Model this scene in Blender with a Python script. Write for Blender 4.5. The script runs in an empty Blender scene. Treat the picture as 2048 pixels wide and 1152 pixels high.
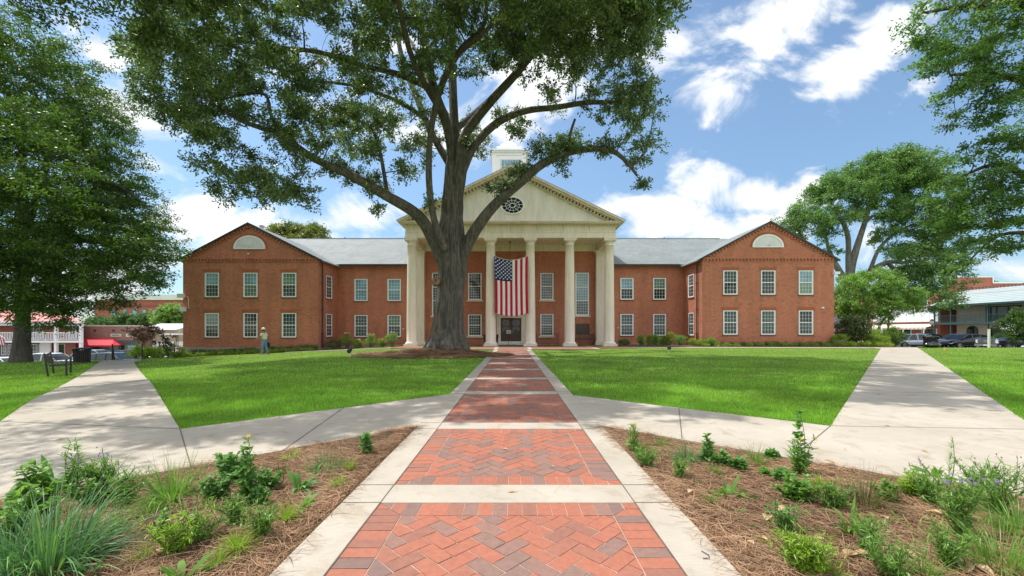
import bpy, math, random
import numpy as np
from mathutils import Vector, Matrix
R=math.radians
rng=np.random.default_rng(7); random.seed(7)
sc=bpy.context.scene
# ---------------------------------------------------------------- camera
F=820.0; CX=1026.0; CY=661.0; H=1.28           # focal length and vanishing point in 2048-px units, eye height
cam_d=bpy.data.cameras.new('camera'); cam=bpy.data.objects.new('camera',cam_d); sc.collection.objects.link(cam)
cam.location=(0,0,H); cam.rotation_euler=(R(90),0,0)
cam_d.sensor_width=36; cam_d.lens=36*F/2048; cam_d.shift_x=-2/2048; cam_d.shift_y=85/2048
cam_d.clip_start=.05; cam_d.clip_end=6000
sc.camera=cam
sc.render.resolution_x=1024; sc.render.resolution_y=576
# ---------------------------------------------------------------- exposure, sun, sky
sc.view_settings.view_transform='Standard'; sc.view_settings.look='None'; sc.view_settings.gamma=1
sc.view_settings.exposure=0.50
SUN=Vector((-.42,.16,1)).normalized()
el=math.asin(SUN.z); az=math.atan2(SUN.x,SUN.y)
sd=bpy.data.lights.new('sun','SUN'); sd.energy=3.4; sd.angle=R(.5); sd.color=(1,.95,.87)
so=bpy.data.objects.new('sun',sd); sc.collection.objects.link(so); so.rotation_euler=SUN.to_track_quat('Z','Y').to_euler()
w=bpy.data.worlds.new('World'); sc.world=w; w.use_nodes=True
NT=w.node_tree; NT.nodes.clear()
class G:
    """tiny node-graph helper"""
    def __init__(s,nt): s.nt=nt
    def n(s,t,**k):
        x=s.nt.nodes.new(t)
        for a,b in k.items(): setattr(x,a,b)
        return x
    def put(s,sock,v):
        if isinstance(v,bpy.types.NodeSocket): s.nt.links.new(v,sock)
        elif v is not None: sock.default_value=v
    def m(s,op,a,b=None,c=None,clamp=False):
        x=s.n('ShaderNodeMath',operation=op,use_clamp=clamp)
        for i,v in enumerate((a,b,c)): s.put(x.inputs[i],v)
        return x.outputs[0]
    def noise(s,vec,scale,detail=4,rough=.55,dist=0):
        x=s.n('ShaderNodeTexNoise'); s.put(x.inputs['Vector'],vec)
        x.inputs['Scale'].default_value=scale; x.inputs['Detail'].default_value=detail
        x.inputs['Roughness'].default_value=rough; x.inputs['Distortion'].default_value=dist
        return x.outputs['Fac']
    def ramp(s,f,stops,interp='LINEAR'):
        x=s.n('ShaderNodeValToRGB'); s.put(x.inputs[0],f); cr=x.color_ramp; cr.interpolation=interp
        while len(cr.elements)<len(stops): cr.elements.new(.5)
        for e,(p,c) in zip(cr.elements,stops):
            e.position=p; e.color=(c[0],c[1],c[2],1) if hasattr(c,'__len__') else (c,c,c,1)
        return x.outputs[0]
    def mix(s,f,a,b,mode='MIX'):
        x=s.n('ShaderNodeMix',data_type='RGBA',blend_type=mode)
        s.put(x.inputs[0],f)
        for i,v in ((6,a),(7,b)):
            if isinstance(v,tuple) and len(v)==3: v=(*v,1)
            s.put(x.inputs[i],v)
        return x.outputs[2]
    def smooth(s,v,a,b):
        x=s.n('ShaderNodeMapRange',interpolation_type='SMOOTHSTEP'); s.put(x.inputs[0],v)
        s.put(x.inputs[1],a); s.put(x.inputs[2],b); return x.outputs[0]
    def scalev(s,vec,sx,sy,sz,rot=(0,0,0)):
        x=s.n('ShaderNodeMapping'); s.put(x.inputs[0],vec); x.inputs['Scale'].default_value=(sx,sy,sz); x.inputs['Rotation'].default_value=rot
        return x.outputs[0]
g=G(NT)
out=g.n('ShaderNodeOutputWorld'); sky=g.n('ShaderNodeTexSky',sky_type='NISHITA')
sky.sun_disc=False; sky.sun_elevation=el; sky.sun_rotation=az; sky.altitude=100; sky.air_density=1.0; sky.dust_density=.6; sky.ozone_density=1.6
tc=g.n('ShaderNodeTexCoord'); sep=g.n('ShaderNodeSeparateXYZ'); NT.links.new(tc.outputs['Generated'],sep.inputs[0])
dx,dy,dz=sep.outputs
# clouds live in direction space: elevation / azimuth slopes ahead of the courthouse front
yy=g.m('MAXIMUM',dy,.12)
u=g.m('DIVIDE',dx,yy); v=g.m('DIVIDE',dz,yy)
def cloud_blob(cx,cy,rx,ry,rot,amp):
    uu=g.m('SUBTRACT',u,(cx-CX)/F); vv=g.m('SUBTRACT',v,(CY-cy)/F)
    c,s_=math.cos(R(rot)),math.sin(R(rot))
    a=g.m('ADD',g.m('MULTIPLY',uu,c),g.m('MULTIPLY',vv,s_)); b=g.m('SUBTRACT',g.m('MULTIPLY',vv,c),g.m('MULTIPLY',uu,s_))
    a=g.m('MULTIPLY',a,F/rx); b=g.m('MULTIPLY',b,F/ry)
    q=g.m('ADD',g.m('MULTIPLY',a,a),g.m('MULTIPLY',b,b))
    e=g.m('EXPONENT',g.m('MULTIPLY',q,-.7))
    return g.m('MULTIPLY',e,amp)
blobs=[(1400,90,130,110,35,1),(1560,40,170,70,40,1),(1740,110,170,55,38,1),(1850,165,90,30,45,.75),(1490,150,60,26,40,.6),
 (1420,365,75,48,0,1.1),(1500,395,110,40,0,1.1),(1590,395,80,32,0,.9),(1330,425,110,36,0,1.1),(1450,455,230,36,0,1.1),(1235,430,60,26,0,.8),
 (215,105,55,34,-20,1.0),(280,235,120,50,-25,1.1),(330,320,90,40,-20,.9),(370,430,110,55,0,1.1),(180,540,240,70,0,1.15),(640,440,220,46,0,1),(560,480,260,34,0,1.1),
 (130,30,40,40,0,.7),(1000,200,230,90,20,.9),(1150,110,200,90,25,.9),(1990,535,150,36,0,1.0),(1960,590,200,30,0,.9),(700,120,200,90,0,.6),(1000,-300,600,160,10,.8),(1620,360,40,18,0,.7)]
acc=None
for b in blobs:
    e=cloud_blob(*b); acc=e if acc is None else g.m('MAXIMUM',acc,e)
front=g.smooth(dy,.1,.3)
comb=g.n('ShaderNodeCombineXYZ'); NT.links.new(u,comb.inputs[0]); NT.links.new(v,comb.inputs[1]); comb.inputs[2].default_value=3.3
nz=g.noise(g.scalev(comb.outputs[0],1,1.5,1,(0,0,R(-25))),5.2,8,.58,.4)
nz2=g.noise(comb.outputs[0],2.1,5,.55,.2)
dens=g.m('ADD',g.m('MULTIPLY',acc,.62),g.m('MULTIPLY',g.m('SUBTRACT',nz,.5),2.1))
dens=g.smooth(dens,.24,.66)
back_fill=g.smooth(g.noise(tc.outputs['Generated'],2.2,7,.55,.2),.36,.56)  # unseen clouds behind the viewer, added to fill the shaded courthouse front
cl=g.n('ShaderNodeMix'); NT.links.new(front,cl.inputs[0]); NT.links.new(back_fill,cl.inputs[2]); NT.links.new(dens,cl.inputs[3])
shade=g.ramp(g.m('ADD',g.m('MULTIPLY',nz2,.6),g.m('MULTIPLY',nz,.4)),[(.36,(4.3,4.7,5.3)),(.56,(6.0,6.1,6.2))])
hz=g.smooth(dz,.0,.45)
skyc=g.mix(1,sky.outputs[0],g.mix(hz,(.62,.72,.77),(1.0,1.06,1.02)),'MULTIPLY')
shade=g.mix(front,(8.2,8.2,8.0),shade)  # added rear clouds set brighter than those ahead, as neutral fill light
mixc=g.mix(cl.outputs[0],skyc,shade)
bg=g.n('ShaderNodeBackground'); NT.links.new(mixc,bg.inputs[0]); bg.inputs[1].default_value=.135
NT.links.new(bg.outputs[0],out.inputs[0])
# ---------------------------------------------------------------- materials
MATS={}
def mat(name):
    m=bpy.data.materials.new(name); m.use_nodes=True; nt=m.node_tree; b=nt.nodes['Principled BSDF']; g=G(nt)
    MATS[name]=m; return m,g,b
def bump(g,b,h,strength=.3,dist=.02):
    x=g.n('ShaderNodeBump'); g.put(x.inputs['Height'],h); x.inputs['Strength'].default_value=strength; x.inputs['Distance'].default_value=dist
    g.nt.links.new(x.outputs[0],b.inputs['Normal'])
def objc(g): return g.n('ShaderNodeTexCoord').outputs['Object']
def plain(name,col,rough=.6,var=.12,scale=3,metal=0,spec=.5,bmp=0):
    m,g,b=mat(name); co=objc(g)
    n=g.noise(co,scale,5); lo=tuple(c*(1-var) for c in col); hi=tuple(min(1,c*(1+var)) for c in col)
    g.put(b.inputs['Base Color'],g.ramp(n,[(.3,lo),(.7,hi)]))
    b.inputs['Roughness'].default_value=rough; b.inputs['Metallic'].default_value=metal; b.inputs['Specular IOR Level'].default_value=spec
    if bmp: bump(g,b,g.noise(co,scale*8,4),bmp,.01)
    return m
def brickmat(name,c1,c2,mortar,axis='xz',var=.16):
    m,g,b=mat(name); tcn=g.n('ShaderNodeTexCoord'); s=g.n('ShaderNodeSeparateXYZ'); g.nt.links.new(tcn.outputs['Object'],s.inputs[0])
    # u along the wall whichever way it faces
    geo=g.n('ShaderNodeNewGeometry'); sn=g.n('ShaderNodeSeparateXYZ'); g.nt.links.new(geo.outputs['Normal'],sn.inputs[0])
    side=g.m('GREATER_THAN',g.m('ABSOLUTE',sn.outputs[0]),.7)
    mx=g.n('ShaderNodeMix'); g.nt.links.new(side,mx.inputs[0]); g.nt.links.new(s.outputs[0],mx.inputs[2]); g.nt.links.new(s.outputs[1],mx.inputs[3])
    cb=g.n('ShaderNodeCombineXYZ'); g.nt.links.new(mx.outputs[0],cb.inputs[0]); g.nt.links.new(s.outputs[2],cb.inputs[1])
    br=g.n('ShaderNodeTexBrick'); g.nt.links.new(cb.outputs[0],br.inputs['Vector'])
    br.inputs['Scale'].default_value=1; br.inputs['Brick Width'].default_value=.213; br.inputs['Row Height'].default_value=.0677*1.25
    br.inputs['Mortar Size'].default_value=.0062*1.6; br.inputs['Mortar Smooth'].default_value=.2; br.inputs['Bias'].default_value=0
    br.inputs['Color1'].default_value=(*c1,1); br.inputs['Color2'].default_value=(*c2,1); br.inputs['Mortar'].default_value=(*mortar,1)
    big=g.ramp(g.noise(cb.outputs[0],.55,5,.6),[(.3,1-var*.45),(.7,1+var*.35)])
    # scattered burnt headers
    vor=g.n('ShaderNodeTexVoronoi'); g.nt.links.new(g.scalev(cb.outputs[0],5,12,1),vor.inputs['Vector']); vor.inputs['Scale'].default_value=1
    sepc=g.n('ShaderNodeSeparateColor'); g.nt.links.new(vor.outputs['Color'],sepc.inputs[0])
    burnt=g.ramp(sepc.outputs[0],[(.10,.52),(.2,1)])
    c=g.mix(1,br.outputs[0],big,'MULTIPLY'); c=g.mix(.38,c,burnt,'MULTIPLY')
    st=g.ramp(g.noise(g.scalev(tcn.outputs['Object'],1.3,1.3,.22),1,5,.6),[(.33,.74),(.62,1.06)])
    c=g.mix(.7,c,st,'MULTIPLY')
    g.put(b.inputs['Base Color'],c); b.inputs['Roughness'].default_value=.85
    bump(g,b,br.outputs['Fac'],-.35,.006)
    return m
brick_wing=brickmat('brick_wing',(.60,.162,.080),(.44,.112,.062),(.48,.34,.25))
brick_old=brickmat('brick_old',(.33,.15,.11),(.25,.12,.10),(.33,.27,.23))
brick_red=brickmat('brick_red',(.50,.15,.10),(.42,.12,.08),(.40,.26,.2))
stone=plain('stone',(.66,.60,.48),.75,.10,1.5,bmp=.08)
def stone_mat(name,col):
    m,g,b=mat(name); co=objc(g)
    a=g.ramp(g.noise(g.scalev(co,1,1,.25),1.8,6,.65),[(.3,tuple(c*.82 for c in col)),(.65,col)])
    s=g.ramp(g.noise(g.scalev(co,6,6,.5),1,5,.6),[(.35,(.78,.74,.68)),(.55,(1,1,1))])
    g.put(b.inputs['Base Color'],g.mix(.35,a,s,'MULTIPLY')); b.inputs['Roughness'].default_value=.8
    bump(g,b,g.noise(co,18,5),.12,.01); return m
stone=stone_mat('limestone',(.89,.80,.71)); stone_dirty=stone_mat('weathered_stone',(.74,.65,.53)); stucco=stone_mat('stucco',(.87,.81,.74))
white=plain('white_paint',(.87,.87,.90),.45,.03,2); offwhite=plain('offwhite_paint',(.74,.72,.66),.5,.08,2)
dark_metal=plain('black_metal',(.018,.018,.02),.4,.2,6,spec=.5); gutter=plain('gutter_metal',(.03,.028,.03),.45,.2,4)
plinth_m=plain('plinth_concrete',(.36,.34,.30),.9,.22,2.2,bmp=.3)
wood_dark=plain('dark_wood',(.075,.038,.022),.45,.25,6)
def glass_mat(name,col,rough=.04,coat=.0,spec=.9):
    m,g,b=mat(name); co=objc(g)
    # wavy old glass: slightly uneven normal
    g.put(b.inputs['Base Color'],g.ramp(g.noise(co,1.2,3),[(.35,tuple(c*.7 for c in col)),(.65,tuple(c*1.2 for c in col))]))
    b.inputs['Roughness'].default_value=rough; b.inputs['Specular IOR Level'].default_value=.5*spec; b.inputs['IOR'].default_value=1.5
    bump(g,b,g.noise(co,2.5,2),.06,.02); return m
gl_dark=glass_mat('glass_dark',(.018,.03,.032)); gl_green=glass_mat('glass_blind_green',(.15,.25,.20)); gl_blue=glass_mat('glass_blue',(.19,.36,.46))
gl_mid=glass_mat('glass_mid',(.05,.085,.09)); gl_car=glass_mat('car_glass',(.02,.035,.045),.02)
GL=[gl_dark,gl_green,gl_blue,gl_mid]
def concrete_mat():
    m,g,b=mat('concrete'); co=objc(g)
    a=g.ramp(g.noise(co,.9,6,.65),[(.3,(.38,.335,.275)),(.68,(.485,.44,.375))])
    f=g.ramp(g.noise(g.scalev(co,9,90,1),1,4,.6),[(.3,.93),(.7,1.05)])
    s=g.ramp(g.noise(co,3.2,7,.7,1.0),[(.30,(.72,.64,.55)),(.47,(1,1,1))])
    sp=g.ramp(g.noise(co,140,3,.6),[(.3,.9),(.7,1.06)])
    c=g.mix(1,a,f,'MULTIPLY'); c=g.mix(.75,c,s,'MULTIPLY'); c=g.mix(.8,c,sp,'MULTIPLY')
    g.put(b.inputs['Base Color'],c); b.inputs['Roughness'].default_value=.85
    bump(g,b,g.noise(g.scalev(co,30,200,1),1,4),.12,.004); return m
concrete=concrete_mat()
joint=plain('joint',(.13,.11,.09),.95,.2,5)
def paver_mat():
    m,g,b=mat('pavers'); co=objc(g); geo=g.n('ShaderNodeNewGeometry'); r=geo.outputs['Random Per Island']
    base=g.ramp(r,[(0,(.46,.155,.098)),(.22,(.30,.17,.15)),(.34,(.45,.15,.10)),(.5,(.34,.14,.105)),(.62,(.44,.15,.095)),(.74,(.27,.165,.15)),(.86,(.40,.15,.105)),(.94,(.23,.145,.14))],'CONSTANT')
    k=g.ramp(g.noise(co,22,6,.7),[(.3,.78),(.7,1.15)]); d=g.ramp(g.noise(co,1.1,5,.6),[(.3,(.90,.83,.76)),(.7,(.72,.70,.68))])
    ef=g.ramp(g.noise(co,5,7,.75,.6),[(.58,0),(.75,1)])
    c=g.mix(1,base,k,'MULTIPLY'); c=g.mix(1,c,d,'MULTIPLY'); c=g.mix(g.m('ADD',g.m('MULTIPLY',ef,.30),.12),c,(.36,.24,.17))
    g.put(b.inputs['Base Color'],c); b.inputs['Roughness'].default_value=.75
    bump(g,b,g.noise(co,90,4,.6),.25,.004); return m
pavers=paver_mat(); grout=plain('grout',(.46,.37,.29),.95,.2,20,bmp=.3)
def grass_ground():
    m,g,b=mat('grass_ground'); co=objc(g)
    a=g.ramp(g.noise(co,.35,5,.6),[(.3,(.13,.20,.04)),(.7,(.20,.29,.06))])
    f=g.ramp(g.noise(co,28,4,.7),[(.3,.6),(.7,1.3)])
    g.put(b.inputs['Base Color'],g.mix(1,a,f,'MULTIPLY')); b.inputs['Roughness'].default_value=.9; b.inputs['Specular IOR Level'].default_value=.1
    bump(g,b,g.noise(co,60,4,.7),.8,.04); return m
grassg=grass_ground()
def leafmat(name,cols,trans=.35,patch=.8,rough=.45,spec=.35,pv=.30):
    """cols: dark..light for single leaves"""
    m,g,b=mat(name); co=objc(g); geo=g.n('ShaderNodeNewGeometry'); r=geo.outputs['Random Per Island']
    n=len(cols); base=g.ramp(r,[(i/(max(1,n-1)),c) for i,c in enumerate(cols)])
    p=g.ramp(g.noise(co,patch,4,.6),[(.3,1-pv),(.7,1+pv)])
    c=g.mix(1,base,p,'MULTIPLY')
    g.put(b.inputs['Base Color'],c); b.inputs['Roughness'].default_value=rough; b.inputs['Specular IOR Level'].default_value=spec
    t=g.n('ShaderNodeBsdfTranslucent'); g.put(t.inputs[0],g.mix(1,c,(1.25,1.45,.6),'MULTIPLY'))
    mx=g.n('ShaderNodeMixShader'); mx.inputs[0].default_value=trans
    o=[x for x in g.nt.nodes if x.type=='OUTPUT_MATERIAL'][0]
    g.nt.links.new(b.outputs[0],mx.inputs[1]); g.nt.links.new(t.outputs[0],mx.inputs[2]); g.nt.links.new(mx.outputs[0],o.inputs[0]); return m
lf_oak=leafmat('oak_leaves',[(.06,.105,.045),(.105,.17,.065),(.16,.24,.095),(.30,.38,.19)],.32,.5,.34,.8)
lf_left=leafmat('left_tree_leaves',[(.045,.095,.02),(.075,.145,.025),(.14,.235,.045)],.38,.35,.42,.45)
lf_right=leafmat('right_tree_leaves',[(.08,.16,.05),(.12,.22,.065),(.18,.30,.09)],.5,.35,.42,.5)
lf_light=leafmat('light_leaves',[(.15,.26,.07),(.21,.35,.09),(.29,.44,.12)],.4,.6)
lf_mag=leafmat('magnolia_leaves',[(.03,.065,.02),(.06,.10,.025),(.15,.14,.05)],.15,1,.25,.6)
lf_mid=leafmat('mid_tree_leaves',[(.09,.18,.055),(.14,.26,.075),(.22,.36,.11)],.4,.35,.42,.4)
lf_olive=leafmat('olive_leaves',[(.12,.16,.05),(.19,.24,.06),(.30,.29,.08)],.3,1,.3,.6)
lf_burg=leafmat('burgundy_leaves',[(.10,.035,.04),(.17,.07,.06),(.14,.12,.06)],.3,1)
lf_far=leafmat('far_leaves',[(.08,.17,.06),(.12,.22,.08),(.17,.27,.10)],.3,.2)
lf_yel=leafmat('yellow_green_leaves',[(.16,.24,.03),(.24,.34,.045),(.32,.42,.06)],.35,1)
lf_shrub=leafmat('shrub_leaves',[(.06,.115,.035),(.09,.17,.045),(.14,.24,.06)],.2,1)
pl_blue=leafmat('blue_green_blades',[(.07,.17,.08),(.11,.25,.12),(.19,.34,.10)],.3,1.5,.45,.35)
pl_green=leafmat('green_blades',[(.12,.25,.05),(.18,.34,.065),(.25,.42,.09)],.4,2,.4,.4)
pl_dark=leafmat('deep_green_leaf',[(.09,.21,.06),(.15,.31,.08),(.22,.41,.11)],.35,2,.5,.3)
pl_lime=leafmat('lime_leaf',[(.20,.34,.03),(.28,.44,.04),(.36,.52,.06)],.4,2,.4,.4)
pl_brown=leafmat('brown_green_blades',[(.12,.10,.05),(.16,.18,.06),(.24,.19,.11)],.3,2)
grass_b=leafmat('grass_blades',[(.16,.34,.035),(.24,.45,.055),(.34,.55,.095)],.35,.45,.5,.25,.38)
straw=leafmat('pine_straw',[(.16,.088,.052),(.30,.175,.105),(.49,.33,.21),(.22,.12,.07)],.12,1.2,.7,.2,.3)
deadleaf=leafmat('dead_leaf',[(.45,.26,.14),(.62,.45,.28),(.38,.15,.06)],.15,2,.7,.2)
mulch=plain('mulch_ground',(.14,.078,.045),.95,.5,14,bmp=.9)
yellow=plain('yellow_petals',(.85,.48,.02),.6,.15,9); purple=plain('purple_petals',(.27,.13,.50),.6,.2,9); seed=plain('seed_heads',(.07,.05,.035),.8,.2,9); pinkfl=plain('pink_petals',(.75,.45,.45),.6,.2,9)
stemm=plain('green_stem',(.10,.17,.04),.6,.2,9)
def bark(name,c1,c2,scale=1,lichen=.25):
    m,g,b=mat(name); co=objc(g)
    v=g.scalev(co,5*scale,5*scale,.75*scale)
    n=g.noise(v,1.6,8,.68,1.2); n2=g.noise(co,.7*scale,5,.6)
    c=g.ramp(n,[(.33,c1),(.62,c2)])
    l=g.ramp(g.noise(co,1.7*scale,6,.7),[(.56,0),(.68,1)])
    c=g.mix(g.m('MULTIPLY',l,lichen),c,(.40,.42,.33))
    c=g.mix(.5,c,g.ramp(n2,[(.3,.75),(.7,1.2)]),'MULTIPLY')
    g.put(b.inputs['Base Color'],c); b.inputs['Roughness'].default_value=.9; bump(g,b,n,.9,.07/scale); return m
bk_oak=bark('oak_bark',(.028,.024,.021),(.17,.150,.128),1,.22); bk_dark=bark('dark_bark',(.035,.03,.025),(.11,.10,.085)); bk_grey=bark('grey_bark',(.08,.075,.065),(.25,.24,.21),1,.35)
def shingle():
    m,g,b=mat('slate_shingles'); co=objc(g); s=g.n('ShaderNodeSeparateXYZ'); g.nt.links.new(co,s.inputs[0])
    cb=g.n('ShaderNodeCombineXYZ'); g.nt.links.new(g.m('ADD',s.outputs[0],g.m('MULTIPLY',s.outputs[1],.93)),cb.inputs[0]); g.nt.links.new(g.m('MULTIPLY',s.outputs[2],2.1),cb.inputs[1])
    br=g.n('ShaderNodeTexBrick'); g.nt.links.new(cb.outputs[0],br.inputs['Vector']); br.inputs['Scale'].default_value=1
    br.inputs['Brick Width'].default_value=.3; br.inputs['Row Height'].default_value=.16; br.inputs['Mortar Size'].default_value=.012
    br.inputs['Color1'].default_value=(.25,.28,.285,1); br.inputs['Color2'].default_value=(.19,.215,.22,1); br.inputs['Mortar'].default_value=(.12,.13,.13,1)
    n=g.ramp(g.noise(co,.5,6,.65),[(.3,.85),(.7,1.12)])
    g.put(b.inputs['Base Color'],g.mix(1,br.outputs[0],n,'MULTIPLY')); b.inputs['Roughness'].default_value=.7; return m
shingles=shingle()
asphalt=plain('asphalt',(.075,.075,.078),.9,.2,2,bmp=.3)
# ---------------------------------------------------------------- mesh building
def link(name,me,parent=None):
    o=bpy.data.objects.new(name,me); sc.collection.objects.link(o)
    if parent is not None: o.parent=parent
    return o
ORG={}
def tag(o,label=None,cat=None,group=None,kind=None):
    for k,v_ in (('label',label),('category',cat),('group',group),('kind',kind)):
        if v_: o[k]=v_
    return o
def thing(name,loc,label,cat,group=None,rz=0):
    o=link(name,None); o.location=loc; o.rotation_euler=(0,0,rz); o.empty_display_size=.3
    ORG[o.name]=Vector(loc); return tag(o,label,cat,group)
def origin_of(p):
    while p is not None:
        if p.name in ORG: return ORG[p.name]
        p=p.parent
    return Vector((0,0,0))
def npmesh(name,verts,faces,mats,parent=None,smooth=False,mi=None,local=False):
    """verts (N,3), faces (M,k) numpy"""
    verts=np.asarray(verts,dtype=np.float32)
    if parent is not None and not local: verts=verts-np.array(origin_of(parent),dtype=np.float32)
    faces=np.asarray(faces,dtype=np.int32); me=bpy.data.meshes.new(name)
    n,k=faces.shape
    me.vertices.add(len(verts)); me.vertices.foreach_set('co',verts.ravel())
    me.loops.add(n*k); me.loops.foreach_set('vertex_index',faces.ravel())
    me.polygons.add(n); me.polygons.foreach_set('loop_start',np.arange(0,n*k,k,dtype=np.int32))
    for m_ in (mats if isinstance(mats,(list,tuple)) else [mats]): me.materials.append(m_)
    if mi is not None: me.polygons.foreach_set('material_index',np.asarray(mi,dtype=np.int32))
    if smooth: me.polygons.foreach_set('use_smooth',np.ones(n,dtype=bool))
    me.update(calc_edges=True)
    return link(name,me,parent)
class MB:
    def __init__(s): s.v=[]; s.f=[]; s.mi=[]; s.sm=[]; s.cur=0; s.smooth=False
    def add(s,vs,fs):
        b=len(s.v); s.v+= [tuple(x) for x in vs]
        for f in fs: s.f.append(tuple(i+b for i in f)); s.mi.append(s.cur); s.sm.append(s.smooth)
        return s
    def box(s,x0,x1,y0,y1,z0,z1):
        return s.add([(x0,y0,z0),(x1,y0,z0),(x1,y1,z0),(x0,y1,z0),(x0,y0,z1),(x1,y0,z1),(x1,y1,z1),(x0,y1,z1)],
            [(0,3,2,1),(4,5,6,7),(0,1,5,4),(1,2,6,5),(2,3,7,6),(3,0,4,7)])
    def prism(s,pts,a,b,ax='y'):
        """polygon pts (2-D) extruded from a to b along axis"""
        n=len(pts)
        def P(p,t): return {'y':(p[0],t,p[1]),'x':(t,p[0],p[1]),'z':(p[0],p[1],t)}[ax]
        return s.add([P(p,a) for p in pts]+[P(p,b) for p in pts],[tuple(range(n))[::-1],tuple(range(n,2*n))]+[(i,(i+1)%n,n+(i+1)%n,n+i) for i in range(n)])
    def tube(s,pts,rad,seg=6,cap=True):
        pts=[Vector(p) for p in pts]; n=len(pts)
        if not hasattr(rad,'__len__'): rad=[rad]*n
        vs=[];fs=[]; up=None
        for i,p in enumerate(pts):
            t=(pts[min(i+1,n-1)]-pts[max(i-1,0)]).normalized()
            if up is None: up=Vector((0,0,1)) if abs(t.z)<.9 else Vector((1,0,0))
            a=t.cross(up); a=a.normalized() if a.length>1e-6 else Vector((1,0,0)); b=t.cross(a).normalized(); up=-b if False else up
            up=a.cross(t).normalized()
            for k in range(seg):
                th=2*math.pi*k/seg; vs.append(p+(a*math.cos(th)+b*math.sin(th))*rad[i])
        for i in range(n-1):
            for k in range(seg):
                k2=(k+1)%seg; fs.append((i*seg+k,i*seg+k2,(i+1)*seg+k2,(i+1)*seg+k))
        if cap: fs.append(tuple(range(seg))[::-1]); fs.append(tuple((n-1)*seg+k for k in range(seg)))
        return s.add(vs,fs)
    def lathe(s,cx,cy,prof,seg=24,a0=0):
        vs=[];fs=[];n=len(prof)
        for r_,z in prof:
            for k in range(seg):
                th=2*math.pi*k/seg+a0; vs.append((cx+r_*math.cos(th),cy+r_*math.sin(th),z))
        for i in range(n-1):
            for k in range(seg):
                k2=(k+1)%seg; fs.append((i*seg+k,i*seg+k2,(i+1)*seg+k2,(i+1)*seg+k))
        fs.append(tuple(range(seg))[::-1]); fs.append(tuple((n-1)*seg+k for k in range(seg)))
        return s.add(vs,fs)
    def build(s,name,mats,parent=None,local=False):
        o_=origin_of(parent) if (parent is not None and not local) else Vector((0,0,0))
        me=bpy.data.meshes.new(name); me.from_pydata([(a-o_.x,b-o_.y,c-o_.z) for a,b,c in s.v],[],s.f)
        for m_ in (mats if isinstance(mats,(list,tuple)) else [mats]): me.materials.append(m_)
        for p,i,k in zip(me.polygons,s.mi,s.sm): p.material_index=i; p.use_smooth=k
        me.update(); return link(name,me,parent)
# ---------------------------------------------------------------- terrain
def sstep(t): t=np.clip(t,0,1); return t*t*(3-2*t)
def gz(x,y):
    x=np.asarray(x,dtype=float); y=np.asarray(y,dtype=float)
    t=np.maximum(0,-x-8.6)
    near=-.6*(1-np.exp(-np.maximum(0,t-.3)/9)); far=-.0445*t
    b=sstep((y-24)/7); z=near*(1-b)+far*b
    # slope down to the street on the left
    d=(-.857)*(x+23.5)+(-.514)*(y-24.6)
    dl=np.minimum((y-24.8)/5,d/4.5); dl=np.maximum(dl,np.minimum((-x-29.5)/4,(y-28)/4)); dl=np.maximum(dl,np.minimum((y-37)/5,(-x-20)/3))
    z=z+(-2.6-z)*sstep(dl)
    # and on the right
    y0=31.5+3.6*(1-sstep((x-27.5)/4))
    dr=np.minimum((y-y0)/4,(x-25.5)/3); z=z+(-.9-z)*sstep(dr)
    return z
def gzf(x,y): return float(gz(x,y))
def ray(px,py,dz=0):
    """ground point seen at picture point (2048-px units)"""
    a=(px-CX)/F; b=(CY-py)/F; D=2.0
    while D<90:
        if H+b*D<=gzf(a*D,D)+dz: break
        D+=.04
    return (a*D,D,gzf(a*D,D))
def W(px,py,D): return Vector(((px-CX)/F*D,D,H+(CY-py)/F*D))
def inpoly(x,y,poly):
    x=np.asarray(x); y=np.asarray(y); c=np.zeros(x.shape,bool); n=len(poly)
    for i in range(n):
        x1,y1=poly[i]; x2,y2=poly[(i+1)%n]
        if y1==y2: continue
        k=((y1>y)!=(y2>y))&(x<(x2-x1)*(y-y1)/(y2-y1)+x1); c^=k
    return c
def axis(parts): return np.unique(np.concatenate([np.arange(a,b,s) for a,b,s in parts]))
gx=axis([(-1500,-150,150),(-150,-50,10),(-50,-8,.8),(-8,8,2),(8,24,2),(24,50,.8),(50,150,10),(150,1501,150)])
gy=axis([(-600,-20,100),(-20,20,1.5),(20,44,.7),(44,120,8),(120,1600,150)])
X,Y=np.meshgrid(gx,gy); Z=gz(X,Y)-.035
nx,ny=len(gx),len(gy); idx=np.arange(nx*ny).reshape(ny,nx)
ff=np.stack([idx[:-1,:-1],idx[:-1,1:],idx[1:,1:],idx[1:,:-1]],-1).reshape(-1,4)
o=npmesh('ground',np.stack([X,Y,Z],-1).reshape(-1,3),ff,grassg,smooth=True); tag(o,'green lawn and ground around the courthouse',kind='structure')
# paving outlines (plan metres)
Lx0,Lx1=-1.275,1.195            # outer edges of central walk
PL=[(Lx0,8.25),(-4.33,5.33),(-21.0,22.7),(-22.0,24.6),(-24.0,24.6),(-23.6,23.2),(-7.22,5.77),(-9.5,3.6),(-9.5,-3),(-10.3,-3),(Lx0-.02,5.47)]
def lineL(y): return -1.31-(5.47-y)*1.07
def lineR(y): return 1.2+(5.49-y)*1.155
PL=[(Lx0,8.25),(-4.33,5.33),(-21.0,22.7),(-22.2,24.6),(-24.3,24.6),(-23.4,23.2),(-7.22,5.77),(-10.5,2.4),(-10.5,-3),(lineL(-3),-3),(Lx0,5.5)]
def rL(d): return .9256*d-.83
def rR(d): return .9256*d+1.88
PR=[(Lx1,8.12),(4.26,5.5),(rL(29.4),29.4),(rL(29.4)+.3,31.2),(rR(31.2),31.2),(rR(5.86),5.86),(9.5,4.0),(12.2,2.2),(12.2,-3),(lineR(-3),-3),(Lx1,5.5)]
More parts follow.
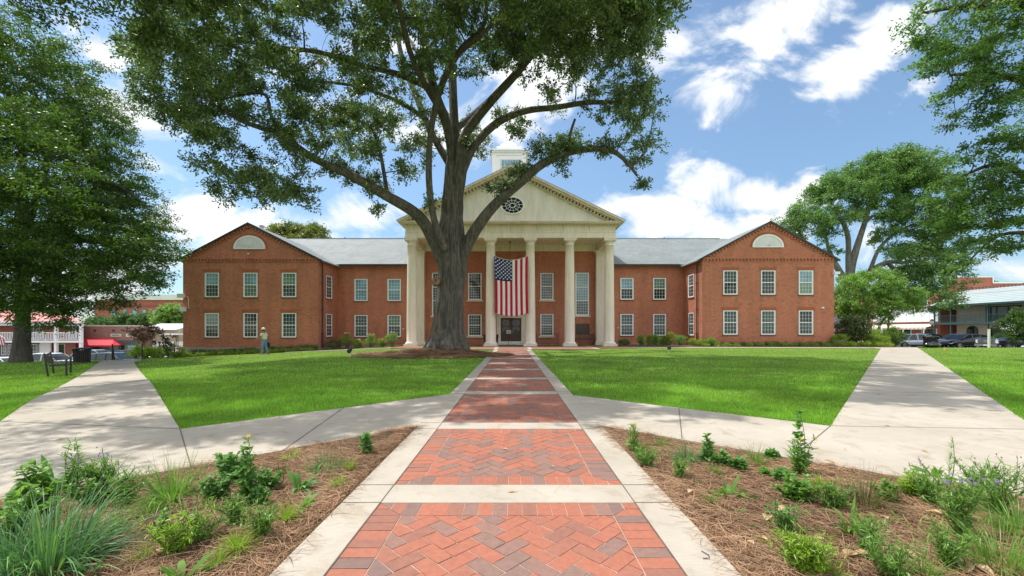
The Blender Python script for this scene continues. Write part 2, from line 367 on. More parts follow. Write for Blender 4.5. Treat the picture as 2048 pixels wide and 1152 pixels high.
TERR=[(-6.3,27.6),(6.0,27.6),(6.0,29.9),(8.9,29.9),(8.9,33),(-9.3,33),(-9.3,29.9),(-6.3,29.9)]
WALKF_R=[(8.9,30.9),(rL(29.4)+.3,30.1),(rL(29.4)+.3,31.2),(8.9,32.0)]
WALKF_L=[(-9.3,31.0),(-9.3,32.0),(-17.5,32.0),(-17.5,31.1)]
BED_L=[(Lx0,5.5),(lineL(-3),-3),(Lx0,-3)]
BED_R=[(Lx1,5.5),(lineR(-3),-3),(Lx1,-3)]
MID=[(Lx0,-3),(Lx1,-3),(Lx1,33),(Lx0,33)]
HARD=[PL,PR,TERR,WALKF_R,WALKF_L,BED_L,BED_R,MID]
def slab(name,poly,m,top=0.0,thick=.12,grid=.9):
    """paving that follows the ground: triangulated fan clipped to a grid"""
    import mathutils.geometry as mg
    xs=[p[0] for p in poly]; ys=[p[1] for p in poly]
    mb=MB()
    def clip(P,a,b,c):  # keep a*x+b*y<=c
        o_=[]
        for i in range(len(P)):
            p,q=P[i],P[(i+1)%len(P)]; dp=a*p[0]+b*p[1]-c; dq=a*q[0]+b*q[1]-c
            if dp<=0: o_.append(p)
            if (dp<0)!=(dq<0) and abs(dp-dq)>1e-9:
                t=dp/(dp-dq); o_.append((p[0]+(q[0]-p[0])*t,p[1]+(q[1]-p[1])*t))
        return o_
    tris=mg.tessellate_polygon([[Vector((p[0],p[1],0)) for p in poly]])
    vmap={}; V=[]; Fc=[]
    def vid(x,y):
        k=(round(x,4),round(y,4))
        if k not in vmap: vmap[k]=len(V); V.append((x,y,gzf(x,y)+top))
        return vmap[k]
    for t in tris:
        T=[poly[i] for i in t]
        ar=(T[1][0]-T[0][0])*(T[2][1]-T[0][1])-(T[2][0]-T[0][0])*(T[1][1]-T[0][1])
        if ar<0: T=T[::-1]
        x0,x1=min(p[0] for p in T),max(p[0] for p in T); y0,y1=min(p[1] for p in T),max(p[1] for p in T)
        i=math.floor(x0/grid)
        while i*grid<x1:
            c=clip(clip(T,-1,0,-i*grid),1,0,(i+1)*grid)
            if len(c)>2:
                j=math.floor(y0/grid)
                while j*grid<y1:
                    q=clip(clip(c,0,-1,-j*grid),0,1,(j+1)*grid)
                    if len(q)>2:
                        ids=[vid(*p) for p in q]; u_=[]
                        for a in ids:
                            if a not in u_: u_.append(a)
                        if len(u_)>2: Fc.append(tuple(u_))
                    j+=1
            i+=1
    mb.add(V,Fc)
    n=len(poly)
    for i in range(n):
        p,q=poly[i],poly[(i+1)%n]; L=math.dist(p,q); k=max(1,int(L/grid))
        for a in range(k):
            A=(p[0]+(q[0]-p[0])*a/k,p[1]+(q[1]-p[1])*a/k); B=(p[0]+(q[0]-p[0])*(a+1)/k,p[1]+(q[1]-p[1])*(a+1)/k)
            za,zb=gzf(*A)+top,gzf(*B)+top
            mb.add([(A[0],A[1],za-thick),(B[0],B[1],zb-thick),(B[0],B[1],zb),(A[0],A[1],za)],[(0,1,2,3)])
    return mb
def strip(mb,p,q,wd,top,n=12):
    dx_,dy_=q[0]-p[0],q[1]-p[1]; L=math.hypot(dx_,dy_); nx_,ny_=-dy_/L*wd/2,dx_/L*wd/2
    vs=[];fs=[]
    for i in range(n+1):
        x=p[0]+dx_*i/n; y=p[1]+dy_*i/n; z=gzf(x,y)+top
        vs+=[(x+nx_,y+ny_,z),(x-nx_,y-ny_,z)]
    for i in range(n): fs.append((2*i,2*i+1,2*i+3,2*i+2))
    mb.add(vs,fs)
def path(name,poly,label,joints):
    o=slab(name,poly,concrete).build(name,concrete); tag(o,label,kind='structure')
    jm=MB()
    for p,q in joints: strip(jm,p,q,.011,.004)
    if joints: jm.build('joint',joint,o,local=True)
jl=[((-4.33,5.33),(lineL(3.86),3.86)),((-2.8,6.78),(-2.45,4.35)),((-4.33,5.33),(-7.22,5.77))]
for k in (8.2,11.2,14.2,17.2,20.2): jl.append(((-4.33-(k-5.33)*.96,k),(-7.22-(k-5.6)*.94,k+.5)))
path('concrete_walkway',PL,'pale concrete walkway forking to the left',jl)
jr=[((4.26,5.5),(lineR(4.2)+.1,4.1)),((4.26,5.5),(rR(5.3),5.3)),((2.75,6.8),(2.0,4.85))]
for k in (8.5,11.5,14.5,17.5,20.5,23.5,26.5): jr.append(((rL(k),k),(rR(k),k)))
path('concrete_walkway',PR,'pale concrete walkway forking to the right',jr)
path('concrete_walkway',WALKF_R,'narrow concrete walk along the front on the right',[])
path('concrete_walkway',WALKF_L,'narrow concrete walk along the front on the left',[])
# central walk: concrete edging + cross bands, brick panels of herringbone in soldier borders
bands=[.45,3.22,5.51,8.43,10.95,13.5,16.1,18.8,21.5,24.2]; bw=.175
bx0,bx1=Lx0+.29,Lx1-.29
mbk=MB()
mbk.box(Lx0+.003,bx0,-3,27.6,-.15,.002); mbk.box(bx1,Lx1-.003,-3,27.6,-.15,.002)
for b_ in bands: mbk.box(bx0,bx1,b_-bw,b_+bw,-.15,.002)
o=mbk.build('walk_edging',concrete); tag(o,'pale concrete edging and cross bands of the central walk',kind='structure')
jm=MB()
for b_ in bands:
    for s_ in (-1,1):
        for a,c in ((Lx0,bx0),(bx1,Lx1)): jm.box(a,c,b_+s_*bw-.004,b_+s_*bw+.004,0.0,.0045)
for xx in (bx0,bx1): jm.box(xx-.004,xx+.004,-3,27.6,0,.0048)
jm.build('joint',joint,o,local=True)
def clip_poly(P,x0,x1,y0,y1):
    for a,b,c in ((-1,0,-x0),(1,0,x1),(0,-1,-y0),(0,1,y1)):
        o_=[]
        for i in range(len(P)):
            p,q=P[i],P[(i+1)%len(P)]; dp=a*p[0]+b*p[1]-c; dq=a*q[0]+b*q[1]-c
            if dp<=0: o_.append(p)
            if (dp<0)!=(dq<0) and abs(dp-dq)>1e-9:
                t=dp/(dp-dq); o_.append((p[0]+(q[0]-p[0])*t,p[1]+(q[1]-p[1])*t))
        P=o_
        if len(P)<3: return None
    return P
bm_=MB(); BWD=.105; J=.0048
def paver(P):
    if P is None or len(P)<3: return
    cx=sum(p[0] for p in P)/len(P); cy=sum(p[1] for p in P)/len(P)
    ar=abs(sum(P[i][0]*P[(i+1)%len(P)][1]-P[(i+1)%len(P)][0]*P[i][1] for i in range(len(P))))/2
    if ar<.0004: return
    k=1-J/math.sqrt(ar)*1.3
    Q=[(cx+(p[0]-cx)*k,cy+(p[1]-cy)*k) for p in P]; n=len(Q)
    z=random.uniform(-.0012,.0012); tx,ty=random.uniform(-.012,.012),random.uniform(-.012,.012)
    bm_.add([(x,y,-.012) for x,y in Q]+[(x,y,z+(x-cx)*tx+(y-cy)*ty) for x,y in Q],[tuple(range(n,2*n))]+[(i,(i+1)%n,n+(i+1)%n,n+i) for i in range(n)])
def rectp(x0,x1,y0,y1): return [(x0,y0),(x1,y0),(x1,y1),(x0,y1)]
def herring(x0,x1,y0,y1):
    ca=math.cos(R(45)); W_=BWD; cxm=(x0+x1)/2; cym=y0
    ext=int((max(x1-x0,y1-y0)*1.5)/W_)+6
    for i in range(-ext,ext):
        for j in range(-ext,ext):
            m_=(i-j)%4
            cells=[]
            if m_==0: cells.append((i*W_,(i+2)*W_,j*W_,(j+1)*W_))
            if m_==2: cells.append((i*W_,(i+1)*W_,(j-1)*W_,(j+1)*W_))
            for a,b,c,d in cells:
                P=[]
                for (x,y) in rectp(a,b,c,d): P.append((cxm+(x-y)*ca,cym+(x+y)*ca))
                if max(p[0] for p in P)<x0 or min(p[0] for p in P)>x1 or max(p[1] for p in P)<y0 or min(p[1] for p in P)>y1: continue
                paver(clip_poly(P,x0,x1,y0,y1))
def panel(x0,x1,y0,y1,n_side=True):
    L=2*BWD
    n=round((x1-x0)/BWD); wq=(x1-x0)/n
    for i in range(n):
        a,b=x0+i*wq,x0+(i+1)*wq
        for (c,d,sg) in ((y0,y0+L,0),(y1-L,y1,1)):
            # mitred corners
            P=rectp(a,b,c,d)
            if a<x0+L-.01 or b>x1-L+.01:
                Q=[]
                def keep(p):
                    dxm=min(p[0]-x0,x1-p[0]); dym=(p[1]-y0) if sg==0 else (y1-p[1]); return dym-dxm
                for k in range(4):
                    p,q=P[k],P[(k+1)%4]; dp,dq=keep(p),keep(q)
                    if dp<=1e-9: Q.append(p)
                    if (dp<0)!=(dq<0) and abs(dp-dq)>1e-9: t=dp/(dp-dq); Q.append((p[0]+(q[0]-p[0])*t,p[1]+(q[1]-p[1])*t))
                P=Q if len(Q)>2 else None
            paver(P)
    n=round((y1-y0)/BWD); wq=(y1-y0)/n
    for i in range(n):
        c,d=y0+i*wq,y0+(i+1)*wq
        for (a,b,sg) in ((x0,x0+L,0),(x1-L,x1,1)):
            P=rectp(a,b,c,d)
            if c<y0+L-.01 or d>y1-L+.01:
                Q=[]
                def keep(p):
                    dym=min(p[1]-y0,y1-p[1]); dxm=(p[0]-x0) if sg==0 else (x1-p[0]); return dxm-dym
                for k in range(4):
                    p,q=P[k],P[(k+1)%4]; dp,dq=keep(p),keep(q)
                    if dp<=1e-9: Q.append(p)
                    if (dp<0)!=(dq<0) and abs(dp-dq)>1e-9: t=dp/(dp-dq); Q.append((p[0]+(q[0]-p[0])*t,p[1]+(q[1]-p[1])*t))
                P=Q if len(Q)>2 else None
            paver(P)
    herring(x0+L,x1-L,y0+L,y1-L)
bb=bands+[27.6+bw]
for a,b in zip(bb[:-1],bb[1:]):
    if a<16: panel(bx0,bx1,a+bw,b-bw)
    else:
        for i in range(18):
            for j in range(int((b-a-2*bw)/.21)): paver(rectp(bx0+i*(bx1-bx0)/18,bx0+(i+1)*(bx1-bx0)/18,a+bw+j*.21,a+bw+j*.21+.21))
o=bm_.build('brick_walkway',pavers); tag(o,'herringbone red brick walkway leading to the portico',kind='structure')
gr=MB(); gr.box(bx0,bx1,-3,27.6,-.14,-.0035); gr.build('grout_bed',grout,o,local=True)
# brick terrace
bm_=MB()
for i in range(-30,30):
    for j in range(0,26):
        x=i*.3; y=27.6+j*.2
        if inpoly(np.array([x+.15]),np.array([y+.1]),TERR)[0] : bm_.add([(x+.004,y+.004,.012),(x+.296,y+.004,.012),(x+.296,y+.196,.012),(x+.004,y+.196,.012)],[(0,1,2,3)])
o=bm_.build('brick_terrace',pavers); tag(o,'brick terrace in front of the portico',kind='structure')
m_=slab('t',TERR,grout,top=.006); m_.build('grout_bed',grout,o,local=True)
m_=MB()
for xx in (-6.3,-1.35,1.05,5.75): m_.box(xx,xx+.28,27.6,33.0,-.05,.0165)
for y_ in (27.6,30.4): m_.box(-6.3,6.0,y_,y_+.25,-.05,.020)
m_.build('concrete_band',concrete,o,local=True)
# streets
def sheet(name,x0,x1,y0,y1,z,m,label): 
    o=MB().box(x0,x1,y0,y1,z-.1,z).build(name,m); return tag(o,label,kind='structure')
sheet('street',-140,-21,34.5,53,-2.52,asphalt,'asphalt street with parked cars beyond the left lawn')
sheet('pavement',-140,-20,53,75,-2.40,concrete,'pavement in front of the shops on the left')
sheet('street',31,61,36.2,130,-.82,asphalt,'asphalt street with parked cars beyond the right lawn')
sheet('pavement',61,75,20,130,-.70,concrete,'pavement in front of the shops on the right')
# planting beds
def bed(name,poly,label,mound=.03,fn=None):
    o=slab(name,poly,mulch,top=.0,grid=.25).build(name,mulch)
    for v_ in o.data.vertices:
        x,y=v_.co.x,v_.co.y
        if v_.co.z>-.05:
            v_.co.z+= -.02+.03*math.sin(x*5.1+1)*math.sin(y*4.3)*.5+ (mound)
    return tag(o,label,kind='structure')
def inset_bed(x): return x
bed('pine_straw_bed',[(Lx0-.01,5.44),(lineL(-3)+.05,-3),(Lx0-.01,-3)],'pine straw bed left of the walk',-.0)
bed('pine_straw_bed',[(Lx1+.01,5.44),(lineR(-3)-.05,-3),(Lx1+.01,-3)],'pine straw bed right of the walk',-.0)
RING=(-4.2,21.6,3.9,2.5)
rx_=[(RING[0]+RING[2]*math.cos(t)*(1+.07*math.sin(3*t)),RING[1]+RING[3]*math.sin(t)*(1+.06*math.cos(4*t))) for t in np.linspace(0,2*math.pi,40,endpoint=False)]
HARD.append([(RING[0]+(p[0]-RING[0])*.93,RING[1]+(p[1]-RING[1])*.93) for p in rx_])
mb=MB(); vs=[];nr=10
for r_ in range(nr+1):
    k=1-r_/nr
    for i,p in enumerate(rx_):
        x=RING[0]+(p[0]-RING[0])*k; y=RING[1]+(p[1]-RING[1])*k
        vs.append((x,y,gzf(x,y)-.03+.30*sstep(1-k)+.05*math.sin(x*3)*math.cos(y*4)*(1-k)))
n=len(rx_); mb.smooth=True
mb.add(vs,[(r_*n+i,r_*n+(i+1)%n,(r_+1)*n+(i+1)%n,(r_+1)*n+i) for r_ in range(nr) for i in range(n)])
o=mb.build('mulch_ring',mulch); tag(o,'round mulch ring at the foot of the big oak',kind='structure')
FB=[[(-27.6,31.9),(-27.6,33.6),(-15.9,33.6),(-15.9,37.1),(-9.4,37.1),(-9.4,33.2),(-14.4,32.3)],[(9.0,33.2),(9.0,37.1),(15.3,37.1),(15.3,33.6),(33,33.6),(33,31.6),(15,32.1)]]
for p,l in zip(FB,('mulched planting bed along the left wing','mulched planting bed along the right wing')):
    tag(slab('planting_bed',p,mulch,top=.02).build('planting_bed',mulch),l,kind='structure'); HARD.append(p)
# pine straw strands
def strands(n,sampler,zf,lmin,lmax,wd,curl=.5,lift=.02):
    x,y=sampler(n); n=len(x); a=rng.uniform(0,2*math.pi,n); L=rng.uniform(lmin,lmax,n); c=rng.normal(0,curl,n)
    z0=zf(x,y)+rng.uniform(0,1,n)**2*lift; tilt=rng.normal(0,.10,n)
    S=4; V=np.zeros((n,S,2,3)); px_,py_,pz_=x.copy(),y.copy(),z0.copy()
    for s in range(S):
        aa=a+c*s/(S-1)*1.6
        wx,wy=-np.sin(aa)*wd/2,np.cos(aa)*wd/2; k=1 if 0<s<S-1 else .5
        V[:,s,0]=np.stack([px_+wx*k,py_+wy*k,pz_],-1); V[:,s,1]=np.stack([px_-wx*k,py_-wy*k,pz_+wd*.4],-1)
        px_=px_+np.cos(aa)*L/(S-1); py_=py_+np.sin(aa)*L/(S-1); pz_=np.maximum(z0*.0+zf(px_,py_)+.002,pz_+tilt*L/(S-1)-(s>1)*.004)
    V=V.reshape(-1,3); b=np.arange(n)[:,None]*S*2
    fs=np.concatenate([b+np.array([2*s,2*s+1,2*s+3,2*s+2])[None] for s in range(S-1)],0)
    return V,fs
def bedz(x,y): return gz(x,y)-.02+.015*np.sin(x*5.1+1)*np.sin(y*4.3)
def sampL(n):
    D=1.9/(rng.uniform(1.9/5.5,1,n)); x=rng.uniform(0,1,n)*(Lx0-lineL(D))+lineL(D); k=(x>-1.35*D-.3)
    return x[k],D[k]
def sampR(n):
    D=1.9/(rng.uniform(1.9/5.5,1,n)); x=Lx1+rng.uniform(0,1,n)*(lineR(D)-Lx1); k=(x<1.35*D+.3)
    return x[k],D[k]
for smp,l in ((sampL,'brown pine straw covering the left bed'),(sampR,'brown pine straw covering the right bed')):
    V,fs=strands(52000,smp,bedz,.08,.22,.0028,.5,.035)
    o=npmesh('pine_straw',V,fs,straw); tag(o,l,'pine straw',kind='stuff')
def sampring(n):
    t=rng.uniform(0,2*math.pi,n); r_=np.sqrt(rng.uniform(0.02,1.12,n)); return RING[0]+RING[2]*r_*np.cos(t),RING[1]+RING[3]*r_*np.sin(t)
def ringz(x,y):
    k=np.sqrt(((x-RING[0])/RING[2])**2+((y-RING[1])/RING[3])**2)
    return gz(x,y)-.03+.30*sstep(1-k)+.03
V,fs=strands(26000,sampring,ringz,.15,.4,.010,.6,.08)
tag(npmesh('pine_straw',V,fs,straw),'brown pine straw heaped round the oak','pine straw',kind='stuff')
# ---------------------------------------------------------------- grass blades
def grass(n):
    px=rng.uniform(-120,2170,n); yp=rng.uniform(33,235,n)**1.0
    D=F*H/yp; x=(px-CX)/F*D; D=D*(1+rng.normal(0,.02,n))
    # follow falling ground
    for _ in range(3): D=F*(H-gz(x,D))/yp; x=(px-CX)/F*D
    D=D+rng.normal(0,.02,n)*D*.3
    k=(D>4.5)&(D<33.5)&(gz(x,D)>-1.0)
    for p in HARD: k&=~inpoly(x,D,p)
    k&=~((x>-1.29)&(x<1.21))
    return x[k],D[k]
x,y=grass(420000); n=len(x)
hgt=rng.uniform(.03,.062,n)*(1+.25*np.sin(x*1.7)*np.sin(y*1.3)); x=x+rng.normal(0,.022,n); y=y+rng.normal(0,.022,n); wd=.0035+.00045*y
a=rng.uniform(0,2*math.pi,n); ln=rng.uniform(0,.6,n); la=rng.uniform(0,2*math.pi,n); z=gz(x,y)-.035
V=np.zeros((n,3,3))
V[:,0]=np.stack([x+np.cos(a)*wd,y+np.sin(a)*wd,z],-1); V[:,1]=np.stack([x-np.cos(a)*wd,y-np.sin(a)*wd,z],-1)
V[:,2]=np.stack([x+np.cos(la)*hgt*ln,y+np.sin(la)*hgt*ln,z+hgt],-1)
o=npmesh('grass',V.reshape(-1,3),np.arange(n*3).reshape(-1,3),grass_b); tag(o,'short bright green lawn grass','grass',kind='stuff')

# ================================================================ COURTHOUSE
D1=33.5; D2=37.2; s1=F/D1; s2=F/D2
def wx(px,D): return (px-CX)*D/F
def wz(py,D): return H+(CY-py)*D/F
CH=thing('courthouse',(-.2,35,0),'two storey red brick courthouse with white columned portico and gabled end wings','courthouse')
def window(parent,x0,x1,z0,z1,y,face='y',sgn=-1,cols=4,rows=((3,0),(3,0)),glass=(0,0),fm=None,sill=None,splits=None,depth=.12,name='window'):
    """sash window standing in wall plane y (or x); frame proud of the wall; rows=(panes high) per sash top first"""
    fm=fm or white; fr=MB(); gl=MB(); fw=.075
    def bx_(mb,a0,a1,b0,b1,c0,c1):      # a along wall, b depth (outwards positive), c up
        lo,hi=sorted((y+sgn*b0,y+sgn*b1))
        if face=='y': mb.box(a0,a1,lo,hi,c0,c1)
        else: mb.box(lo,hi,a0,a1,c0,c1)
    bx_(fr,x0,x0+fw,-.02,.035,z0,z1); bx_(fr,x1-fw,x1,-.02,.035,z0,z1); bx_(fr,x0+fw,x1-fw,-.02,.034,z1-fw,z1); bx_(fr,x0+fw,x1-fw,-.02,.045,z0,z0+.10)
    ns=len(rows); hh=(z1-z0-fw-.10)/ns if splits is None else None
    zt=z1-fw
    for k,(rn,_) in enumerate(rows):
        zb=zt-hh
        off=.004*k
        bx_(fr,x0+fw,x0+fw+.035,-.02,.012+off,zb,zt); bx_(fr,x1-fw-.035,x1-fw,-.02,.012+off,zb,zt)
        if k<ns-1: bx_(fr,x0+fw,x1-fw,-.02,.028,zb-.035,zb+.035)
        gl.cur=k
        bx_(gl,x0+fw+.035,x1-fw-.035,-.018,.002+off*.5,zb+(.035 if k<ns-1 else 0),zt-(.035 if k else 0))
        w_=(x1-x0-2*fw-.07)
        for c in range(1,cols): cx=x0+fw+.035+w_*c/cols; bx_(fr,cx-.0085,cx+.0085,-.01,.010+off,zb,zt)
        for r_ in range(1,rn): cz=zb+(zt-zb)*r_/rn; bx_(fr,x0+fw+.035,x1-fw-.035,-.01,.0085+off,cz-.0085,cz+.0085)
        zt=zb
    f=fr.build(name,fm,parent)
    gl.build('pane',[GL[i] for i in glass],f)
    # dark flat strips round the opening paint in the shade of a recess
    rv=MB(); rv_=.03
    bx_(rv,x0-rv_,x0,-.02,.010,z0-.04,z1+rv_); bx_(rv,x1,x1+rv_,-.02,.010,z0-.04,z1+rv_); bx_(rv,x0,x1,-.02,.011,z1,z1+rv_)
    rv.build('reveal_shade',reveal_shade_m,f)
    sl=MB()
    if sill: bx_(sl,x0-.13,x1+.13,-.02,.12,z0-.15,z0-.001); sl.build('sill',stone_dirty,f)
    else: bx_(sl,x0-.05,x1+.05,-.02,.06,z0-.085,z0-.001); sl.build('sill',sillbrick,f)
    return f
reveal_shade_m=plain('reveal_shade_paint',(.12,.06,.045),.9,.2,4); sillbrick=plain('sill_brick',(.17,.07,.045),.85,.35,9)
arch_m=plain('jack_arch',(.40,.12,.055),.85,.45,14)
def wall_box(name,x0,x1,y0,y1,z0,z1,m): return MB().box(x0,x1,y0,y1,z0,z1).build(name,m,CH)
EAV=7.22
# ---- main block behind
wall_box('wall',-26.9,26.1,D2,53,-.6,EAV,brick_wing)
# dentil-like brick cornice under the eave
def cornice(x0,x1,y,z,parent=CH):
    mb=MB(); mb.box(x0,x1,y-.10,y+.01,z-.09,z); n=int((x1-x0)/.27)
    for i in range(n): a=x0+(i+.25)*(x1-x0)/n; mb.box(a,a+.13,y-.095,y+.01,z-.24,z-.091)
    mb.box(x0,x1,y-.035,y+.01,z-.34,z-.241)
    mb.build('brick_cornice',brick_wing,parent)
cornice(-15.9,-9.0,D2,EAV-.06); cornice(9.0,15.3,D2,EAV-.06)
RS=.513
def roof_main():
    mb=MB(); ym=D2-.35+7.9; zr=EAV+.02+RS*7.9
    # cross-section in y,z
    pts=[(D2-.35,EAV+.02),(ym,zr),(2*ym-(D2-.35),EAV+.02),(2*ym-(D2-.35),EAV-.10),(D2-.35,EAV-.10)]
    mb.prism(pts,-25.2,-8.35,'x'); mb.prism(pts,7.95,25.2,'x'); mb.prism([(38,EAV+.5),(ym,zr),(2*ym-(D2-.35),EAV+.02),(2*ym-(D2-.35),EAV-.10),(38,EAV-.1)],-8.35,7.95,'x'); mb.build('roof',shingles,CH)
    for a,b in ((-15.6,-8.9),(8.9,15.0)):
        g_=MB(); g_.box(a,b,D2-.47,D2-.352,EAV-.13,EAV+.02); g_.build('gutter',gutter,CH)
    rv=MB(); rv.box(-22.5,22.5,ym-.1,ym+.1,zr-.05,zr+.05); rv.build('ridge_cap',shingles,CH)
roof_main()
def wing(x0,x1,apx,apz,plz,zoff):
    xc=apx; mb=MB()
    ez=EAV+zoff
    # gable front wall as one solid prism, running back
    k=(apz-ez)/max(xc-x0,x1-xc)
    pts=[(x0,plz),(x1,plz),(x1,ez),(xc,apz-.12),(x0,ez)]
    mb.prism(pts,D1,D2+2,'y'); mb.build('wall',brick_wing,CH)
    # projecting band at eave level with dentils
    cornice(x0,x1,D1,ez-.02)
    # raking brick cornice
    rk=MB()
    for sgn,xe in ((1,x0),(-1,x1)):
        a=Vector((xe,0,ez)); b=Vector((xc,0,apz-.12)); d=(b-a); L=d.length; d.normalize(); nrm=Vector((-d.z,0,d.x))*(1 if d.x>0 else -1)
        def q(s0,s1,h0,h1,y0,y1):
            P=[a+d*s0+nrm*h0,a+d*s1+nrm*h0,a+d*s1+nrm*h1,a+d*s0+nrm*h1]
            rk.prism([(p.x,p.z) for p in P],D1-y1,D1-y0 if y0 else D1+.01,'y')
        q(0.35,L,-.10,-.005,0,.11)
        n_=int(L/.27)
        for i in range(2,n_): q(i*L/n_,i*L/n_+.13,-.24,-.101,0,.105)
        q(.6,L-.05,-.33,-.241,0,.03)
    rk.build('raking_cornice',brick_wing,CH)
    # roof: two thick slopes with ridge, verge in dark metal
    rf=MB(); ov=.38; t=.09
    for sgn in (-1,1):
        xe=(x0-ov) if sgn<0 else (x1+ov); wdt=(xc-x0) if sgn<0 else (x1-xc); sl=(apz-ez)/wdt; ze=ez-ov*sl
        P=[(xe,ze),(xc,apz+.0),(xc,apz-t),(xe,ze-t)]
        rf.prism(P if sgn<0 else P[::-1],D1-.14,D2+13,'y')
    rf.build('roof',shingles,CH)
    vg=MB()
    for sgn in (-1,1):
        xe=(x0-ov) if sgn<0 else (x1+ov); wdt=(xc-x0) if sgn<0 else (x1-xc); sl=(apz-ez)/wdt; ze=ez-ov*sl
        P=[(xe,ze+.02),(xc,apz+.025),(xc,apz-.13),(xe,ze-.13)]
        vg.prism(P if sgn<0 else P[::-1],D1-.20,D1-.141,'y')
    vg.build('verge_trim',gutter,CH)
    return ez
WL=(wx(366,D1),wx(636,D1)); WR=(wx(1404,D1),wx(1668,D1))
wing(WL[0],WL[1],wx(498,D1),wz(446,D1),-1.0,0); wing(WR[0],WR[1],wx(1539,D1),wz(443,D1),-1.0,.03)
# plinths
pm=MB(); pm.box(WL[0]-.06,WL[1]+.06,D1-.07,D2,-1.3,-.10); pm.box(-15.9,-9.1,D2-.06,D2+.05,-.8,-.02); pm.build('plinth',plinth_m,CH)
pm=MB(); pm.box(WR[0]-.06,WR[1]+.06,D1-.06,D2,-1.1,.16); pm.box(9,15.4,D2-.05,D2+.05,-.5,.10); pm.build('plinth',plinth_m,CH)
# lunette vents in the gables
def lunette(cx,z0,rx,rz):
    N=28; arc=[(cx+rx*math.cos(math.pi*k/N),z0+rz*math.sin(math.pi*k/N)) for k in range(N+1)]
    mb=MB(); mb.prism(arc,D1-.03,D1+.02,'y')
    b=mb.build('lunette_vent',plain('vent_shadow',(.55,.56,.58),.7,.1,3) if 'vent_shadow' not in MATS else MATS['vent_shadow'],CH)
    fr=MB()
    for k in range(N):
        t0,t1=math.pi*k/N,math.pi*(k+1)/N
        P=[(cx+rx*c_*math.cos(t),z0+rz*c_*math.sin(t)) for c_,t in ((1.05,t0),(1.05,t1),(.92,t1),(.92,t0))]
        fr.prism(P,D1-.08,D1-.031,'y')
    fr.box(cx-rx*1.04,cx+rx*1.04,D1-.085,D1-.03,z0-.06,z0+.03)
    # centre lobe and radiating slats
    lob=[(cx+rx*.28*math.cos(math.pi*k/12),z0+.03+rz*.30*math.sin(math.pi*k/12)) for k in range(13)]
    for k in range(1,26):
        t=math.pi*k/26; h_=.036
        P=[(cx+rx*.12*math.cos(t-h_),z0+.03+rz*.12*math.sin(t-h_)),(cx+rx*.95*math.cos(t-h_*1.15),z0+rz*.95*math.sin(t-h_*1.15)),(cx+rx*.95*math.cos(t+h_*1.15),z0+rz*.95*math.sin(t+h_*1.15)),(cx+rx*.12*math.cos(t+h_),z0+.03+rz*.12*math.sin(t+h_))]
        fr.prism(P,D1-.055,D1-.029,'y')
    fr.build('louvre',white,b)
    ar=MB()
    for k in range(34):
        t0,t1=math.pi*(k+.1)/34,math.pi*(k+.9)/34
        ar.prism([(cx+rx*c_*math.cos(t),z0+(rz+ (c_-1)*rx)*math.sin(t)) for c_,t in ((1.06,t0),(1.06,t1),(1.19,t1),(1.19,t0))],D1-.015,D1+.01,'y')
    ar.build('brick_arch',arch_m,CH)
lunette(wx(499.5,D1),wz(497,D1),30.5/s1,24.5/s1); lunette(wx(1535.5,D1),wz(493.5,D1),30/s1,23.5/s1)
def jack(x0,x1,z,y,face='y'):
    mb=MB(); n=15
    for i in range(n):
        a=x0-.10+(x1-x0+.2)*i/n; b=a+(x1-x0+.2)/n*.84; k=(i-n/2)/n*.22
        mb.prism([(a,z+.035),(b,z+.035),(b+k,z+.30),(a+k,z+.30)],y-.008,y+.005,'y')
    return mb
# ---- windows of the wings
gl_seq=[(2,3),(1,0),(2,1),(0,0),(1,3),(3,3)]
k=0
for (a,b) in ((410,438.5),(487,515.5),(564,593)):
    for (t,bt) in ((545.5,594.5),(626,675)):
        x0,x1=wx(a,D1),wx(b,D1); z1,z0=wz(t,D1),wz(bt,D1)
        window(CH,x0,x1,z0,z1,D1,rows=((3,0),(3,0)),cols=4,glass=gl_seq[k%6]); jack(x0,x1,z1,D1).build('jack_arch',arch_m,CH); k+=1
gl_seq=[(3,0),(3,3),(0,0),(3,3),(2,1),(0,3)]; k=0
for (a,b) in ((1446,1475),(1521.5,1550.5),(1597,1626)):
    for (t,bt) in ((541,589.5),(621,669.5)):
        x0,x1=wx(a,D1),wx(b,D1); z1,z0=wz(t,D1),wz(bt,D1)
        window(CH,x0,x1,z0,z1,D1,rows=((3,0),(3,0)),cols=4,glass=gl_seq[k%6]); jack(x0,x1,z1,D1).build('jack_arch',arch_m,CH); k+=1
gl_seq=[(2,2),(3,3),(2,2),(1,3)]; k=0
for (a,b) in ((709,735.5),(775,802)):
    for (t,bt) in ((558,602),(630,674)):
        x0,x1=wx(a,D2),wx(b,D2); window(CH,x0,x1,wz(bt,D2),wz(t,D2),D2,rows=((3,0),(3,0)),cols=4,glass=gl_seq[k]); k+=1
gl_seq=[(2,0),(3,3),(1,0),(3,3)]; k=0
for (a,b) in ((1240.5,1267),(1306,1332)):
    for (t,bt) in ((556,599.5),(628,671.5)):
        x0,x1=wx(a,D2),wx(b,D2); window(CH,x0,x1,wz(bt,D2),wz(t,D2),D2,rows=((3,0),(3,0)),cols=4,glass=gl_seq[k]); k+=1
for (X_,sgn,zs) in ((WL[1],1,((6.0,4.03),(2.72,.74))),(WR[0],-1,((6.12,4.15),(2.82,.86)))):
    for z1,z0 in zs: window(CH,34.95,36.05,z0,z1,X_,face='x',sgn=sgn,cols=3,rows=((3,0),(3,0)),glass=(3,0))
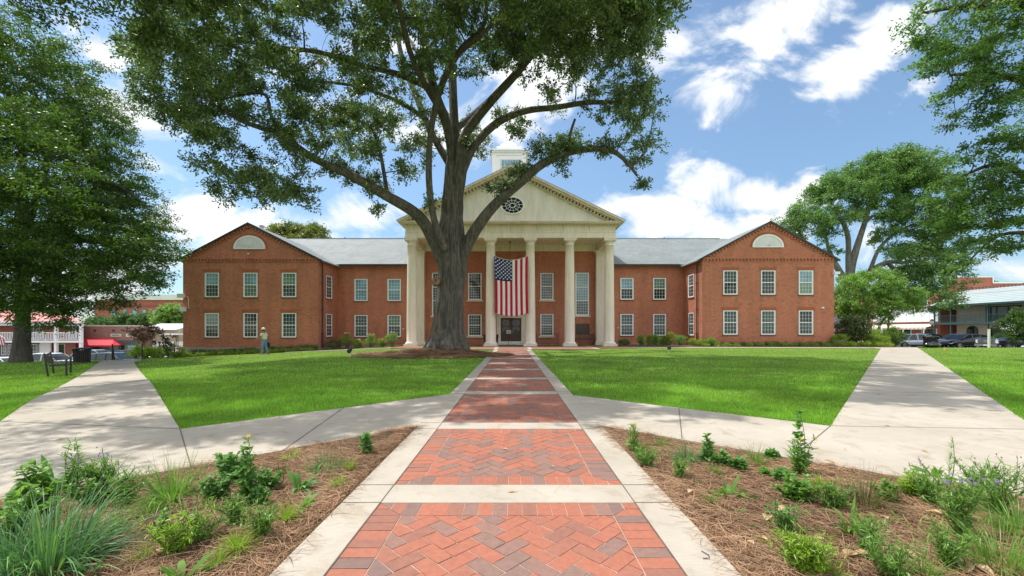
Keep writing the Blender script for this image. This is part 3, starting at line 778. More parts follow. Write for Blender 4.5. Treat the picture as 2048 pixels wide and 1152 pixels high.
# downspouts
for X_,Y_ in ((WL[1]+.13,34.05),(WR[0]-.13,34.15)):
    mb=MB(); mb.tube([(X_,Y_-.2,EAV-.05),(X_,Y_-.1,EAV-.30),(X_,Y_,EAV-.6),(X_,Y_,.9)],.055,8); mb.tube([(X_,Y_,.95),(X_,Y_,-.15)],.075,8)
    for z in (5.2,3.0,1.0): mb.box(X_-.08,X_+.08,Y_-.08,Y_+.08,z,z+.06)
    mb.build('downspout',gutter,CH)
# security cameras and conduit on the left corner, fixture on the right corner
mb=MB()
x_=WL[0]
mb.box(x_-.28,x_+.22,D1-.28,D1-.09,wz(596,D1),wz(588,D1)); mb.box(x_-.12,x_+.30,D1-.26,D1-.01,wz(623,D1),wz(614,D1))
mb.tube([(x_+.22,D1-.03,wz(592,D1)),(x_+.42,D1-.03,wz(594,D1)),(x_+.48,D1-.03,wz(600,D1)),(x_+.48,D1-.03,wz(618,D1))],.018,6)
cm=mb.build('security_camera',white,CH)
mb=MB(); mb.lathe(x_-.2,D1-.18,[(.02,wz(622,D1)),(.11,wz(622.2,D1)),(.11,wz(623.5,D1)),(.075,wz(625.5,D1)),(.02,wz(626.5,D1))],12); mb.build('dome',gl_car,cm)
mb=MB(); x_=WR[1]; mb.box(x_-.12,x_+.32,D1-.25,D1-.01,wz(549,D1),wz(544,D1)); mb.tube([(x_-.02,D1+.1,wz(546,D1)),(x_-.02,D1-.1,wz(546,D1))],.03); mb.build('security_light',white,CH)
mb=MB(); mb.box(wx(1642,D1),wx(1646,D1),D1-.15,D1+.01,wz(617,D1),wz(614,D1)); mb.build('small_sensor',white,CH); mb=MB(); mb.lathe(wx(497.5,D1),D1-.06,[(.02,wz(509.2,D1)),(.06,wz(508.8,D1)),(.06,wz(507,D1)),(.02,wz(506.6,D1))],10); mb.build('small_sensor',white,CH)
mb=MB(); mb.box(wx(418,D1),wx(427,D1),D1-.09,D1-.071,wz(706,D1),wz(700,D1)); mb.build('foundation_vent',dark_metal,CH)
# ---- portico
DC=33.8; DP=37.0; SC_=F/DC
PX0,PX1=-8.78,8.38; cpx=(PX0+PX1)/2
wall_box('wall',PX0+.5,PX1-.5,DP,D2+.3,-.1,8.7,brick_wing)
colx=[-8.33+3.25*i for i in range(6)]
def column_mb():
    mb=MB(); mb.smooth=False
    mb.box(-.56,.56,-.56,.56,-.02,.17); mb.smooth=True
    prof=[(.53,.17),(.55,.22),(.53,.28),(.46,.31),(.44,.36)]
    for i in range(9):
        t=i/8; prof.append((.43-.075*t**1.6,.38+(8.25-.38)*t))
    prof+=[(.385,8.26),(.385,8.30),(.355,8.31),(.355,8.45),(.40,8.50),(.47,8.60)]
    mb.lathe(0,0,prof,28); mb.smooth=False
    mb.box(-.50,.50,-.50,.50,8.60,8.74); mb.box(-.53,.53,-.53,.53,8.741,8.84)
    for z in (3.1,5.8):  # drum joints
        mb.smooth=True; 
    return mb
cme=None
for x in colx:
    if cme is None: c0=column_mb().build('column',stone,CH,local=True); cme=c0.data; c0.location=(x-CH.location.x,DC-CH.location.y,0)
    else:
        c=bpy.data.objects.new('column',cme); sc.collection.objects.link(c); c.parent=CH; c.location=(x-CH.location.x,DC-CH.location.y,0)
for x in (wx(841,DP-.3),wx(1200,DP-.3)):
    mb=MB(); mb.box(x-.50,x+.50,DP-.62,DP+.01,-.02,.17); mb.box(x-.45,x+.45,DP-.57,DP+.01,.17,.30)
    mb.box(x-.36,x+.36,DP-.48,DP+.01,.30,8.0); mb.box(x-.40,x+.40,DP-.53,DP+.01,8.0,8.05); mb.box(x-.37,x+.37,DP-.49,DP+.01,8.05,8.2); mb.box(x-.43,x+.43,DP-.55,DP+.01,8.2,8.3); mb.box(x-.48,x+.48,DP-.6,DP+.01,8.3,8.42)
    mb.build('pilaster',stone,CH)
# entablature: architrave + frieze around, soffit panel
EB=8.84
mb=MB()
mb.box(PX0,PX1,DC-.42,DC+.40,EB,9.28); mb.box(PX0-.03,PX1+.03,DC-.45,DC+.43,9.28,9.34)
mb.box(PX0+.02,PX1-.02,DC-.40,DC+.38,9.34,9.78)
for sx,e in ((PX0,1),(PX1,-1)):
    a,b=sorted((sx,sx+e*.82)); mb.box(a,b,DC+.401,DP+.2,8.42+.002,9.78)
mb.build('entablature',stone,CH)
for i in range(1,8): x=PX0+(PX1-PX0)*i/8; mb=MB().box(x-.008,x+.008,DC-.404,DC-.399,9.34,9.78); mb.build('stone_joint',joint,CH)
mb=MB(); mb.box(PX0+.8,PX1-.8,DC+.402,DP,8.98,9.1)
mb.box(PX0+.82,PX1-.82,DP-.12,DP-.001,8.42,8.979); mb.box(PX0+.82,PX1-.82,DP-.2,DP-.121,8.80,8.979)
for x in (colx[1],colx[2],colx[3],colx[4]): mb.box(x-.22,x+.22,DC+.403,DP-.21,8.86,8.979)
mb.build('soffit',stone,CH)
# cornice, pediment
zc0=9.78; zc1=10.02
YF=DC-.42; AX=wx(1022,33.2); HWD=9.15; APZ=wz(333,33.2); EZ=wz(443,33.2)
mb=MB(); mb.box(PX0-.10,PX1+.10,YF-.12,DP,zc0,zc0+.10)
n=58
for i in range(n):
    x=PX0-.1+(PX1-PX0+.2)*(i+.2)/n; mb.box(x,x+.17,YF-.20,YF-.121,zc0+.02,zc0+.13)
mb.box(PX0-.30,PX1+.30,YF-.40,DP,zc0+.131,zc0+.24); mb.box(PX0-.36,PX1+.36,YF-.46,DP,zc0+.241,zc0+.31)
mb.build('cornice',stone_dirty,CH)
TX0,TX1=AX-HWD,AX+HWD; tz=zc0+.31
sl=(APZ-EZ)/HWD
mb=MB(); mb.prism([(PX0+.15,tz-.02),(PX1-.15,tz-.02),(AX,tz+sl*(AX-PX0-.15)+.05)],YF+.05,DC+.5,'y'); mb.build('tympanum',stucco,CH)
mb=MB(); rk_=MB()
for e in (-1,1):
    xe=AX+e*HWD
    a=Vector((xe,0,EZ)); b=Vector((AX,0,APZ)); d=(b-a).normalized(); nr=Vector((0,1,0)).cross(d)*( -1 if e<0 else 1)
    if nr.z<0: nr=-nr
    L=(b-a).length
    def q(mbx,s0,s1,h0,h1,y0,y1,plumb=True):
        # horizontal-cut ends so both sides meet at apex
        P=[a+d*s0+nr*h0,a+d*s1+nr*h0,a+d*s1+nr*h1,a+d*s0+nr*h1]
        if s1>=L-1e-6:
            P[1]=Vector((AX,0,APZ+h0/nr.z)); P[2]=Vector((AX,0,APZ+h1/nr.z))
        P=[(p.x,p.z) for p in P]
        mbx.prism(P if e<0 else P[::-1],y0,y1,'y')
    q(mb,-.02,L,-.13,.0,YF-.55,DC+9); q(mb,.08,L,-.26,-.131,YF-.45,DC+3); q(mb,.8,L,-.52,-.43,YF-.10,DC+.3)
    n=34
    for i in range(1,n): q(mb,i*L/n,i*L/n+.17,-.43,-.262,YF-.20,YF+.06)
    q(rk_,-.05,L,.001,.06,YF-.52,DC+9)
mb.build('raking_cornice',stone_dirty,CH); rk_.build('roof',plain('cornice_cap',(.25,.21,.15),.7,.3,2),CH)
# side walls / body of the upper portico running back to the cupola
mb=MB(); mb.prism([(AX-HWD+.5,EZ-.3),(AX+HWD-.5,EZ-.3),(AX,APZ-.35)],DC+.5,DC+9,'y'); mb.build('wall',stucco,CH)
# oval window
oc=(wx(1025,33.3),wz(410,33.3)); rx,rz=22/24.6,16.5/24.6; yo=YF+.05
N=36
mb=MB(); mb.prism([(oc[0]+rx*math.cos(2*math.pi*k/N),oc[1]+rz*math.sin(2*math.pi*k/N)) for k in range(N)],yo-.02,yo+.05,'y')
gmb=mb
fr=MB()
def ringq(c1,c2,y0,y1):
    for k in range(N):
        t0,t1=2*math.pi*k/N,2*math.pi*(k+1)/N
        fr.prism([(oc[0]+rx*c_*math.cos(t),oc[1]+rz*c_*math.sin(t)) for c_,t in ((c1,t0),(c1,t1),(c2,t1),(c2,t0))],y0,y1,'y')
ringq(1.08,.95,yo-.07,yo+.02); ringq(.28,.22,yo-.05,yo-.0201); ringq(.64,.61,yo-.045,yo-.0201)
for k in range(12):
    t=2*math.pi*k/12+.13; h_=.013
    P=[(oc[0]+rx*c_*math.cos(t)+o_*h_*-math.sin(t),oc[1]+rz*c_*math.sin(t)+o_*h_*math.cos(t)) for c_,o_ in ((.26,-1),(.96,-1),(.96,1),(.26,1))]
    fr.prism(P,yo-.04,yo-.0202,'y')
f=fr.build('oval_window',white,CH); gmb.build('pane',gl_dark,f)
# portico wall windows
for (a,b,t,bt,rows,gls) in ((936,963.5,546,600,((4,0),(5,0)),(0,0)),(936,963.5,629,672,((3,0),(4,0)),(0,0)),(1080.5,1107,546,600,((4,0),(5,0)),(3,3)),(1080.5,1107,628,672,((4,0),(4,0)),(3,0)),
      (1150.5,1178,545.5,631,((5,0),(5,0),(5,0)),(2,2,3)),(864,891,545.5,631,((5,0),(5,0),(5,0)),(3,3,0))):
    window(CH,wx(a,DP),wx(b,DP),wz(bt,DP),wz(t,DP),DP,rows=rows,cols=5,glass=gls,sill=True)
# entrance
mb=MB(); dx0,dx1=wx(1001.5,DP),wx(1042.5,DP); zt=wz(636,DP); z0=wz(687.5,DP)
mb.box(dx0-.36,dx0,DP-.16,DP+.01,.05,zt+.32); mb.box(dx1,dx1+.36,DP-.16,DP+.01,.05,zt+.32); mb.box(dx0,dx1,DP-.16,DP+.01,zt,zt+.32)
mb.box(dx0-.20,dx0-.05,DP-.20,DP-.161,.05,zt+.16); mb.box(dx1+.05,dx1+.20,DP-.20,DP-.161,.05,zt+.16); mb.box(dx0-.2,dx1+.2,DP-.20,DP-.161,zt+.161,zt+.28); mb.box(dx0-.46,dx1+.46,DP-.26,DP-.161,zt+.321,zt+.42)
mb.box(dx0-.5,dx1+.5,DP-.75,DP-.162,-.01,.05)
mb.build('door_surround',stone,CH)
for i in (0,1):
    a=dx0+(dx1-dx0)/2*i+.01; b=a+(dx1-dx0)/2-.02; mb=MB(); yb=DP-.04
    mb.box(a,a+.14,yb-.04,yb+.04,.06,zt-.01); mb.box(b-.14,b,yb-.04,yb+.04,.06,zt-.01)
    zs=[.06,.32,.98,1.12,1.62,1.74,2.2,zt-.01]
    for z0_,z1_ in ((.30,.42),(.92,1.06),(1.60,1.70),(zt-.16,zt-.01)): mb.box(a+.14,b-.14,yb-.04,yb+.04,z0_,z1_)
    mb.box(a+.14,b-.14,yb-.02,yb+.03,.42,.92)
    for z0_,z1_ in ((1.06,1.60),(1.70,zt-.16)):
        for (p,q_) in (((a+.14,z0_),(b-.14,z1_)),((a+.14,z1_),(b-.14,z0_))):
            d=Vector((q_[0]-p[0],0,q_[1]-p[1])).normalized(); nn=Vector((-d.z,0,d.x))*.02
            mb.prism([(p[0]-nn.x,p[1]-nn.z),(q_[0]-nn.x,q_[1]-nn.z),(q_[0]+nn.x,q_[1]+nn.z),(p[0]+nn.x,p[1]+nn.z)],yb-.035,yb+.0,'y')
    dd=mb.build('door',wood_dark,CH)
    m2=MB(); m2.box(a+.14,b-.14,yb+.005,yb+.02,1.06,1.60); m2.box(a+.14,b-.14,yb+.005,yb+.02,1.70,zt-.16); m2.build('pane',gl_dark,dd)
    m2=MB(); m2.box(a+.0,b-.0,yb-.05,yb-.041,.06,.30); m2.build('kick_plate',plain('steel_plate',(.62,.64,.66),.35,.05,2,metal=.4) if 'steel_plate' not in MATS else MATS['steel_plate'],dd)
    hx=b-.07 if i==0 else a+.07
    m2=MB(); m2.tube([(hx,yb-.05,1.0),(hx,yb-.10,1.03),(hx,yb-.10,1.27),(hx,yb-.05,1.30)],.016,6); m2.build('handle',MATS['steel_plate'],dd)
mb=MB(); mb.box(wx(1151.5,DP),wx(1179,DP),DP-.05,DP+.01,wz(668,DP),wz(647.5,DP)); pq=mb.build('bronze_plaque',plain('bronze',(.06,.045,.035),.5,.3,6,metal=.3),CH)
mb=MB(); x0,x1,z0,z1=wx(1151.5,DP),wx(1179,DP),wz(668,DP),wz(647.5,DP)
for i in range(6): mb.box(x0+.12+.02*(i%2),x1-.12-.06*(i%3),DP-.054,DP-.051,z1-.14-i*.12,z1-.105-i*.12)
mb.build('raised_lettering',plain('bronze_light',(.11,.085,.06),.45,.2,6,metal=.3),pq)
for px_,py_ in ((807,658),(1236,655.5)): 
    x=wx(px_,D2); z=wz(py_,D2); mb=MB().box(x-.05,x+.05,D2-.08,D2+.01,z-.05,z+.05); mb.build('wall_spout',offwhite,CH)
# cupola
DQ=45.0; sq=F/DQ; cqx=wx(1018,DQ); h0=35/sq
q0=DQ; mb=MB()
mb.box(cqx-h0+.1,cqx+h0-.1,q0,q0+2*h0-.2,12.5,wz(306,DQ)); zt_=wz(306,DQ)
for sx in (-1,1): mb.box(cqx+sx*(h0-.3)-.22,cqx+sx*(h0-.3)+.22,q0-.06,q0+.2,15.5,zt_-.25)
mb.box(cqx-h0+.05,cqx+h0-.05,q0-.07,q0+2*h0-.1,zt_-.25,zt_-.001)
mb.box(cqx-h0-.06,cqx+h0+.06,q0-.2,q0+2*h0,zt_,zt_+.16); mb.box(cqx-h0-.2,cqx+h0+.2,q0-.34,q0+2*h0+.12,zt_+.161,zt_+.34)
mb.box(cqx-h0*.72,cqx+h0*.72,q0+.45,q0+2*h0-.6,zt_+.34,zt_+.95)
mb.build('cupola',white,CH)
mb=MB(); mb.smooth=True; zz=zt_+.95; r0=h0*.66
mb.lathe(cqx,q0+h0-.08,[(r0*math.cos(t),zz+r0*.8*math.sin(t)) for t in np.linspace(0,1.5,9)],8,math.pi/8); mb.smooth=False
mb.lathe(cqx,q0+h0-.08,[(.25,zz+r0*.78),(.25,zz+r0*.78+.35),(.35,zz+r0*.78+.4),(.02,zz+r0*.78+.9)],8); mb.build('dome',white,CH)
window(CH,wx(1001,DQ),wx(1039,DQ),14.6,wz(319,DQ),q0,cols=6,rows=((4,0),(4,0)),glass=(2,2))
# roof vent on the left wing
mb=MB(); x=wx(523.5,36); zt__=wz(451,36); mb.box(x-.13,x+.13,35.9,36.15,9.4,zt__-.06); mb.box(x-.17,x+.17,35.86,36.19,zt__-.06,zt__); mb.build('roof_vent',plain('galvanised',(.5,.52,.54),.4,.1,3,metal=.5),CH)
mb=MB()
for px_ in (1328,690): mb.tube([(wx(px_,44.8),44.75,11.0),(wx(px_,44.8),44.75,11.45)],.06,8)
mb.build('vent_pipe',dark_metal,CH)
# ================================================================ things on and by the portico
# flag
FY=DC-.62; fx0,fx1=wx(988,FY),wx(1056,FY); fz1,fz0=wz(511.5,FY),wz(626,FY)
FL=thing('hanging_flag',((fx0+fx1)/2,FY,fz0),'large striped flag with white stars on blue hung vertically above the entrance','flag')
red=plain('flag_red',(.45,.012,.03),.7,.1,2); fwhite=plain('flag_white',(.74,.74,.78),.7,.05,2); blue=plain('flag_blue',(.012,.03,.12),.7,.15,2)
for m_n in (red,fwhite,blue): m_n.node_tree.nodes['Principled BSDF'].inputs['Specular IOR Level'].default_value=.15
def fpos(u_,v_):    # u 0..1 left to right, v 0..1 top to bottom
    sag=.36*4*u_*(1-u_)
    zt=fz1-sag*(1-v_)**1.4-.30*4*u_*(1-u_)*v_**2*.9; pinch=1-.03*math.sin(math.pi*min(1,v_*1.0))**.8
    x=(fx0+fx1)/2+.04*v_+(u_-.5)*(fx1-fx0)*(pinch-.04*v_*(1-u_))
    z=zt-(fz1-fz0)*v_*(1.0)+ sag*(1-v_)**1.4*v_
    y=FY-.03*math.sin(u_*11+v_*2)*(.3+.4*v_)*.8-.03*math.sin(v_*7+u_*4)
    return (x,y,z)
NU,NV=13*4,48
V=[fpos(i/NU,j/NV) for j in range(NV+1) for i in range(NU+1)]; fs=[];mi=[]
for j in range(NV):
    for i in range(NU):
        a=j*(NU+1)+i; fs.append((a,a+NU+1,a+NU+2,a+1)); st=i//4
        mi.append(2 if (st<7 and j<NV*.41) else (0 if st%2==0 else 1))
cl_=npmesh('cloth',V,fs,[red,fwhite,blue],FL,True,mi); so_=cl_.modifiers.new('thickness','SOLIDIFY'); so_.thickness=.008
mb=MB(); usz=7/13; vs_=.41
for c in range(9):
    nn=6 if c%2==0 else 5
    for r_ in range(nn):
        uc=usz*(c+.75)/9.5; vc=vs_*((r_+.5) if nn==6 else (r_+1))/6
        cx_,cy_,cz_=fpos(uc,vc); pts=[]
        for k in range(10):
            rr=.085 if k%2==0 else .036; t=math.pi/2*0+2*math.pi*k/10; pts.append((cx_+rr*math.cos(t),cy_-.022,cz_+rr*math.sin(t)))
        mb.add(pts+[(cx_,cy_-.024,cz_)],[(k,(k+1)%10,10) for k in range(10)])
mb.build('star_field',fwhite,FL)
mb=MB(); mb.tube([fpos(i/12,0) for i in range(13)],.02,6); mb.build('header_rope',offwhite,FL)
# lantern on a chain
LN=thing('hanging_lantern',(wx(1020,35.5),35.5,6.2),'black lantern hanging on a long chain from the portico ceiling behind the flag','lantern')
x=wx(1020,35.5); mb=MB(); mb.tube([(x,35.5,8.97),(x,35.5,7.0)],.018,6); mb.lathe(x,35.5,[(.02,8.97),(.09,8.97),(.09,8.92),(.02,8.90)],10); mb.build('chain',dark_metal,LN)
mb=MB(); mb.lathe(x,35.5,[(.04,7.1),(.22,6.85),(.25,6.82),(.25,6.78),(.2,6.78)],6); mb.lathe(x,35.5,[(.18,6.2),(.22,6.22),(.12,6.1),(.03,6.05)],6)
for k in range(6): t=math.pi*k/3; mb.tube([(x+.21*math.cos(t),35.5+.21*math.sin(t),6.8),(x+.18*math.cos(t),35.5+.18*math.sin(t),6.2)],.012,4)
mb.build('frame',dark_metal,LN)
mb=MB(); mb.lathe(x,35.5,[(.16,6.22),(.19,6.78)],6); mb.build('glass',gl_mid,LN)
# notice stand
x=wx(1017,34.6); NS=thing('notice_stand',(x,34.6,.02),'small white notice on a thin black floor stand before the entrance doors','sign')
mb=MB(); mb.tube([(x,34.6,.03),(x,34.6,1.05)],.016,6); mb.lathe(x,34.6,[(.16,.02),(.16,.04),(.02,.05)],12); mb.build('stand',dark_metal,NS)
mb=MB(); mb.box(x-.17,x+.17,34.56,34.58,1.02,1.30); b=mb.build('notice_board',plain('notice_paper',(.62,.52,.58),.6,.05,3),NS)
mb=MB(); mb.box(x-.08,x+.02,34.553,34.559,1.08,1.24); mb.box(x+.05,x+.12,34.553,34.559,1.1,1.18); mb.build('print',plain('print_dark',(.2,.06,.10),.6,.1,3),b)
def railing(name,x0,x1,y,z0,z1,label,nb):
    t=thing(name,((x0+x1)/2,y,z0),label,'railing')
    mb=MB(); mb.box(x0,x1,y-.02,y+.02,z1-.03,z1); mb.box(x0,x1,y-.015,y+.015,z0+.1,z0+.125)
    for xx in (x0,x1): mb.box(xx-.02,xx+.02,y-.02,y+.02,z0,z1+.06)
    mb.build('frame',dark_metal,t); mb=MB()
    for i in range(1,nb): xx=x0+(x1-x0)*i/nb; mb.box(xx-.008,xx+.008,y-.008,y+.008,z0+.125,z1-.03)
    mb.build('baluster',dark_metal,t)
railing('porch_railing',wx(1073,36),wx(1116,36),36.0,.03,1.0,'thin black metal railing before the ground floor window right of the door',20)
def porch_bench(cx,y,z,label):
    t=thing('porch_bench',(cx,y,z),label,'bench'); w_=.86
    mb=MB()
    for i in range(5): mb.box(cx-w_,cx+w_,y-.25+i*.095,y-.25+i*.095+.07,z+.42,z+.45)
    mb.build('seat',dark_metal,t); mb=MB()
    n=17
    for i in range(n): xx=cx-w_+(2*w_)*i/(n-1); mb.box(xx-.022,xx+.022,y+.24,y+.26,z+.5,z+.88)
    mb.box(cx-w_,cx+w_,y+.235,y+.27,z+.88,z+.92); mb.box(cx-w_,cx+w_,y+.235,y+.27,z+.47,z+.50); mb.build('backrest',dark_metal,t)
    for sx in (-1,1):
        xx=cx+sx*w_; mb=MB(); mb.box(xx-.025,xx+.025,y-.27,y-.22,z,z+.66); mb.box(xx-.025,xx+.025,y+.235,y+.275,z,z+.92); mb.box(xx-.03,xx+.03,y-.28,y+.234,z+.66,z+.69); mb.build('leg',dark_metal,t)
porch_bench(wx(1169.5,36.3),36.3,.03,'black metal slatted bench under the bronze plaque in the portico')
# small dark planter left of door partly behind the columns
def planter(cx,y,label):
    t=thing('tall_planter',(cx,y,.03),label,'planter'); mb=MB()
    mb.lathe(cx,y,[(.16,.03),(.20,.10),(.19,.55),(.25,.88),(.27,.90),(.27,.94),(.23,.94),(.2,.85)],4,math.pi/4); mb.build('pot',dark_metal,t)
planter(wx(971,35.2),35.2,'tall black planter against the column left of the door')
planter(wx(993,35.6),35.6,'tall narrow black planter close beside the left door post')
# ================================================================ TREES
def quads_at(P,L,Wd,rg,up=.35,dirs=None):
    """rhombic leaves centred at P"""
    n=len(P); d=rg.normal(0,1,(n,3)) if dirs is None else dirs+rg.normal(0,.55,(n,3)); d/=np.linalg.norm(d,axis=1,keepdims=True)+1e-9
    nn=rg.normal(0,1,(n,3)); nn[:,2]=np.abs(nn[:,2])+up
    s=np.cross(d,nn); s/=np.linalg.norm(s,axis=1,keepdims=True)+1e-9
    l=(L*rg.uniform(.7,1.25,n))[:,None]; wd=(Wd*rg.uniform(.75,1.2,n))[:,None]
    V=np.stack([P,P+d*l*.45+s*wd*.5,P+d*l,P+d*l*.45-s*wd*.5],1)
    return V.reshape(-1,3)
def grow(cl,skel,rg,seg=4,droop=.12,minr=.012,maxr=.09):
    """branch from the nearest existing limb point to every leaf-cluster centre; returns polylines"""
    nodes=np.array([s[0] for s in skel]); rr=np.array([s[1] for s in skel]); root=nodes[0]
    dmin=np.array([np.min(np.linalg.norm(nodes-c,axis=1)) for c in cl]); order=np.argsort(dmin); out=[]
    for i in order:
        c=cl[i]; d=np.linalg.norm(nodes-c,axis=1); k=int(np.argmin(d+ (nodes[:,2]>c[2]+1.0)*1.0)); a=nodes[k]; L=d[k]
        if L<.15: continue
        r0=min(maxr,rr[k]*.75,minr+.016*L+.01); t=np.linspace(0,1,seg+1)[:,None]
        p=a+(c-a)*t; side=rg.normal(0,.10*L,3); p+=np.sin(t*math.pi)*side+np.sin(t*math.pi)*np.array([0,0,droop*L])
        r=r0+(minr-r0)*t[:,0]; out.append((p,r)); nodes=np.vstack([nodes,p[1:]]); rr=np.concatenate([rr,r[1:]])
    return out
def resample(pts,rad,step):
    P=[np.array(p,float) for p in pts]; out=[];ro=[]
    n=len(P)
    for i in range(n-1):
        p0=P[max(i-1,0)];p1=P[i];p2=P[i+1];p3=P[min(i+2,n-1)]; k=max(2,int(np.linalg.norm(p2-p1)/step))
        for j in range(k):
            t=j/k; out.append(.5*((2*p1)+(-p0+p2)*t+(2*p0-5*p1+4*p2-p3)*t*t+(-p0+3*p1-3*p2+p3)*t**3)); ro.append(rad[i]+(rad[i+1]-rad[i])*t)
    out.append(P[-1]); ro.append(rad[-1]); return out,ro
def tubes_np(lines,seg=4):
    """many thin tapered tubes fast"""
    Vs=[];Fs=[];b=0
    for p,r in lines:
        n=len(p); t=np.gradient(p,axis=0); t/=np.linalg.norm(t,axis=1,keepdims=True)+1e-9
        ref=np.array([0,0,1.]) if abs(t[0,2])<.9 else np.array([1.,0,0]); a=np.cross(t,ref); a/=np.linalg.norm(a,axis=1,keepdims=True)+1e-9; c=np.cross(t,a)
        th=np.linspace(0,2*math.pi,seg,endpoint=False)
        ring=p[:,None,:]+(a[:,None,:]*np.cos(th)[None,:,None]+c[:,None,:]*np.sin(th)[None,:,None])*np.asarray(r)[:,None,None]
        Vs.append(ring.reshape(-1,3)); i=np.arange(n-1)[:,None]*seg; k=np.arange(seg)[None,:]; k2=(k+1)%seg
        Fs.append((np.stack([i+k,i+k2,i+seg+k2,i+seg+k],-1)+b).reshape(-1,4)); b+=n*seg
    return np.concatenate(Vs),np.concatenate(Fs)
def limb_mesh(pts,rad,seg,rough,seed,step=.35,flare=None):
    p,r=resample(pts,rad,step); p=np.array(p); r=np.array(r); n=len(p); rg=np.random.default_rng(seed)
    t=np.gradient(p,axis=0); t/=np.linalg.norm(t,axis=1,keepdims=True)
    a=np.cross(t,np.array([0,1.,0])); a/=np.linalg.norm(a,axis=1,keepdims=True); c=np.cross(t,a)
    th=np.linspace(0,2*math.pi,seg,endpoint=False); R_=np.ones((n,seg))*r[:,None]
    ph=rg.uniform(0,6.28,8); s=np.arange(n)[:,None]*step
    if flare is not None and seg>60:
        K=26; cp=rg.normal(0,1,(n//5+3,K)); hh_=np.arange(n)/5; i0=hh_.astype(int); fr_=(hh_-i0)[:,None]; i0=np.minimum(i0,len(cp)-2)
        row=cp[i0]*(1-fr_)+cp[i0+1]*fr_; kk=np.arange(seg)/seg*K; a0=kk.astype(int)%K; a1=(a0+1)%K; fk=(kk%1); fk=fk*fk*(3-2*fk)
        R_*=1+.028*(row[:,a0]*(1-fk)+row[:,a1]*fk)
        K=60; cp=rg.normal(0,1,(n//3+3,K)); hh_=np.arange(n)/3; i0=np.minimum(hh_.astype(int),len(cp)-2); fr_=(hh_-hh_.astype(int))[:,None]
        row=cp[i0]*(1-fr_)+cp[i0+1]*fr_; kk=np.arange(seg)/seg*K; a0=kk.astype(int)%K; a1=(a0+1)%K; fk=(kk%1)
        R_*=1+.016*(row[:,a0]*(1-fk)+row[:,a1]*fk)
    for k,(m_,am) in enumerate(((2,.05),(3,.06),(5,.045),(7,.035),(11,.03),(17,.03),(23,.025))): R_*=1+rough*am*np.sin(m_*th[None]+ph[k]+.25*np.sin(s*.6+k)*2)
    R_*=1+rough*.04*np.sin(s*1.3+ph[7])
    if flare is not None:
        hh=p[:,2]-p[0,2]; R_*=1+flare*np.exp(-hh/.55)[:,None]*(.55+.45*np.sin(6*th+ph[1])[None]+.25*np.sin(11*th+ph[2])[None])
    V=p[:,None]+(a[:,None]*np.cos(th)[None,:,None]+c[:,None]*np.sin(th)[None,:,None])*R_[:,:,None]
    i=np.arange(n-1)[:,None]*seg; k=np.arange(seg)[None]; k2=(k+1)%seg
    F_=np.stack([i+k,i+k2,i+seg+k2,i+seg+k],-1).reshape(-1,4)
    return V.reshape(-1,3),F_,p,r
def blob_pts(blobs,rg,density):
    """leaf-cluster centres from blobs (centre, radii, weight)"""
    out=[]
    for (c,rad,wt) in blobs:
        vol=rad[0]*rad[1]*rad[2]; n=max(2,int(density*wt*vol**.72)); u_=rg.normal(0,1,(n,3)); u_/=np.linalg.norm(u_,axis=1,keepdims=True)
        q=rg.uniform(.15,1,(n,1))**(1/2.2); out.append(np.array(c)+u_*q*np.array(rad))
    return np.concatenate(out)
def tree(name,base,label,cat,limbs,cl,leafm,barkm,per,crad,lsize,lw,seed,group=None,trunk_seg=14,flare=.5,rough=1,twigs=7,droop=.12,flat=.75,minr=.012,trunk_over=None,keep=None,maxr=.09):
    rg=np.random.default_rng(seed); T=thing(name,base,label,cat,group)
    Vs=[];Fs=[];b=0;sk=[]
    for i,(pts,rad) in enumerate(limbs):
        sg=trunk_over if (i==0 and trunk_over) else (trunk_seg if rad[0]>.15 else 8)
        V,F_,p,r=limb_mesh(pts,rad,sg,rough,seed+i,.13 if (i==0 and trunk_over) else .3 if rad[0]>.15 else .4,flare if i==0 else None); Vs.append(V);Fs.append(F_+b);b+=len(V)
        for q,rq in zip(p[(len(p)//3 if i==0 else 0):],r[(len(p)//3 if i==0 else 0):]): sk.append((q,rq))
    cl=np.array(cl); 
    if keep is not None: cl=cl[keep(cl)]
    br=grow(cl,sk,rg,minr=minr,droop=droop,maxr=maxr)
    if br:
        V,F_=tubes_np(br,5); Vs.append(V);Fs.append(F_+b);b+=len(V)
    # twigs inside clusters and leaves along them
    n=len(cl); cr=crad*rg.uniform(.65,1.35,n)
    td=rg.normal(0,1,(n,twigs,3)); td[:,:,2]*=flat; td/=np.linalg.norm(td,axis=2,keepdims=True)
    td=td*cr[:,None,None]; td[:,:,2]*=flat
    tw=[]
    tv0=np.repeat(cl[:,None],twigs,1).reshape(-1,3); tv1=(cl[:,None]+td).reshape(-1,3); tdn=td.reshape(-1,3)
    pv=np.cross(tdn,rg.normal(0,1,tdn.shape)); pv/=np.linalg.norm(pv,axis=1,keepdims=True)+1e-9
    w_=max(.004,minr*.5); TV=np.stack([tv0+pv*w_,tv0-pv*w_,tv1-pv*w_*.4,tv1+pv*w_*.4],1).reshape(-1,3); TF=np.arange(len(TV)).reshape(-1,4)+b; Vs.append(TV);Fs.append(TF)
    o=npmesh('trunk',np.concatenate(Vs),np.concatenate(Fs),barkm,T,True)
    m=n*per; ci=rg.integers(0,n,m); ti=rg.integers(0,twigs,m); t=rg.uniform(.12,1.05,m)[:,None]
    P=cl[ci]+td[ci,ti]*t+rg.normal(0,1,(m,3))*(crad*.13)
    V=quads_at(P,lsize,lw,rg,.4,dirs=td[ci,ti]/crad*.8+np.array([0,0,-.15]))
    npmesh('crown',V,np.arange(len(V)).reshape(-1,4),leafm,T)
    return T
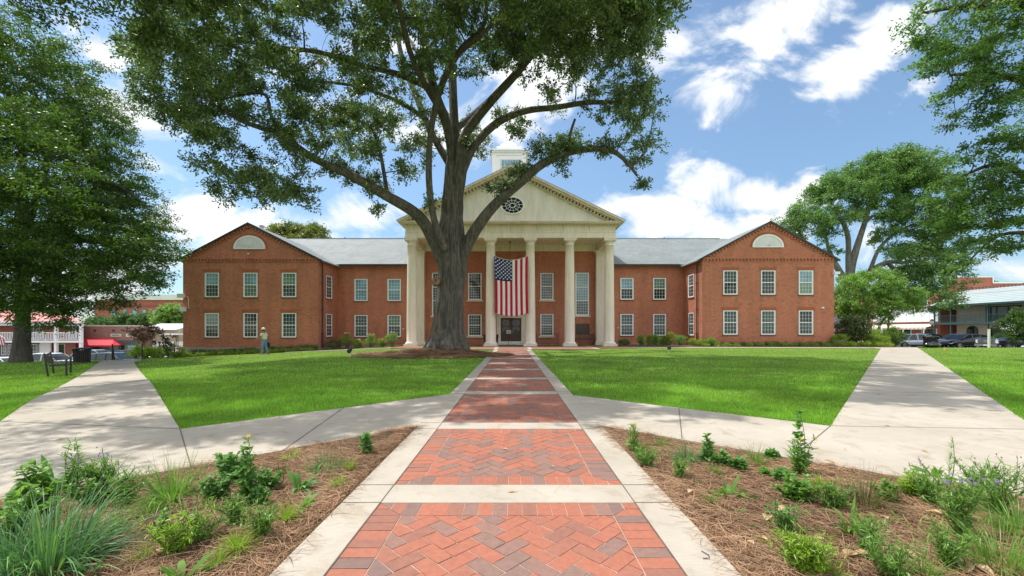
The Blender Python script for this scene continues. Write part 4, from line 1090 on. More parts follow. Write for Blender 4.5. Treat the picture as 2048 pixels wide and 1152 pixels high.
# ---- the big oak ------------------------------------------------------------
OD=22.3; U=OD/F
def wp(px,py,D=OD): return tuple(W(px,py,D))
bz=gzf(-3.6,OD)+.12
limbs=[([(-3.62,OD,bz-.25),(-3.62,OD,bz+.5),(-3.60,OD,bz+1.2),wp(899,600),wp(905,530),wp(903,470),wp(905,400),wp(912,330),wp(915,290)],[.94,.88,.78,.70,.68,.62,.54,.50,.44]),
 ([wp(893,535,OD-.1),wp(868,480,OD-.3),wp(835,430,OD-.8),wp(770,390,OD-1.3),wp(700,350,OD-1.8),wp(630,318,OD-2.2),wp(560,270,OD-2.4),wp(480,240,OD-2.6),wp(400,190,OD-2.5)],[.5,.46,.42,.34,.30,.24,.18,.12,.07]),
 ([wp(918,525,OD),wp(945,470,OD-.2),wp(985,415,OD-.5),wp(1040,365,OD-.8),wp(1085,328,OD-1),wp(1140,305,OD-1.2),wp(1200,298,OD-1.3),wp(1235,308,OD-1.3),wp(1262,335,OD-1.2),wp(1274,352,OD-1.2)],[.52,.44,.40,.37,.32,.26,.22,.17,.12,.08]),
 ([wp(905,320,OD),wp(893,250,OD-.3),wp(868,180,OD-.8),wp(855,110,OD-1.2),wp(838,40,OD-1.5),wp(810,-50,OD-2)],[.40,.36,.34,.30,.24,.14]),
 ([wp(912,310,OD+.2),wp(908,230,OD+.5),wp(905,150,OD+.9),wp(907,60,OD+1.2),wp(910,-60,OD+1.6),wp(900,-200,OD+2)],[.45,.40,.34,.30,.22,.10]),
 ([wp(915,310,OD),wp(935,262,OD-.2),wp(975,210,OD-.6),wp(1030,150,OD-1.2),wp(1075,95,OD-1.8),wp(1120,60,OD-2.2),wp(1165,45,OD-2.6),wp(1200,5,OD-3.0),wp(1225,-60,OD-3.4)],[.40,.38,.36,.33,.29,.26,.23,.18,.10]),
 ([wp(925,345,OD+.1),wp(950,290,OD+.1),wp(995,245,OD),wp(1050,222,OD-.2),wp(1110,215,OD-.4),wp(1175,205,OD-.5),wp(1235,203,OD-.6),wp(1290,180,OD-.8)],[.34,.31,.28,.26,.23,.19,.14,.07]),
 ([wp(890,500,OD-.9),wp(868,440,OD-1.3),wp(858,370,OD-1.7),wp(858,300,OD-2.0),wp(865,240,OD-2.3),wp(883,170,OD-2.6),wp(920,100,OD-3),wp(965,55,OD-3.3),wp(975,-20,OD-3.8),wp(990,-120,OD-4.5)],[.30,.26,.24,.23,.22,.21,.19,.16,.12,.06]),
 ([wp(900,330,OD+.6),wp(865,270,OD+1.0),wp(835,200,OD+1.5),wp(805,120,OD+2),wp(790,30,OD+2.4),wp(780,-80,OD+2.8)],[.32,.28,.25,.21,.16,.08]),
 ([wp(868,180,OD-.9),wp(800,150,OD-2),wp(720,130,OD-3),wp(640,105,OD-3.8),wp(560,95,OD-4.4),wp(460,80,OD-4.6),wp(380,90,OD-4.6)],[.24,.20,.17,.14,.11,.08,.05]),
 ([wp(775,392,OD-1.3),wp(765,330,OD-1.1),wp(755,285,OD-1),wp(738,250,OD-.9),wp(700,236,OD-.8),wp(660,215,OD-.8)],[.16,.14,.12,.10,.08,.05]),
 ([wp(560,268,OD-2.4),wp(540,225,OD-2.6),wp(533,190,OD-2.7),wp(495,188,OD-2.8),wp(440,200,OD-2.9)],[.13,.12,.10,.08,.05]),
 ([wp(1138,303,OD-1.2),wp(1140,270,OD-1.3),wp(1150,238,OD-1.4)],[.13,.11,.10]),
 ([wp(855,240,OD+.6),wp(790,200,OD+.4),wp(700,170,OD+.2),wp(600,160,OD),wp(520,140,OD)],[.2,.17,.13,.10,.05]),
 ([wp(1262,335,OD-1.2),wp(1290,305,OD-1.3),wp(1300,270,OD-1.4)],[.10,.08,.05]),
 ([wp(884,225,OD-.5),wp(830,130,OD-4),wp(800,20,OD-6.5),wp(760,-150,OD-8.5)],[.26,.20,.14,.06]),
 ([wp(912,112,OD-2.95),wp(1010,20,OD-6),wp(1080,-130,OD-8.5),wp(1120,-260,OD-10)],[.14,.14,.11,.05]),
 ([wp(908,255,OD+.4),wp(860,170,OD+4),wp(820,80,OD+6.5),wp(760,20,OD+8)],[.26,.2,.14,.06]),
 ([wp(908,262,OD+.35),wp(1000,180,OD+4),wp(1070,110,OD+6.5),wp(1130,60,OD+8)],[.26,.2,.14,.06])]
limbs=[limbs[0]]+[(p,[q*.66 for q in r_]) for p,r_ in limbs[1:]]
def bl(px,py,rx,ry,D,dr,wt=1): k=D/F; return ((tuple(W(px,py,D))),(rx*k,dr,ry*k),wt)
OB=[bl(320,100,70,75,20,3,1),bl(290,60,45,45,20,2),bl(410,50,100,80,19.5,3.5),bl(405,215,80,60,20,3),bl(330,225,34,32,20,1.5,.9),bl(470,320,75,50,20,3,.85),bl(530,385,90,38,20,2.2,.8),bl(600,400,50,22,20,1.6,.7),
 bl(440,390,28,18,20,1,.6),bl(545,190,110,85,19.5,4),bl(600,50,130,80,18.5,4.5),bl(640,320,70,45,20.5,3,.8),bl(705,215,85,75,20,4,.75),bl(750,70,100,85,18.5,5),
 bl(752,395,34,48,22,1.6,.75),bl(785,345,40,45,22.5,2,.5),bl(820,250,38,60,21,2,.4),bl(880,110,60,70,19,3,.6),bl(960,30,90,50,19,4,.8),bl(1070,40,80,55,19,4,.85),bl(1180,60,80,60,19.5,3.5,.85),
 bl(1285,50,52,60,20,2.5,.9),bl(1225,150,75,50,20.5,3,.9),bl(1270,225,52,52,21,2.2,.9),bl(1120,150,50,50,21,2.5,.35),bl(1290,300,32,35,21,1.4,.8),bl(1275,355,14,20,21,.8,.4),bl(1060,285,45,28,21.3,1.4,.35),
 bl(1165,298,55,10,21,.8,.3),bl(1045,345,35,14,21.4,.6,.25),bl(1005,135,50,65,21,3,.35),bl(950,300,22,30,22.6,1,.35),bl(840,330,25,45,21,1,.4),bl(965,395,24,22,21.6,.5,.12),bl(640,220,60,45,21,2.5,.5),bl(925,190,22,60,22,1.5,.25),bl(1100,190,30,25,21.5,1.2,.25),bl(1040,250,30,14,21.7,.8,.25),
 bl(980,360,16,25,21.6,.5,.12),bl(875,400,20,30,21.3,.6,.15),bl(1190,235,35,18,21,1,.35),bl(1070,20,60,60,23,3,.5),
 bl(1050,330,30,12,21.4,.4,3),bl(1090,312,30,12,21.2,.4,3),bl(1150,294,45,9,21.1,.4,3),bl(1215,292,30,12,21,.5,3),bl(1120,330,20,8,21.1,.4,2),bl(1150,232,24,16,20.9,.6,1.5),bl(1010,385,16,22,21.6,.4,2),
 # upper crown above the frame
 bl(420,-80,120,90,19,4,.6),bl(620,-130,150,110,18,5,.6),bl(850,-160,160,110,19,6,.6),bl(1080,-130,140,110,19,5,.6),bl(1240,-70,90,80,20,4,.6)]
# the side towards the viewer, far overhead (casts the dappled shade on the near paths), and the side towards the courthouse
OB+=[((-6,13,14.5),(3.6,2.6,1.6),1.44),((1.5,11.6,14.5),(3.4,2.0,1.1),1.60),((-5.0,9.6,14),(3.4,1.6,.9),2.40),((-8.8,8.2,13.5),(2.2,1.5,.9),2.08),((4.5,14.5,14.5),(2.8,2.5,1.6),1.44),((-3,16,15),(5,3,1.6),1.44),((-12,15,12.5),(3.6,3,1.4),1.44),((-1,19,16),(4,3,1.6),1.28),((-14,12,12),(3.5,3,1.2),2.08),((-10,11,12.5),(2.5,2,1),2.08),((-15,19,13),(3,3,1.3),1.44),((3,17,14),(3,2.5,1.2),1.60),((-1,13,14),(2.5,1.5,.9),1.92),((3.2,9.8,13.5),(2.2,1.3,.8),1.92),((-11,14,14),(3,3,2),0.64),
     ((-8,27,14),(5,3,2.4),0.45),((0,28,14.5),(5,2.6,2.2),0.40)]
def oak_keep(c):
    px=CX+F*c[:,0]/c[:,1]; py=CY-F*(c[:,2]-H)/c[:,1]; k=~((py>-25)&(px<262)); k&=~((py>-10)&(py<60)&(px<285)); k&=~((py>250)&(px<350))
    k&=~((py>-60)&(py<210)&(px>300)&(px<1020)&(np.sin(c[:,0]*2.1+c[:,2]*1.7)*np.cos(c[:,2]*2.3-c[:,1]*1.1)>.18))
    # open places between the limbs
    for (a,b,rx_,ry_) in ((1015,308,44,34),(1090,255,40,24),(985,345,40,22),(1120,385,60,22),(950,345,24,30),(870,330,18,60),(1000,190,38,26),(905,250,10,120),(820,250,14,40),(770,330,16,30),(1190,255,40,22),(700,400,60,30),(640,360,16,14),(1000,440,120,50)):
        k&=((px-a)/rx_)**2+((py-b)/ry_)**2>1
    return k
cl=blob_pts(OB,np.random.default_rng(5),8.6)
tree('oak_tree',(-3.62,OD,bz-.1),'huge spreading oak with fluted grey trunk in a mulch ring in front of the portico','tree',limbs,cl,lf_oak,bk_oak,215,.57,.15,.075,11,trunk_over=180,flare=.75,keep=oak_keep,rough=1.1,twigs=9,flat=.8)
# bark knot on the trunk
OT=[o for o in bpy.data.objects if o.name=='oak_tree'][0]
kn=wp(872,563,OD-.55); mb=MB(); mb.smooth=True
mb.lathe(0,0,[(.02,-.26),(.16,-.22),(.24,-.10),(.25,.02),(.19,.12),(.10,.14),(.07,.05),(.01,.03)],12)
ko=mb.build('burl',bark('burl_bark',(.07,.045,.03),(.34,.22,.13),2),OT,local=True); ko.location=Vector(kn)-OT.location; ko.rotation_euler=(R(70),R(-12),0)
mb=MB(); a=Vector(wp(1078,90,OD-1.9)); mb.tube([a,a+Vector((.02,-.05,.38))],[.13,.11],10); mb.build('cut_stub',plain('cut_wood',(.50,.30,.15),.8,.2,9),OT)
# ---- left tree --------------------------------------------------------------
def tz(x,y): return gzf(x,y)
LX,LY=-28.7,24.0; z=tz(LX,LY)
def pl(px,py,D): return tuple(W(px,py,D))
limbs=[([(LX,LY,z-.2),(LX,LY,z+1.2),(LX+.05,LY,z+3),(LX+.1,LY,z+6),(LX,LY,z+10),(LX,LY,z+16)],[.40,.33,.30,.28,.22,.1]),
 ([(LX,LY,z+3.4),pl(120,560,23),pl(200,520,22),pl(280,490,21.5),pl(330,480,21)],[.2,.16,.11,.07,.03]),
 ([(LX,LY,z+5),pl(130,430,23),pl(220,370,22),pl(300,420,21)],[.22,.16,.10,.03]),
 ([(LX,LY,z+7),pl(110,290,23),pl(180,220,22.5)],[.2,.14,.05]),
 ([(LX,LY,z+4),(LX+1,LY-4,z+5.5),(LX+2,LY-8,z+6)],[.2,.14,.05]),([(LX,LY,z+6),(LX-1,LY+4,z+8),(LX-1,LY+8,z+9)],[.2,.14,.05]),([(LX,LY,z+5.5),(LX-5,LY,z+7),(LX-9,LY-1,z+8)],[.2,.14,.05])]
LB=[bl(40,180,110,150,21.5,4,1),bl(120,330,120,110,21.5,4,1),bl(60,480,130,100,21.5,4.5,1),bl(190,470,110,80,20.5,3,.8),bl(270,500,60,35,20,2,.7),bl(315,485,34,22,20,1.2,.6),bl(255,560,60,40,20.5,2,.7),bl(150,590,90,38,21,2.5,.8),bl(60,610,80,28,22,3,.7),
 bl(20,570,70,60,20,4,1),bl(185,250,40,50,21,2,.7),bl(170,180,26,30,21,1.5,.5),bl(215,330,35,50,20.8,1.6,.6),bl(110,640,45,20,21.5,1.5,.5),bl(150,645,30,14,21.5,1,.4),bl(300,450,30,18,20.4,1.2,.5),bl(320,555,26,14,20,1,.35),bl(290,560,30,18,20.3,1,.4),bl(230,425,50,40,20.6,1.6,.7),
 ((-34,24,8),(6,6,5),.5),((-29,28,8),(6,5,5),.5),((-29,24,15),(6,5,4),.5),((-27,17,9.5),(4,3,3.5),.55),((-20,16.5,8.5),(3,2.2,2),.4)]
cl=blob_pts(LB,np.random.default_rng(9),13.5)
tree('shade_tree',(LX,LY,z),'dense dark green tree with black trunk filling the left side above the bench','tree',limbs,cl,lf_left,bk_dark,150,.68,.15,.07,21,flare=.5,twigs=9,flat=.55,droop=.05)
# near tree outside the left edge whose outer twigs hang into the top corner
NX,NY=-14.5,6.2; limbs=[([(NX,NY,-.5),(NX,NY,2.5),(NX+.2,NY,5),(NX+.3,NY,9),(NX,NY,13)],[.42,.36,.32,.22,.08]),([(NX,NY,4),(NX+1.5,NY+.5,8),(NX+3,NY+.6,11)],[.12,.08,.03]),([(NX,NY,4),(NX-.5,NY+2,9),(NX-.2,NY+4,11.5)],[.10,.06,.02]),([(NX,NY,4),(NX-3,NY,7),(NX-5,NY,9)],[.16,.1,.04])]
NB=[((NX+4.2,NY-.6,9.6),(2.8,2.2,1.2),.50),((NX+2.0,NY+3.5,10.5),(2.4,1.8,1.0),.4),((NX+1,NY-2.5,8.5),(3,2.4,2),.5),((NX-2.5,NY,10),(3,3,2),.35),(pl(110,18,12.5),(1.6,.8,.35),.45),(pl(200,4,11.5),(1.1,.6,.3),.35)]
tree('shade_tree',(NX,NY,-.2),'tree whose outer twigs hang into the top left corner in front of the sky','tree',limbs,blob_pts(NB,np.random.default_rng(3),36),lf_left,bk_dark,85,.5,.12,.055,31,twigs=7,flat=.5)
# ---- right hand foreground tree --------------------------------------------
RX,RY=24.5,15.5; z=tz(RX,RY)
limbs=[([(RX,RY,z-.2),(RX,RY,z+2.5),(RX,RY,z+6),(RX-.2,RY,z+10),(RX,RY,z+15)],[.6,.5,.42,.32,.1]),
 ([(RX,RY,z+4.5),pl(2100,380,17),pl(2000,330,17.5),pl(1930,350,17.5)],[.24,.17,.1,.04]),
 ([(RX,RY,z+7),pl(2100,190,16.5),pl(2000,150,16.5),pl(1900,150,16.5)],[.24,.17,.1,.04]),
 ([(RX,RY,z+10),pl(2080,20,16),pl(1950,10,16),pl(1850,25,16)],[.2,.15,.1,.04]),([(RX,RY,z+5),(RX+3,RY+3,z+8),(RX+6,RY+4,z+9)],[.2,.14,.05]),([(RX,RY,z+4.5),pl(2100,470,18),pl(2000,470,19),pl(1940,520,20)],[.16,.12,.07,.03])]
RB=[bl(2000,40,90,70,16,3,1),bl(1900,20,55,30,16,1.8,.8),bl(1835,25,22,18,16,.8,.5),bl(1925,95,50,28,16,1.6,.9),bl(2010,150,60,60,16.5,2.6,1),bl(1930,180,36,26,16.5,1.4,.8),bl(1975,220,45,30,16.5,1.8,.8),bl(1955,300,36,28,17,1.6,.8),bl(2020,330,45,55,17,2.4,.9),
 bl(1935,365,50,40,17.5,1.8,.75),bl(1990,420,70,42,17.5,2.4,.85),bl(1920,440,45,35,18,1.6,.8),bl(1960,495,50,22,18.5,1.6,.7),bl(2030,440,30,50,18,2,.8),bl(1900,420,22,30,18,1.2,.6),bl(2030,500,26,14,18,1.2,.5),((RX+2,RY+1,10),(5,4,4),.6),((RX,RY-4,10),(4,3,3),.5),((RX-1,RY,15),(4,4,2.5),.5)]
tree('shade_tree',(RX,RY,z),'tall tree reaching into the picture from the right edge, leaves against blue sky','tree',limbs,blob_pts(RB,np.random.default_rng(4),15),lf_right,bk_dark,150,.5,.13,.065,41,twigs=8,flat=.6)
# ---- big tree behind the right wing ------------------------------------------
BX,BY=41.5,52.0; BD=BY
def pb(px,py,D=BD): return tuple(W(px,py,D))
z=-.9
limbs=[([(pb(1700,640)[0],BD,z),pb(1700,590),pb(1700,545),pb(1712,500),pb(1728,450),pb(1742,405),pb(1760,370)],[.7,.62,.55,.38,.31,.22,.10]),
 ([pb(1700,560),pb(1697,520),pb(1695,470),pb(1678,430),pb(1668,410)],[.4,.33,.26,.18,.07]),
 ([pb(1700,575),pb(1675,535),pb(1660,505),pb(1650,470),pb(1635,440)],[.4,.34,.26,.15,.06]),
 ([pb(1704,585),pb(1740,545),pb(1775,525),pb(1810,525),pb(1850,520)],[.42,.34,.26,.2,.08]),
 ([pb(1775,525),pb(1790,545),pb(1800,585)],[.26,.2,.08]),([pb(1740,540),pb(1760,495),pb(1800,460),pb(1850,440)],[.25,.2,.14,.05]),([pb(1728,450),pb(1750,430),pb(1800,420)],[.2,.14,.05])]
BB=[bl(1780,350,90,42,BD,5,.9),bl(1700,385,70,40,BD,4,.85),bl(1840,380,60,45,BD,4,.8),bl(1640,410,40,34,BD,3,.7),bl(1620,445,50,30,BD,3,.7),bl(1580,455,34,22,BD,2.5,.6),bl(1760,420,80,26,BD,4,.6),bl(1850,450,55,30,BD,4,.7),bl(1880,490,55,34,BD,4,.7),bl(1830,490,50,18,BD,3,.5),
 bl(1770,470,45,18,BD,3,.45),bl(1860,560,55,40,BD-4,3.5,.7),bl(1885,530,45,30,BD-4,3,.7),bl(1820,545,40,20,BD-3,2.5,.5),bl(1745,480,25,14,BD,2,.4),bl(1790,320,60,18,BD,3,.7),bl(1660,460,25,14,BD,2,.5),bl(1880,600,34,24,BD-6,2.5,.5),bl(1665,490,22,18,BD-1,2,.5),bl(1720,435,30,18,BD-2,3,.5),bl(1640,375,20,16,BD,2,.6),bl(1680,352,22,16,BD,2,.6),bl(1750,326,26,14,BD,2,.6),bl(1825,322,34,14,BD,2.4,.6),bl(1880,420,40,30,BD-3,3,.6),bl(1590,430,18,16,BD,2,.5),bl(1810,500,40,14,BD-4,2,.6)]
BC=blob_pts(BB,np.random.default_rng(6),7.5); bx_p=CX+F*BC[:,0]/BC[:,1]; by_p=CY-F*(BC[:,2]-H)/BC[:,1]; kk_=np.ones(len(BC),bool)
for (a,b,rx_,ry_) in ((1690,470,16,34),(1725,490,24,24),(1650,428,10,14),(1800,478,34,12),(1770,393,28,8),(1690,408,14,9),(1840,415,18,9),(1740,440,12,26),(1612,420,8,10)): kk_&=((bx_p-a)/rx_)**2+((by_p-b)/ry_)**2>1
BC=BC[kk_]
tree('shade_tree',(pb(1700,640)[0],BD,z),'broad tree with pale forked limbs rising behind the right wing','tree',limbs,BC,lf_mid,bk_grey,150,.95,.25,.13,51,twigs=10,flat=.7,minr=.03,maxr=.16)
# smaller light green tree right of the wing
SX,SY=wx(1740,38),38.0; z=tz(SX,SY)
def ps(px,py,D=SY): return tuple(W(px,py,D))
limbs=[([(SX,SY,z-.1),ps(1742,670),ps(1738,640),ps(1745,600)],[.16,.13,.11,.05]),([(SX-.2,SY,z),ps(1728,660),ps(1715,620),ps(1705,590)],[.12,.10,.08,.03]),([(SX+.2,SY,z),ps(1760,650),ps(1785,620),ps(1800,600)],[.12,.10,.08,.03]),([(SX,SY,z+.2),ps(1775,665),ps(1775,600)],[.1,.08,.03])]
SB=[bl(1700,575,32,28,SY,2,1),bl(1745,565,50,24,SY,2.5,1),bl(1795,585,34,26,SY,2.2,1),bl(1690,610,24,24,SY,1.8,.9),bl(1735,610,50,26,SY,2.5,.8),bl(1790,615,36,20,SY,2,.7),bl(1820,600,18,20,SY,1.4,.7),bl(1700,640,24,12,SY,1.4,.5),bl(1760,635,34,10,SY,1.6,.4)]
tree('small_tree',(SX,SY,z),'small light green multi-stemmed tree beside the right wing','tree',limbs,blob_pts(SB,np.random.default_rng(8),26),lf_light,bk_grey,130,.45,.13,.08,61,twigs=7)
# small street tree at the far right in front of the truck
TX_,TY_=wx(2032,33),33.0; z=tz(TX_,TY_)
tree('young_tree',(TX_,TY_,z),'young bushy street tree in front of the dark pickup at the right edge','tree',[([(TX_,TY_,z-.1),(TX_,TY_,z+1.2),(TX_+.05,TY_,z+2.4),(TX_,TY_,z+3.4)],[.06,.05,.04,.015])],
 blob_pts([bl(2030,650,22,22,TY_,.9,1),bl(2045,625,18,14,TY_,.7,.8),bl(2015,672,16,10,TY_,.6,.7),bl(2045,672,18,12,TY_,.7,.7)],np.random.default_rng(2),48),lf_left,bk_dark,110,.3,.12,.07,71,twigs=6)
# burgundy crape myrtle and small magnolia left of the left wing
def small(name,px,D,topy,label,lf,blobs,seed,stems=3,lsize=.12,lw=.06,per=100,dens=40,crad=.32,zb=None,bk=None,group=None):
    x=wx(px,D); z=tz(x,D) if zb is None else zb; top=wz(topy,D)-z; rg=random.Random(seed); L=[]
    for i in range(stems):
        a=rg.uniform(0,6.28); s=rg.uniform(.1,.35)*top*.6; L.append(([(x+.05*i,D,z-.05),(x+math.cos(a)*s*.3,D+math.sin(a)*s*.3,z+top*.35),(x+math.cos(a)*s,D+math.sin(a)*s,z+top*.75)],[.012*top+.015,.009*top+.01,.01]))
    return tree(name,(x,D,z),label,'tree' if 'tree' in name or 'myrtle' in name or 'magnolia' in name else 'shrub',L,blob_pts(blobs,np.random.default_rng(seed),dens),lf,bk or bk_grey,per,crad,lsize,lw,seed,twigs=6,flare=.1,minr=.008,group=group)
small('crape_myrtle',291,31,650,'small crape myrtle with sparse burgundy leaves left of the left wing',lf_burg,[bl(285,662,26,14,31,1.0,.8),bl(305,668,22,10,31,.9,.6),bl(275,672,16,9,31,.7,.5),bl(290,682,20,6,31,.8,.3)],81,4,per=80)
small('small_magnolia',335,30,666,'slim young magnolia with bronze-green leaves near the left wing corner',lf_mag,[bl(336,676,9,9,30,.4,.9),bl(334,690,12,10,30,.5,.9),bl(336,700,10,5,30,.4,.5)],82,3,lsize=.14,lw=.07,per=70,dens=50,crad=.2)
# magnolia tops showing above the roof
for px_,ry_,l,sd_ in ((578,462,'magnolia crown showing above the roof, left one of the two',83),(625,462,'magnolia crown showing above the roof, right one of the two',84)):
    D=62; x=wx(px_,D); cy=ry_
    limbs=[([(x,D,-1),(x,D,6),(x,D,11),(x,D,wz(455,D))],[.4,.35,.25,.06])]
    tree('magnolia_tree',(x,D,-1),l,'tree',limbs,blob_pts([bl(px_-10,472,26,14,D,3,1),bl(px_+6,460,14,13,D,2,1),bl(px_-20,462,10,9,D,1.5,.7),bl(px_,490,36,20,D,4,.7),((x,D,9),(4,4,3),.4)],np.random.default_rng(sd_),17),lf_olive,bk_grey,90,.8,.32,.16,sd_,twigs=8,minr=.03,group=None)
# far trees
def far(px,topy,rx_,D,zb,label,lf,seed,lsize=.35,dens=11,h=None):
    x=wx(px,D); k=D/F; top=wz(topy,D); H_=top-zb
    limbs=[([(x,D,zb),(x,D,zb+H_*.4),(x+.3,D,zb+H_*.85)],[.035*H_,.028*H_,.05])]
    return tree('background_tree',(x,D,zb),label,'tree',limbs,blob_pts([((x,D,zb+H_*.62),(rx_*k,rx_*k*.8,H_*.36),1),((x-rx_*k*.4,D,zb+H_*.5),(rx_*k*.6,rx_*k*.6,H_*.3),.7),((x+rx_*k*.45,D,zb+H_*.48),(rx_*k*.6,rx_*k*.6,H_*.3),.7)],np.random.default_rng(seed),dens),lf,bk_grey,110,rx_*k*.16+.25,lsize,lsize*.55,seed,twigs=7,minr=.02)
far(345,606,34,84,-2.5,'light green tree behind the beige building next to the left wing',lf_light,91)
far(262,622,34,88,-2.5,'middle green tree below the windows of the far brick building',lf_far,92)
far(200,632,36,88,-2.5,'green tree showing left of the far brick building over the red awning',lf_far,93)
far(302,624,24,90,-2.5,'green tree in front of the far brick building, right of its windows',lf_far,94)
far(1960,556,36,98,-1,'rounded green tree rising behind the stepped brick parapet on the right',lf_far,95)
far(2020,576,26,92,-1,'low yellow-green tree behind the long metal roof at the right',lf_light,96)
far(2060,568,22,90,-1,'dark green tree at the right edge behind the long metal roof',lf_far,97)
# ================================================================ SHRUBS
def shrub(px,D,topy,rxm,label,lf,seed,name='shrub',group=None,lsize=.075,lw=.04,per=110,crad=.17,n=22,zb=None,cat='shrub',x=None,h=None,box=False):
    x=wx(px,D) if x is None else x; z=tz(x,D) if zb is None else zb; H_=(wz(topy,D)-z) if h is None else h; H_=max(.2,H_); rg=np.random.default_rng(seed)
    T=thing(name,(x,D,z),label,cat,group)
    u_=rg.normal(0,1,(n,3)); u_/=np.linalg.norm(u_,axis=1,keepdims=True); q=rg.uniform(.3,1,(n,1))**.5
    c=np.array([x,D,z+H_*.52])+u_*q*np.array([rxm,rxm*.8,H_*.42])
    lines=[(np.stack([np.array([x,D,z]),(np.array([x,D,z])+a)/2+rg.normal(0,.03,3),a]),np.array([.014,.010,.004])) for a in c]
    V,F_=tubes_np(lines,4); npmesh('stem',V,F_,bk_grey,T)
    m=n*per; ci=rg.integers(0,n,m); P=c[ci]+rg.normal(0,1,(m,3))*crad*np.array([1,1,.8])*.62; P[:,2]=np.maximum(P[:,2],z+.01)
    V=quads_at(P,lsize,lw,rg,.5); npmesh('foliage',V,np.arange(len(V)).reshape(-1,4),lf,T); return T
# right corner group
shrub(1708,34.6,630,1.45,'dark glossy evergreen shrub at the right wing corner under the small tree',lf_mag,101,n=60,lsize=.13,lw=.07,crad=.3,per=150,zb=0)
shrub(1765,35.2,652,1.6,'bright green clipped hedge mass right of the dark evergreen shrub',lf_yel,102,n=70,crad=.28,per=150,zb=-.1,name='hedge',cat='hedge')
shrub(1790,34.2,652,.75,'tall dark green block at the right end of the hedge beside the white car',lf_left,103,n=34,crad=.22,per=150,zb=-.1)
shrub(1752,33.4,668,.95,'rounded yellow-green shrub in front of the bright hedge',lf_yel,104,n=40,crad=.18,per=140,zb=0)
shrub(1680,33.2,668,.65,'yellow-green shrub tight against the right wing corner',lf_yel,105,n=26,crad=.18,per=120,zb=0)
for i,(px_,h_) in enumerate(((1700,.35),(1725,.4),(1748,.32),(1772,.3),(1690,.3))):
    shrub(px_,32.4,0,.55,'low yellow-green mounded plant edging the bed below the right corner shrubs',lf_yel,110+i,n=12,per=90,h=h_,group='low edging plants by the right corner',cat='plant',name='edging_plant')
# bed left of the left wing
for i,(px_,D,h_,lf,l) in enumerate(((272,27.5,.75,lf_yel,'bright yellow-green round shrub nearest the railing steps'),(290,28.5,.62,lf_light,'light green shrub under the burgundy crape myrtle'),(307,28.5,.55,lf_yel,'yellow-green shrub between crape myrtle and young magnolia'),(320,29.5,.62,lf_light,'light green shrub just left of the young magnolia'),(350,30,.6,lf_yel,'yellow-green shrub between the young magnolia and the left wing'))):
    shrub(px_,D,0,.62,l,lf,130+i,n=24,per=100,h=h_+.25,crad=.17)
shrub(361,31.4,0,.5,'low yellow-green plant at the foot of the left wing corner',lf_yel,139,h=.35)
# rows at the foundation
i=0
for px_ in range(374,640,15):
    X_=wx(px_,32.9); z=tz(X_,32.9)
    shrub(0,32.9,0,.34,'low dark green shrub in the row against the left wing wall',lf_shrub,150+i,x=X_,h=.5,n=9,per=80,group='dark shrubs along the left wing',crad=.14); i+=1
for px_ in range(380,636,16):
    X_=wx(px_,32.2)
    shrub(0,32.2,0,.28,'small yellow-green plant in the front row along the left wing bed',lf_yel,180+i,x=X_,h=.26,n=7,per=60,group='yellow-green plants along the left wing',name='edging_plant',cat='plant',crad=.12); i+=1
for px_ in range(1420,1668,22):
    X_=wx(px_,33.05)
    shrub(0,33.05,0,.36,'low dark green shrub in the row against the right wing wall',lf_shrub,220+i,x=X_,h=.36,n=8,per=80,group='dark shrubs along the right wing',crad=.13); i+=1
for px_ in range(1411,1680,22):
    X_=wx(px_,32.5)
    shrub(0,32.5,0,.3,'small yellow-green plant in the front row along the right wing bed',lf_yel,250+i,x=X_,h=.3,n=8,per=60,group='yellow-green plants along the right wing',name='edging_plant',cat='plant',crad=.12); i+=1
for px_,D,h_,r_,lf,l in ((668,34.4,.85,.75,lf_shrub,'broad dark green shrub in the corner of the left wing and main wall'),(695,34.2,1.35,.5,lf_light,'tall light green rose bush under the lower window nearest the left wing'),(716,34.0,.75,.35,lf_yel,'small pale bush between the two rose bushes left of the portico'),
   (742,34.0,1.15,.5,lf_light,'light green rose bush between the two lower windows left of the portico'),(763,33.9,.7,.35,lf_yel,'low light green bush just left of the rose beside the portico'),(784,33.9,1.25,.45,lf_light,'tall light green rose bush beside the left portico column'),
   (1248,34.0,.6,.45,lf_shrub,'small dark shrub beside the right portico column'),(1283,34,1.05,.28,lf_light,'slender light green bush left of the first tall bush right of portico'),(1299,34,1.0,.26,lf_yel,'slender yellow-green bush under the second window right of portico'),
   (1312,34,1.15,.26,lf_light,'tall slender green bush under the second window right of portico'),(1339,34,1.2,.42,lf_yel,'tall rounded yellow-green bush midway between portico and right wing'),(1326,34.2,.7,.3,lf_light,'low green bush between the slender bush and the tall yellow-green one'),(1360,34.2,1.0,.5,lf_light,'leafy green bush near the downspout of the right wing'),
   (1384,34.0,.6,.4,lf_yel,'low pale bush right by the downspout of the right wing'),(1402,33,.6,.28,lf_yel,'small yellow-green bush at the inner corner of the right wing'),(1423,32.9,.75,.35,lf_light,'light green bush at the left end of the right wing bed')):
    T_=shrub(px_,D,0,r_,l,lf,300+i,h=h_,n=26,per=75,crad=.15,name='rose_bush' if 'rose' in l else 'shrub'); i+=1
    if 'rose' in l:
        rr_=random.Random(i); x=wx(px_,D); z=tz(x,D)
        for k in range(6): a,b=rr_.uniform(-r_,r_)*.7,rr_.uniform(-.2,.2); mb=MB().lathe(x+a,D+b-.1,[(.01,z+h_*.92),(.05,z+h_*.95),(.04,z+h_*.99),(.01,z+h_)],6); mb.build('blossom',pinkfl,T_)
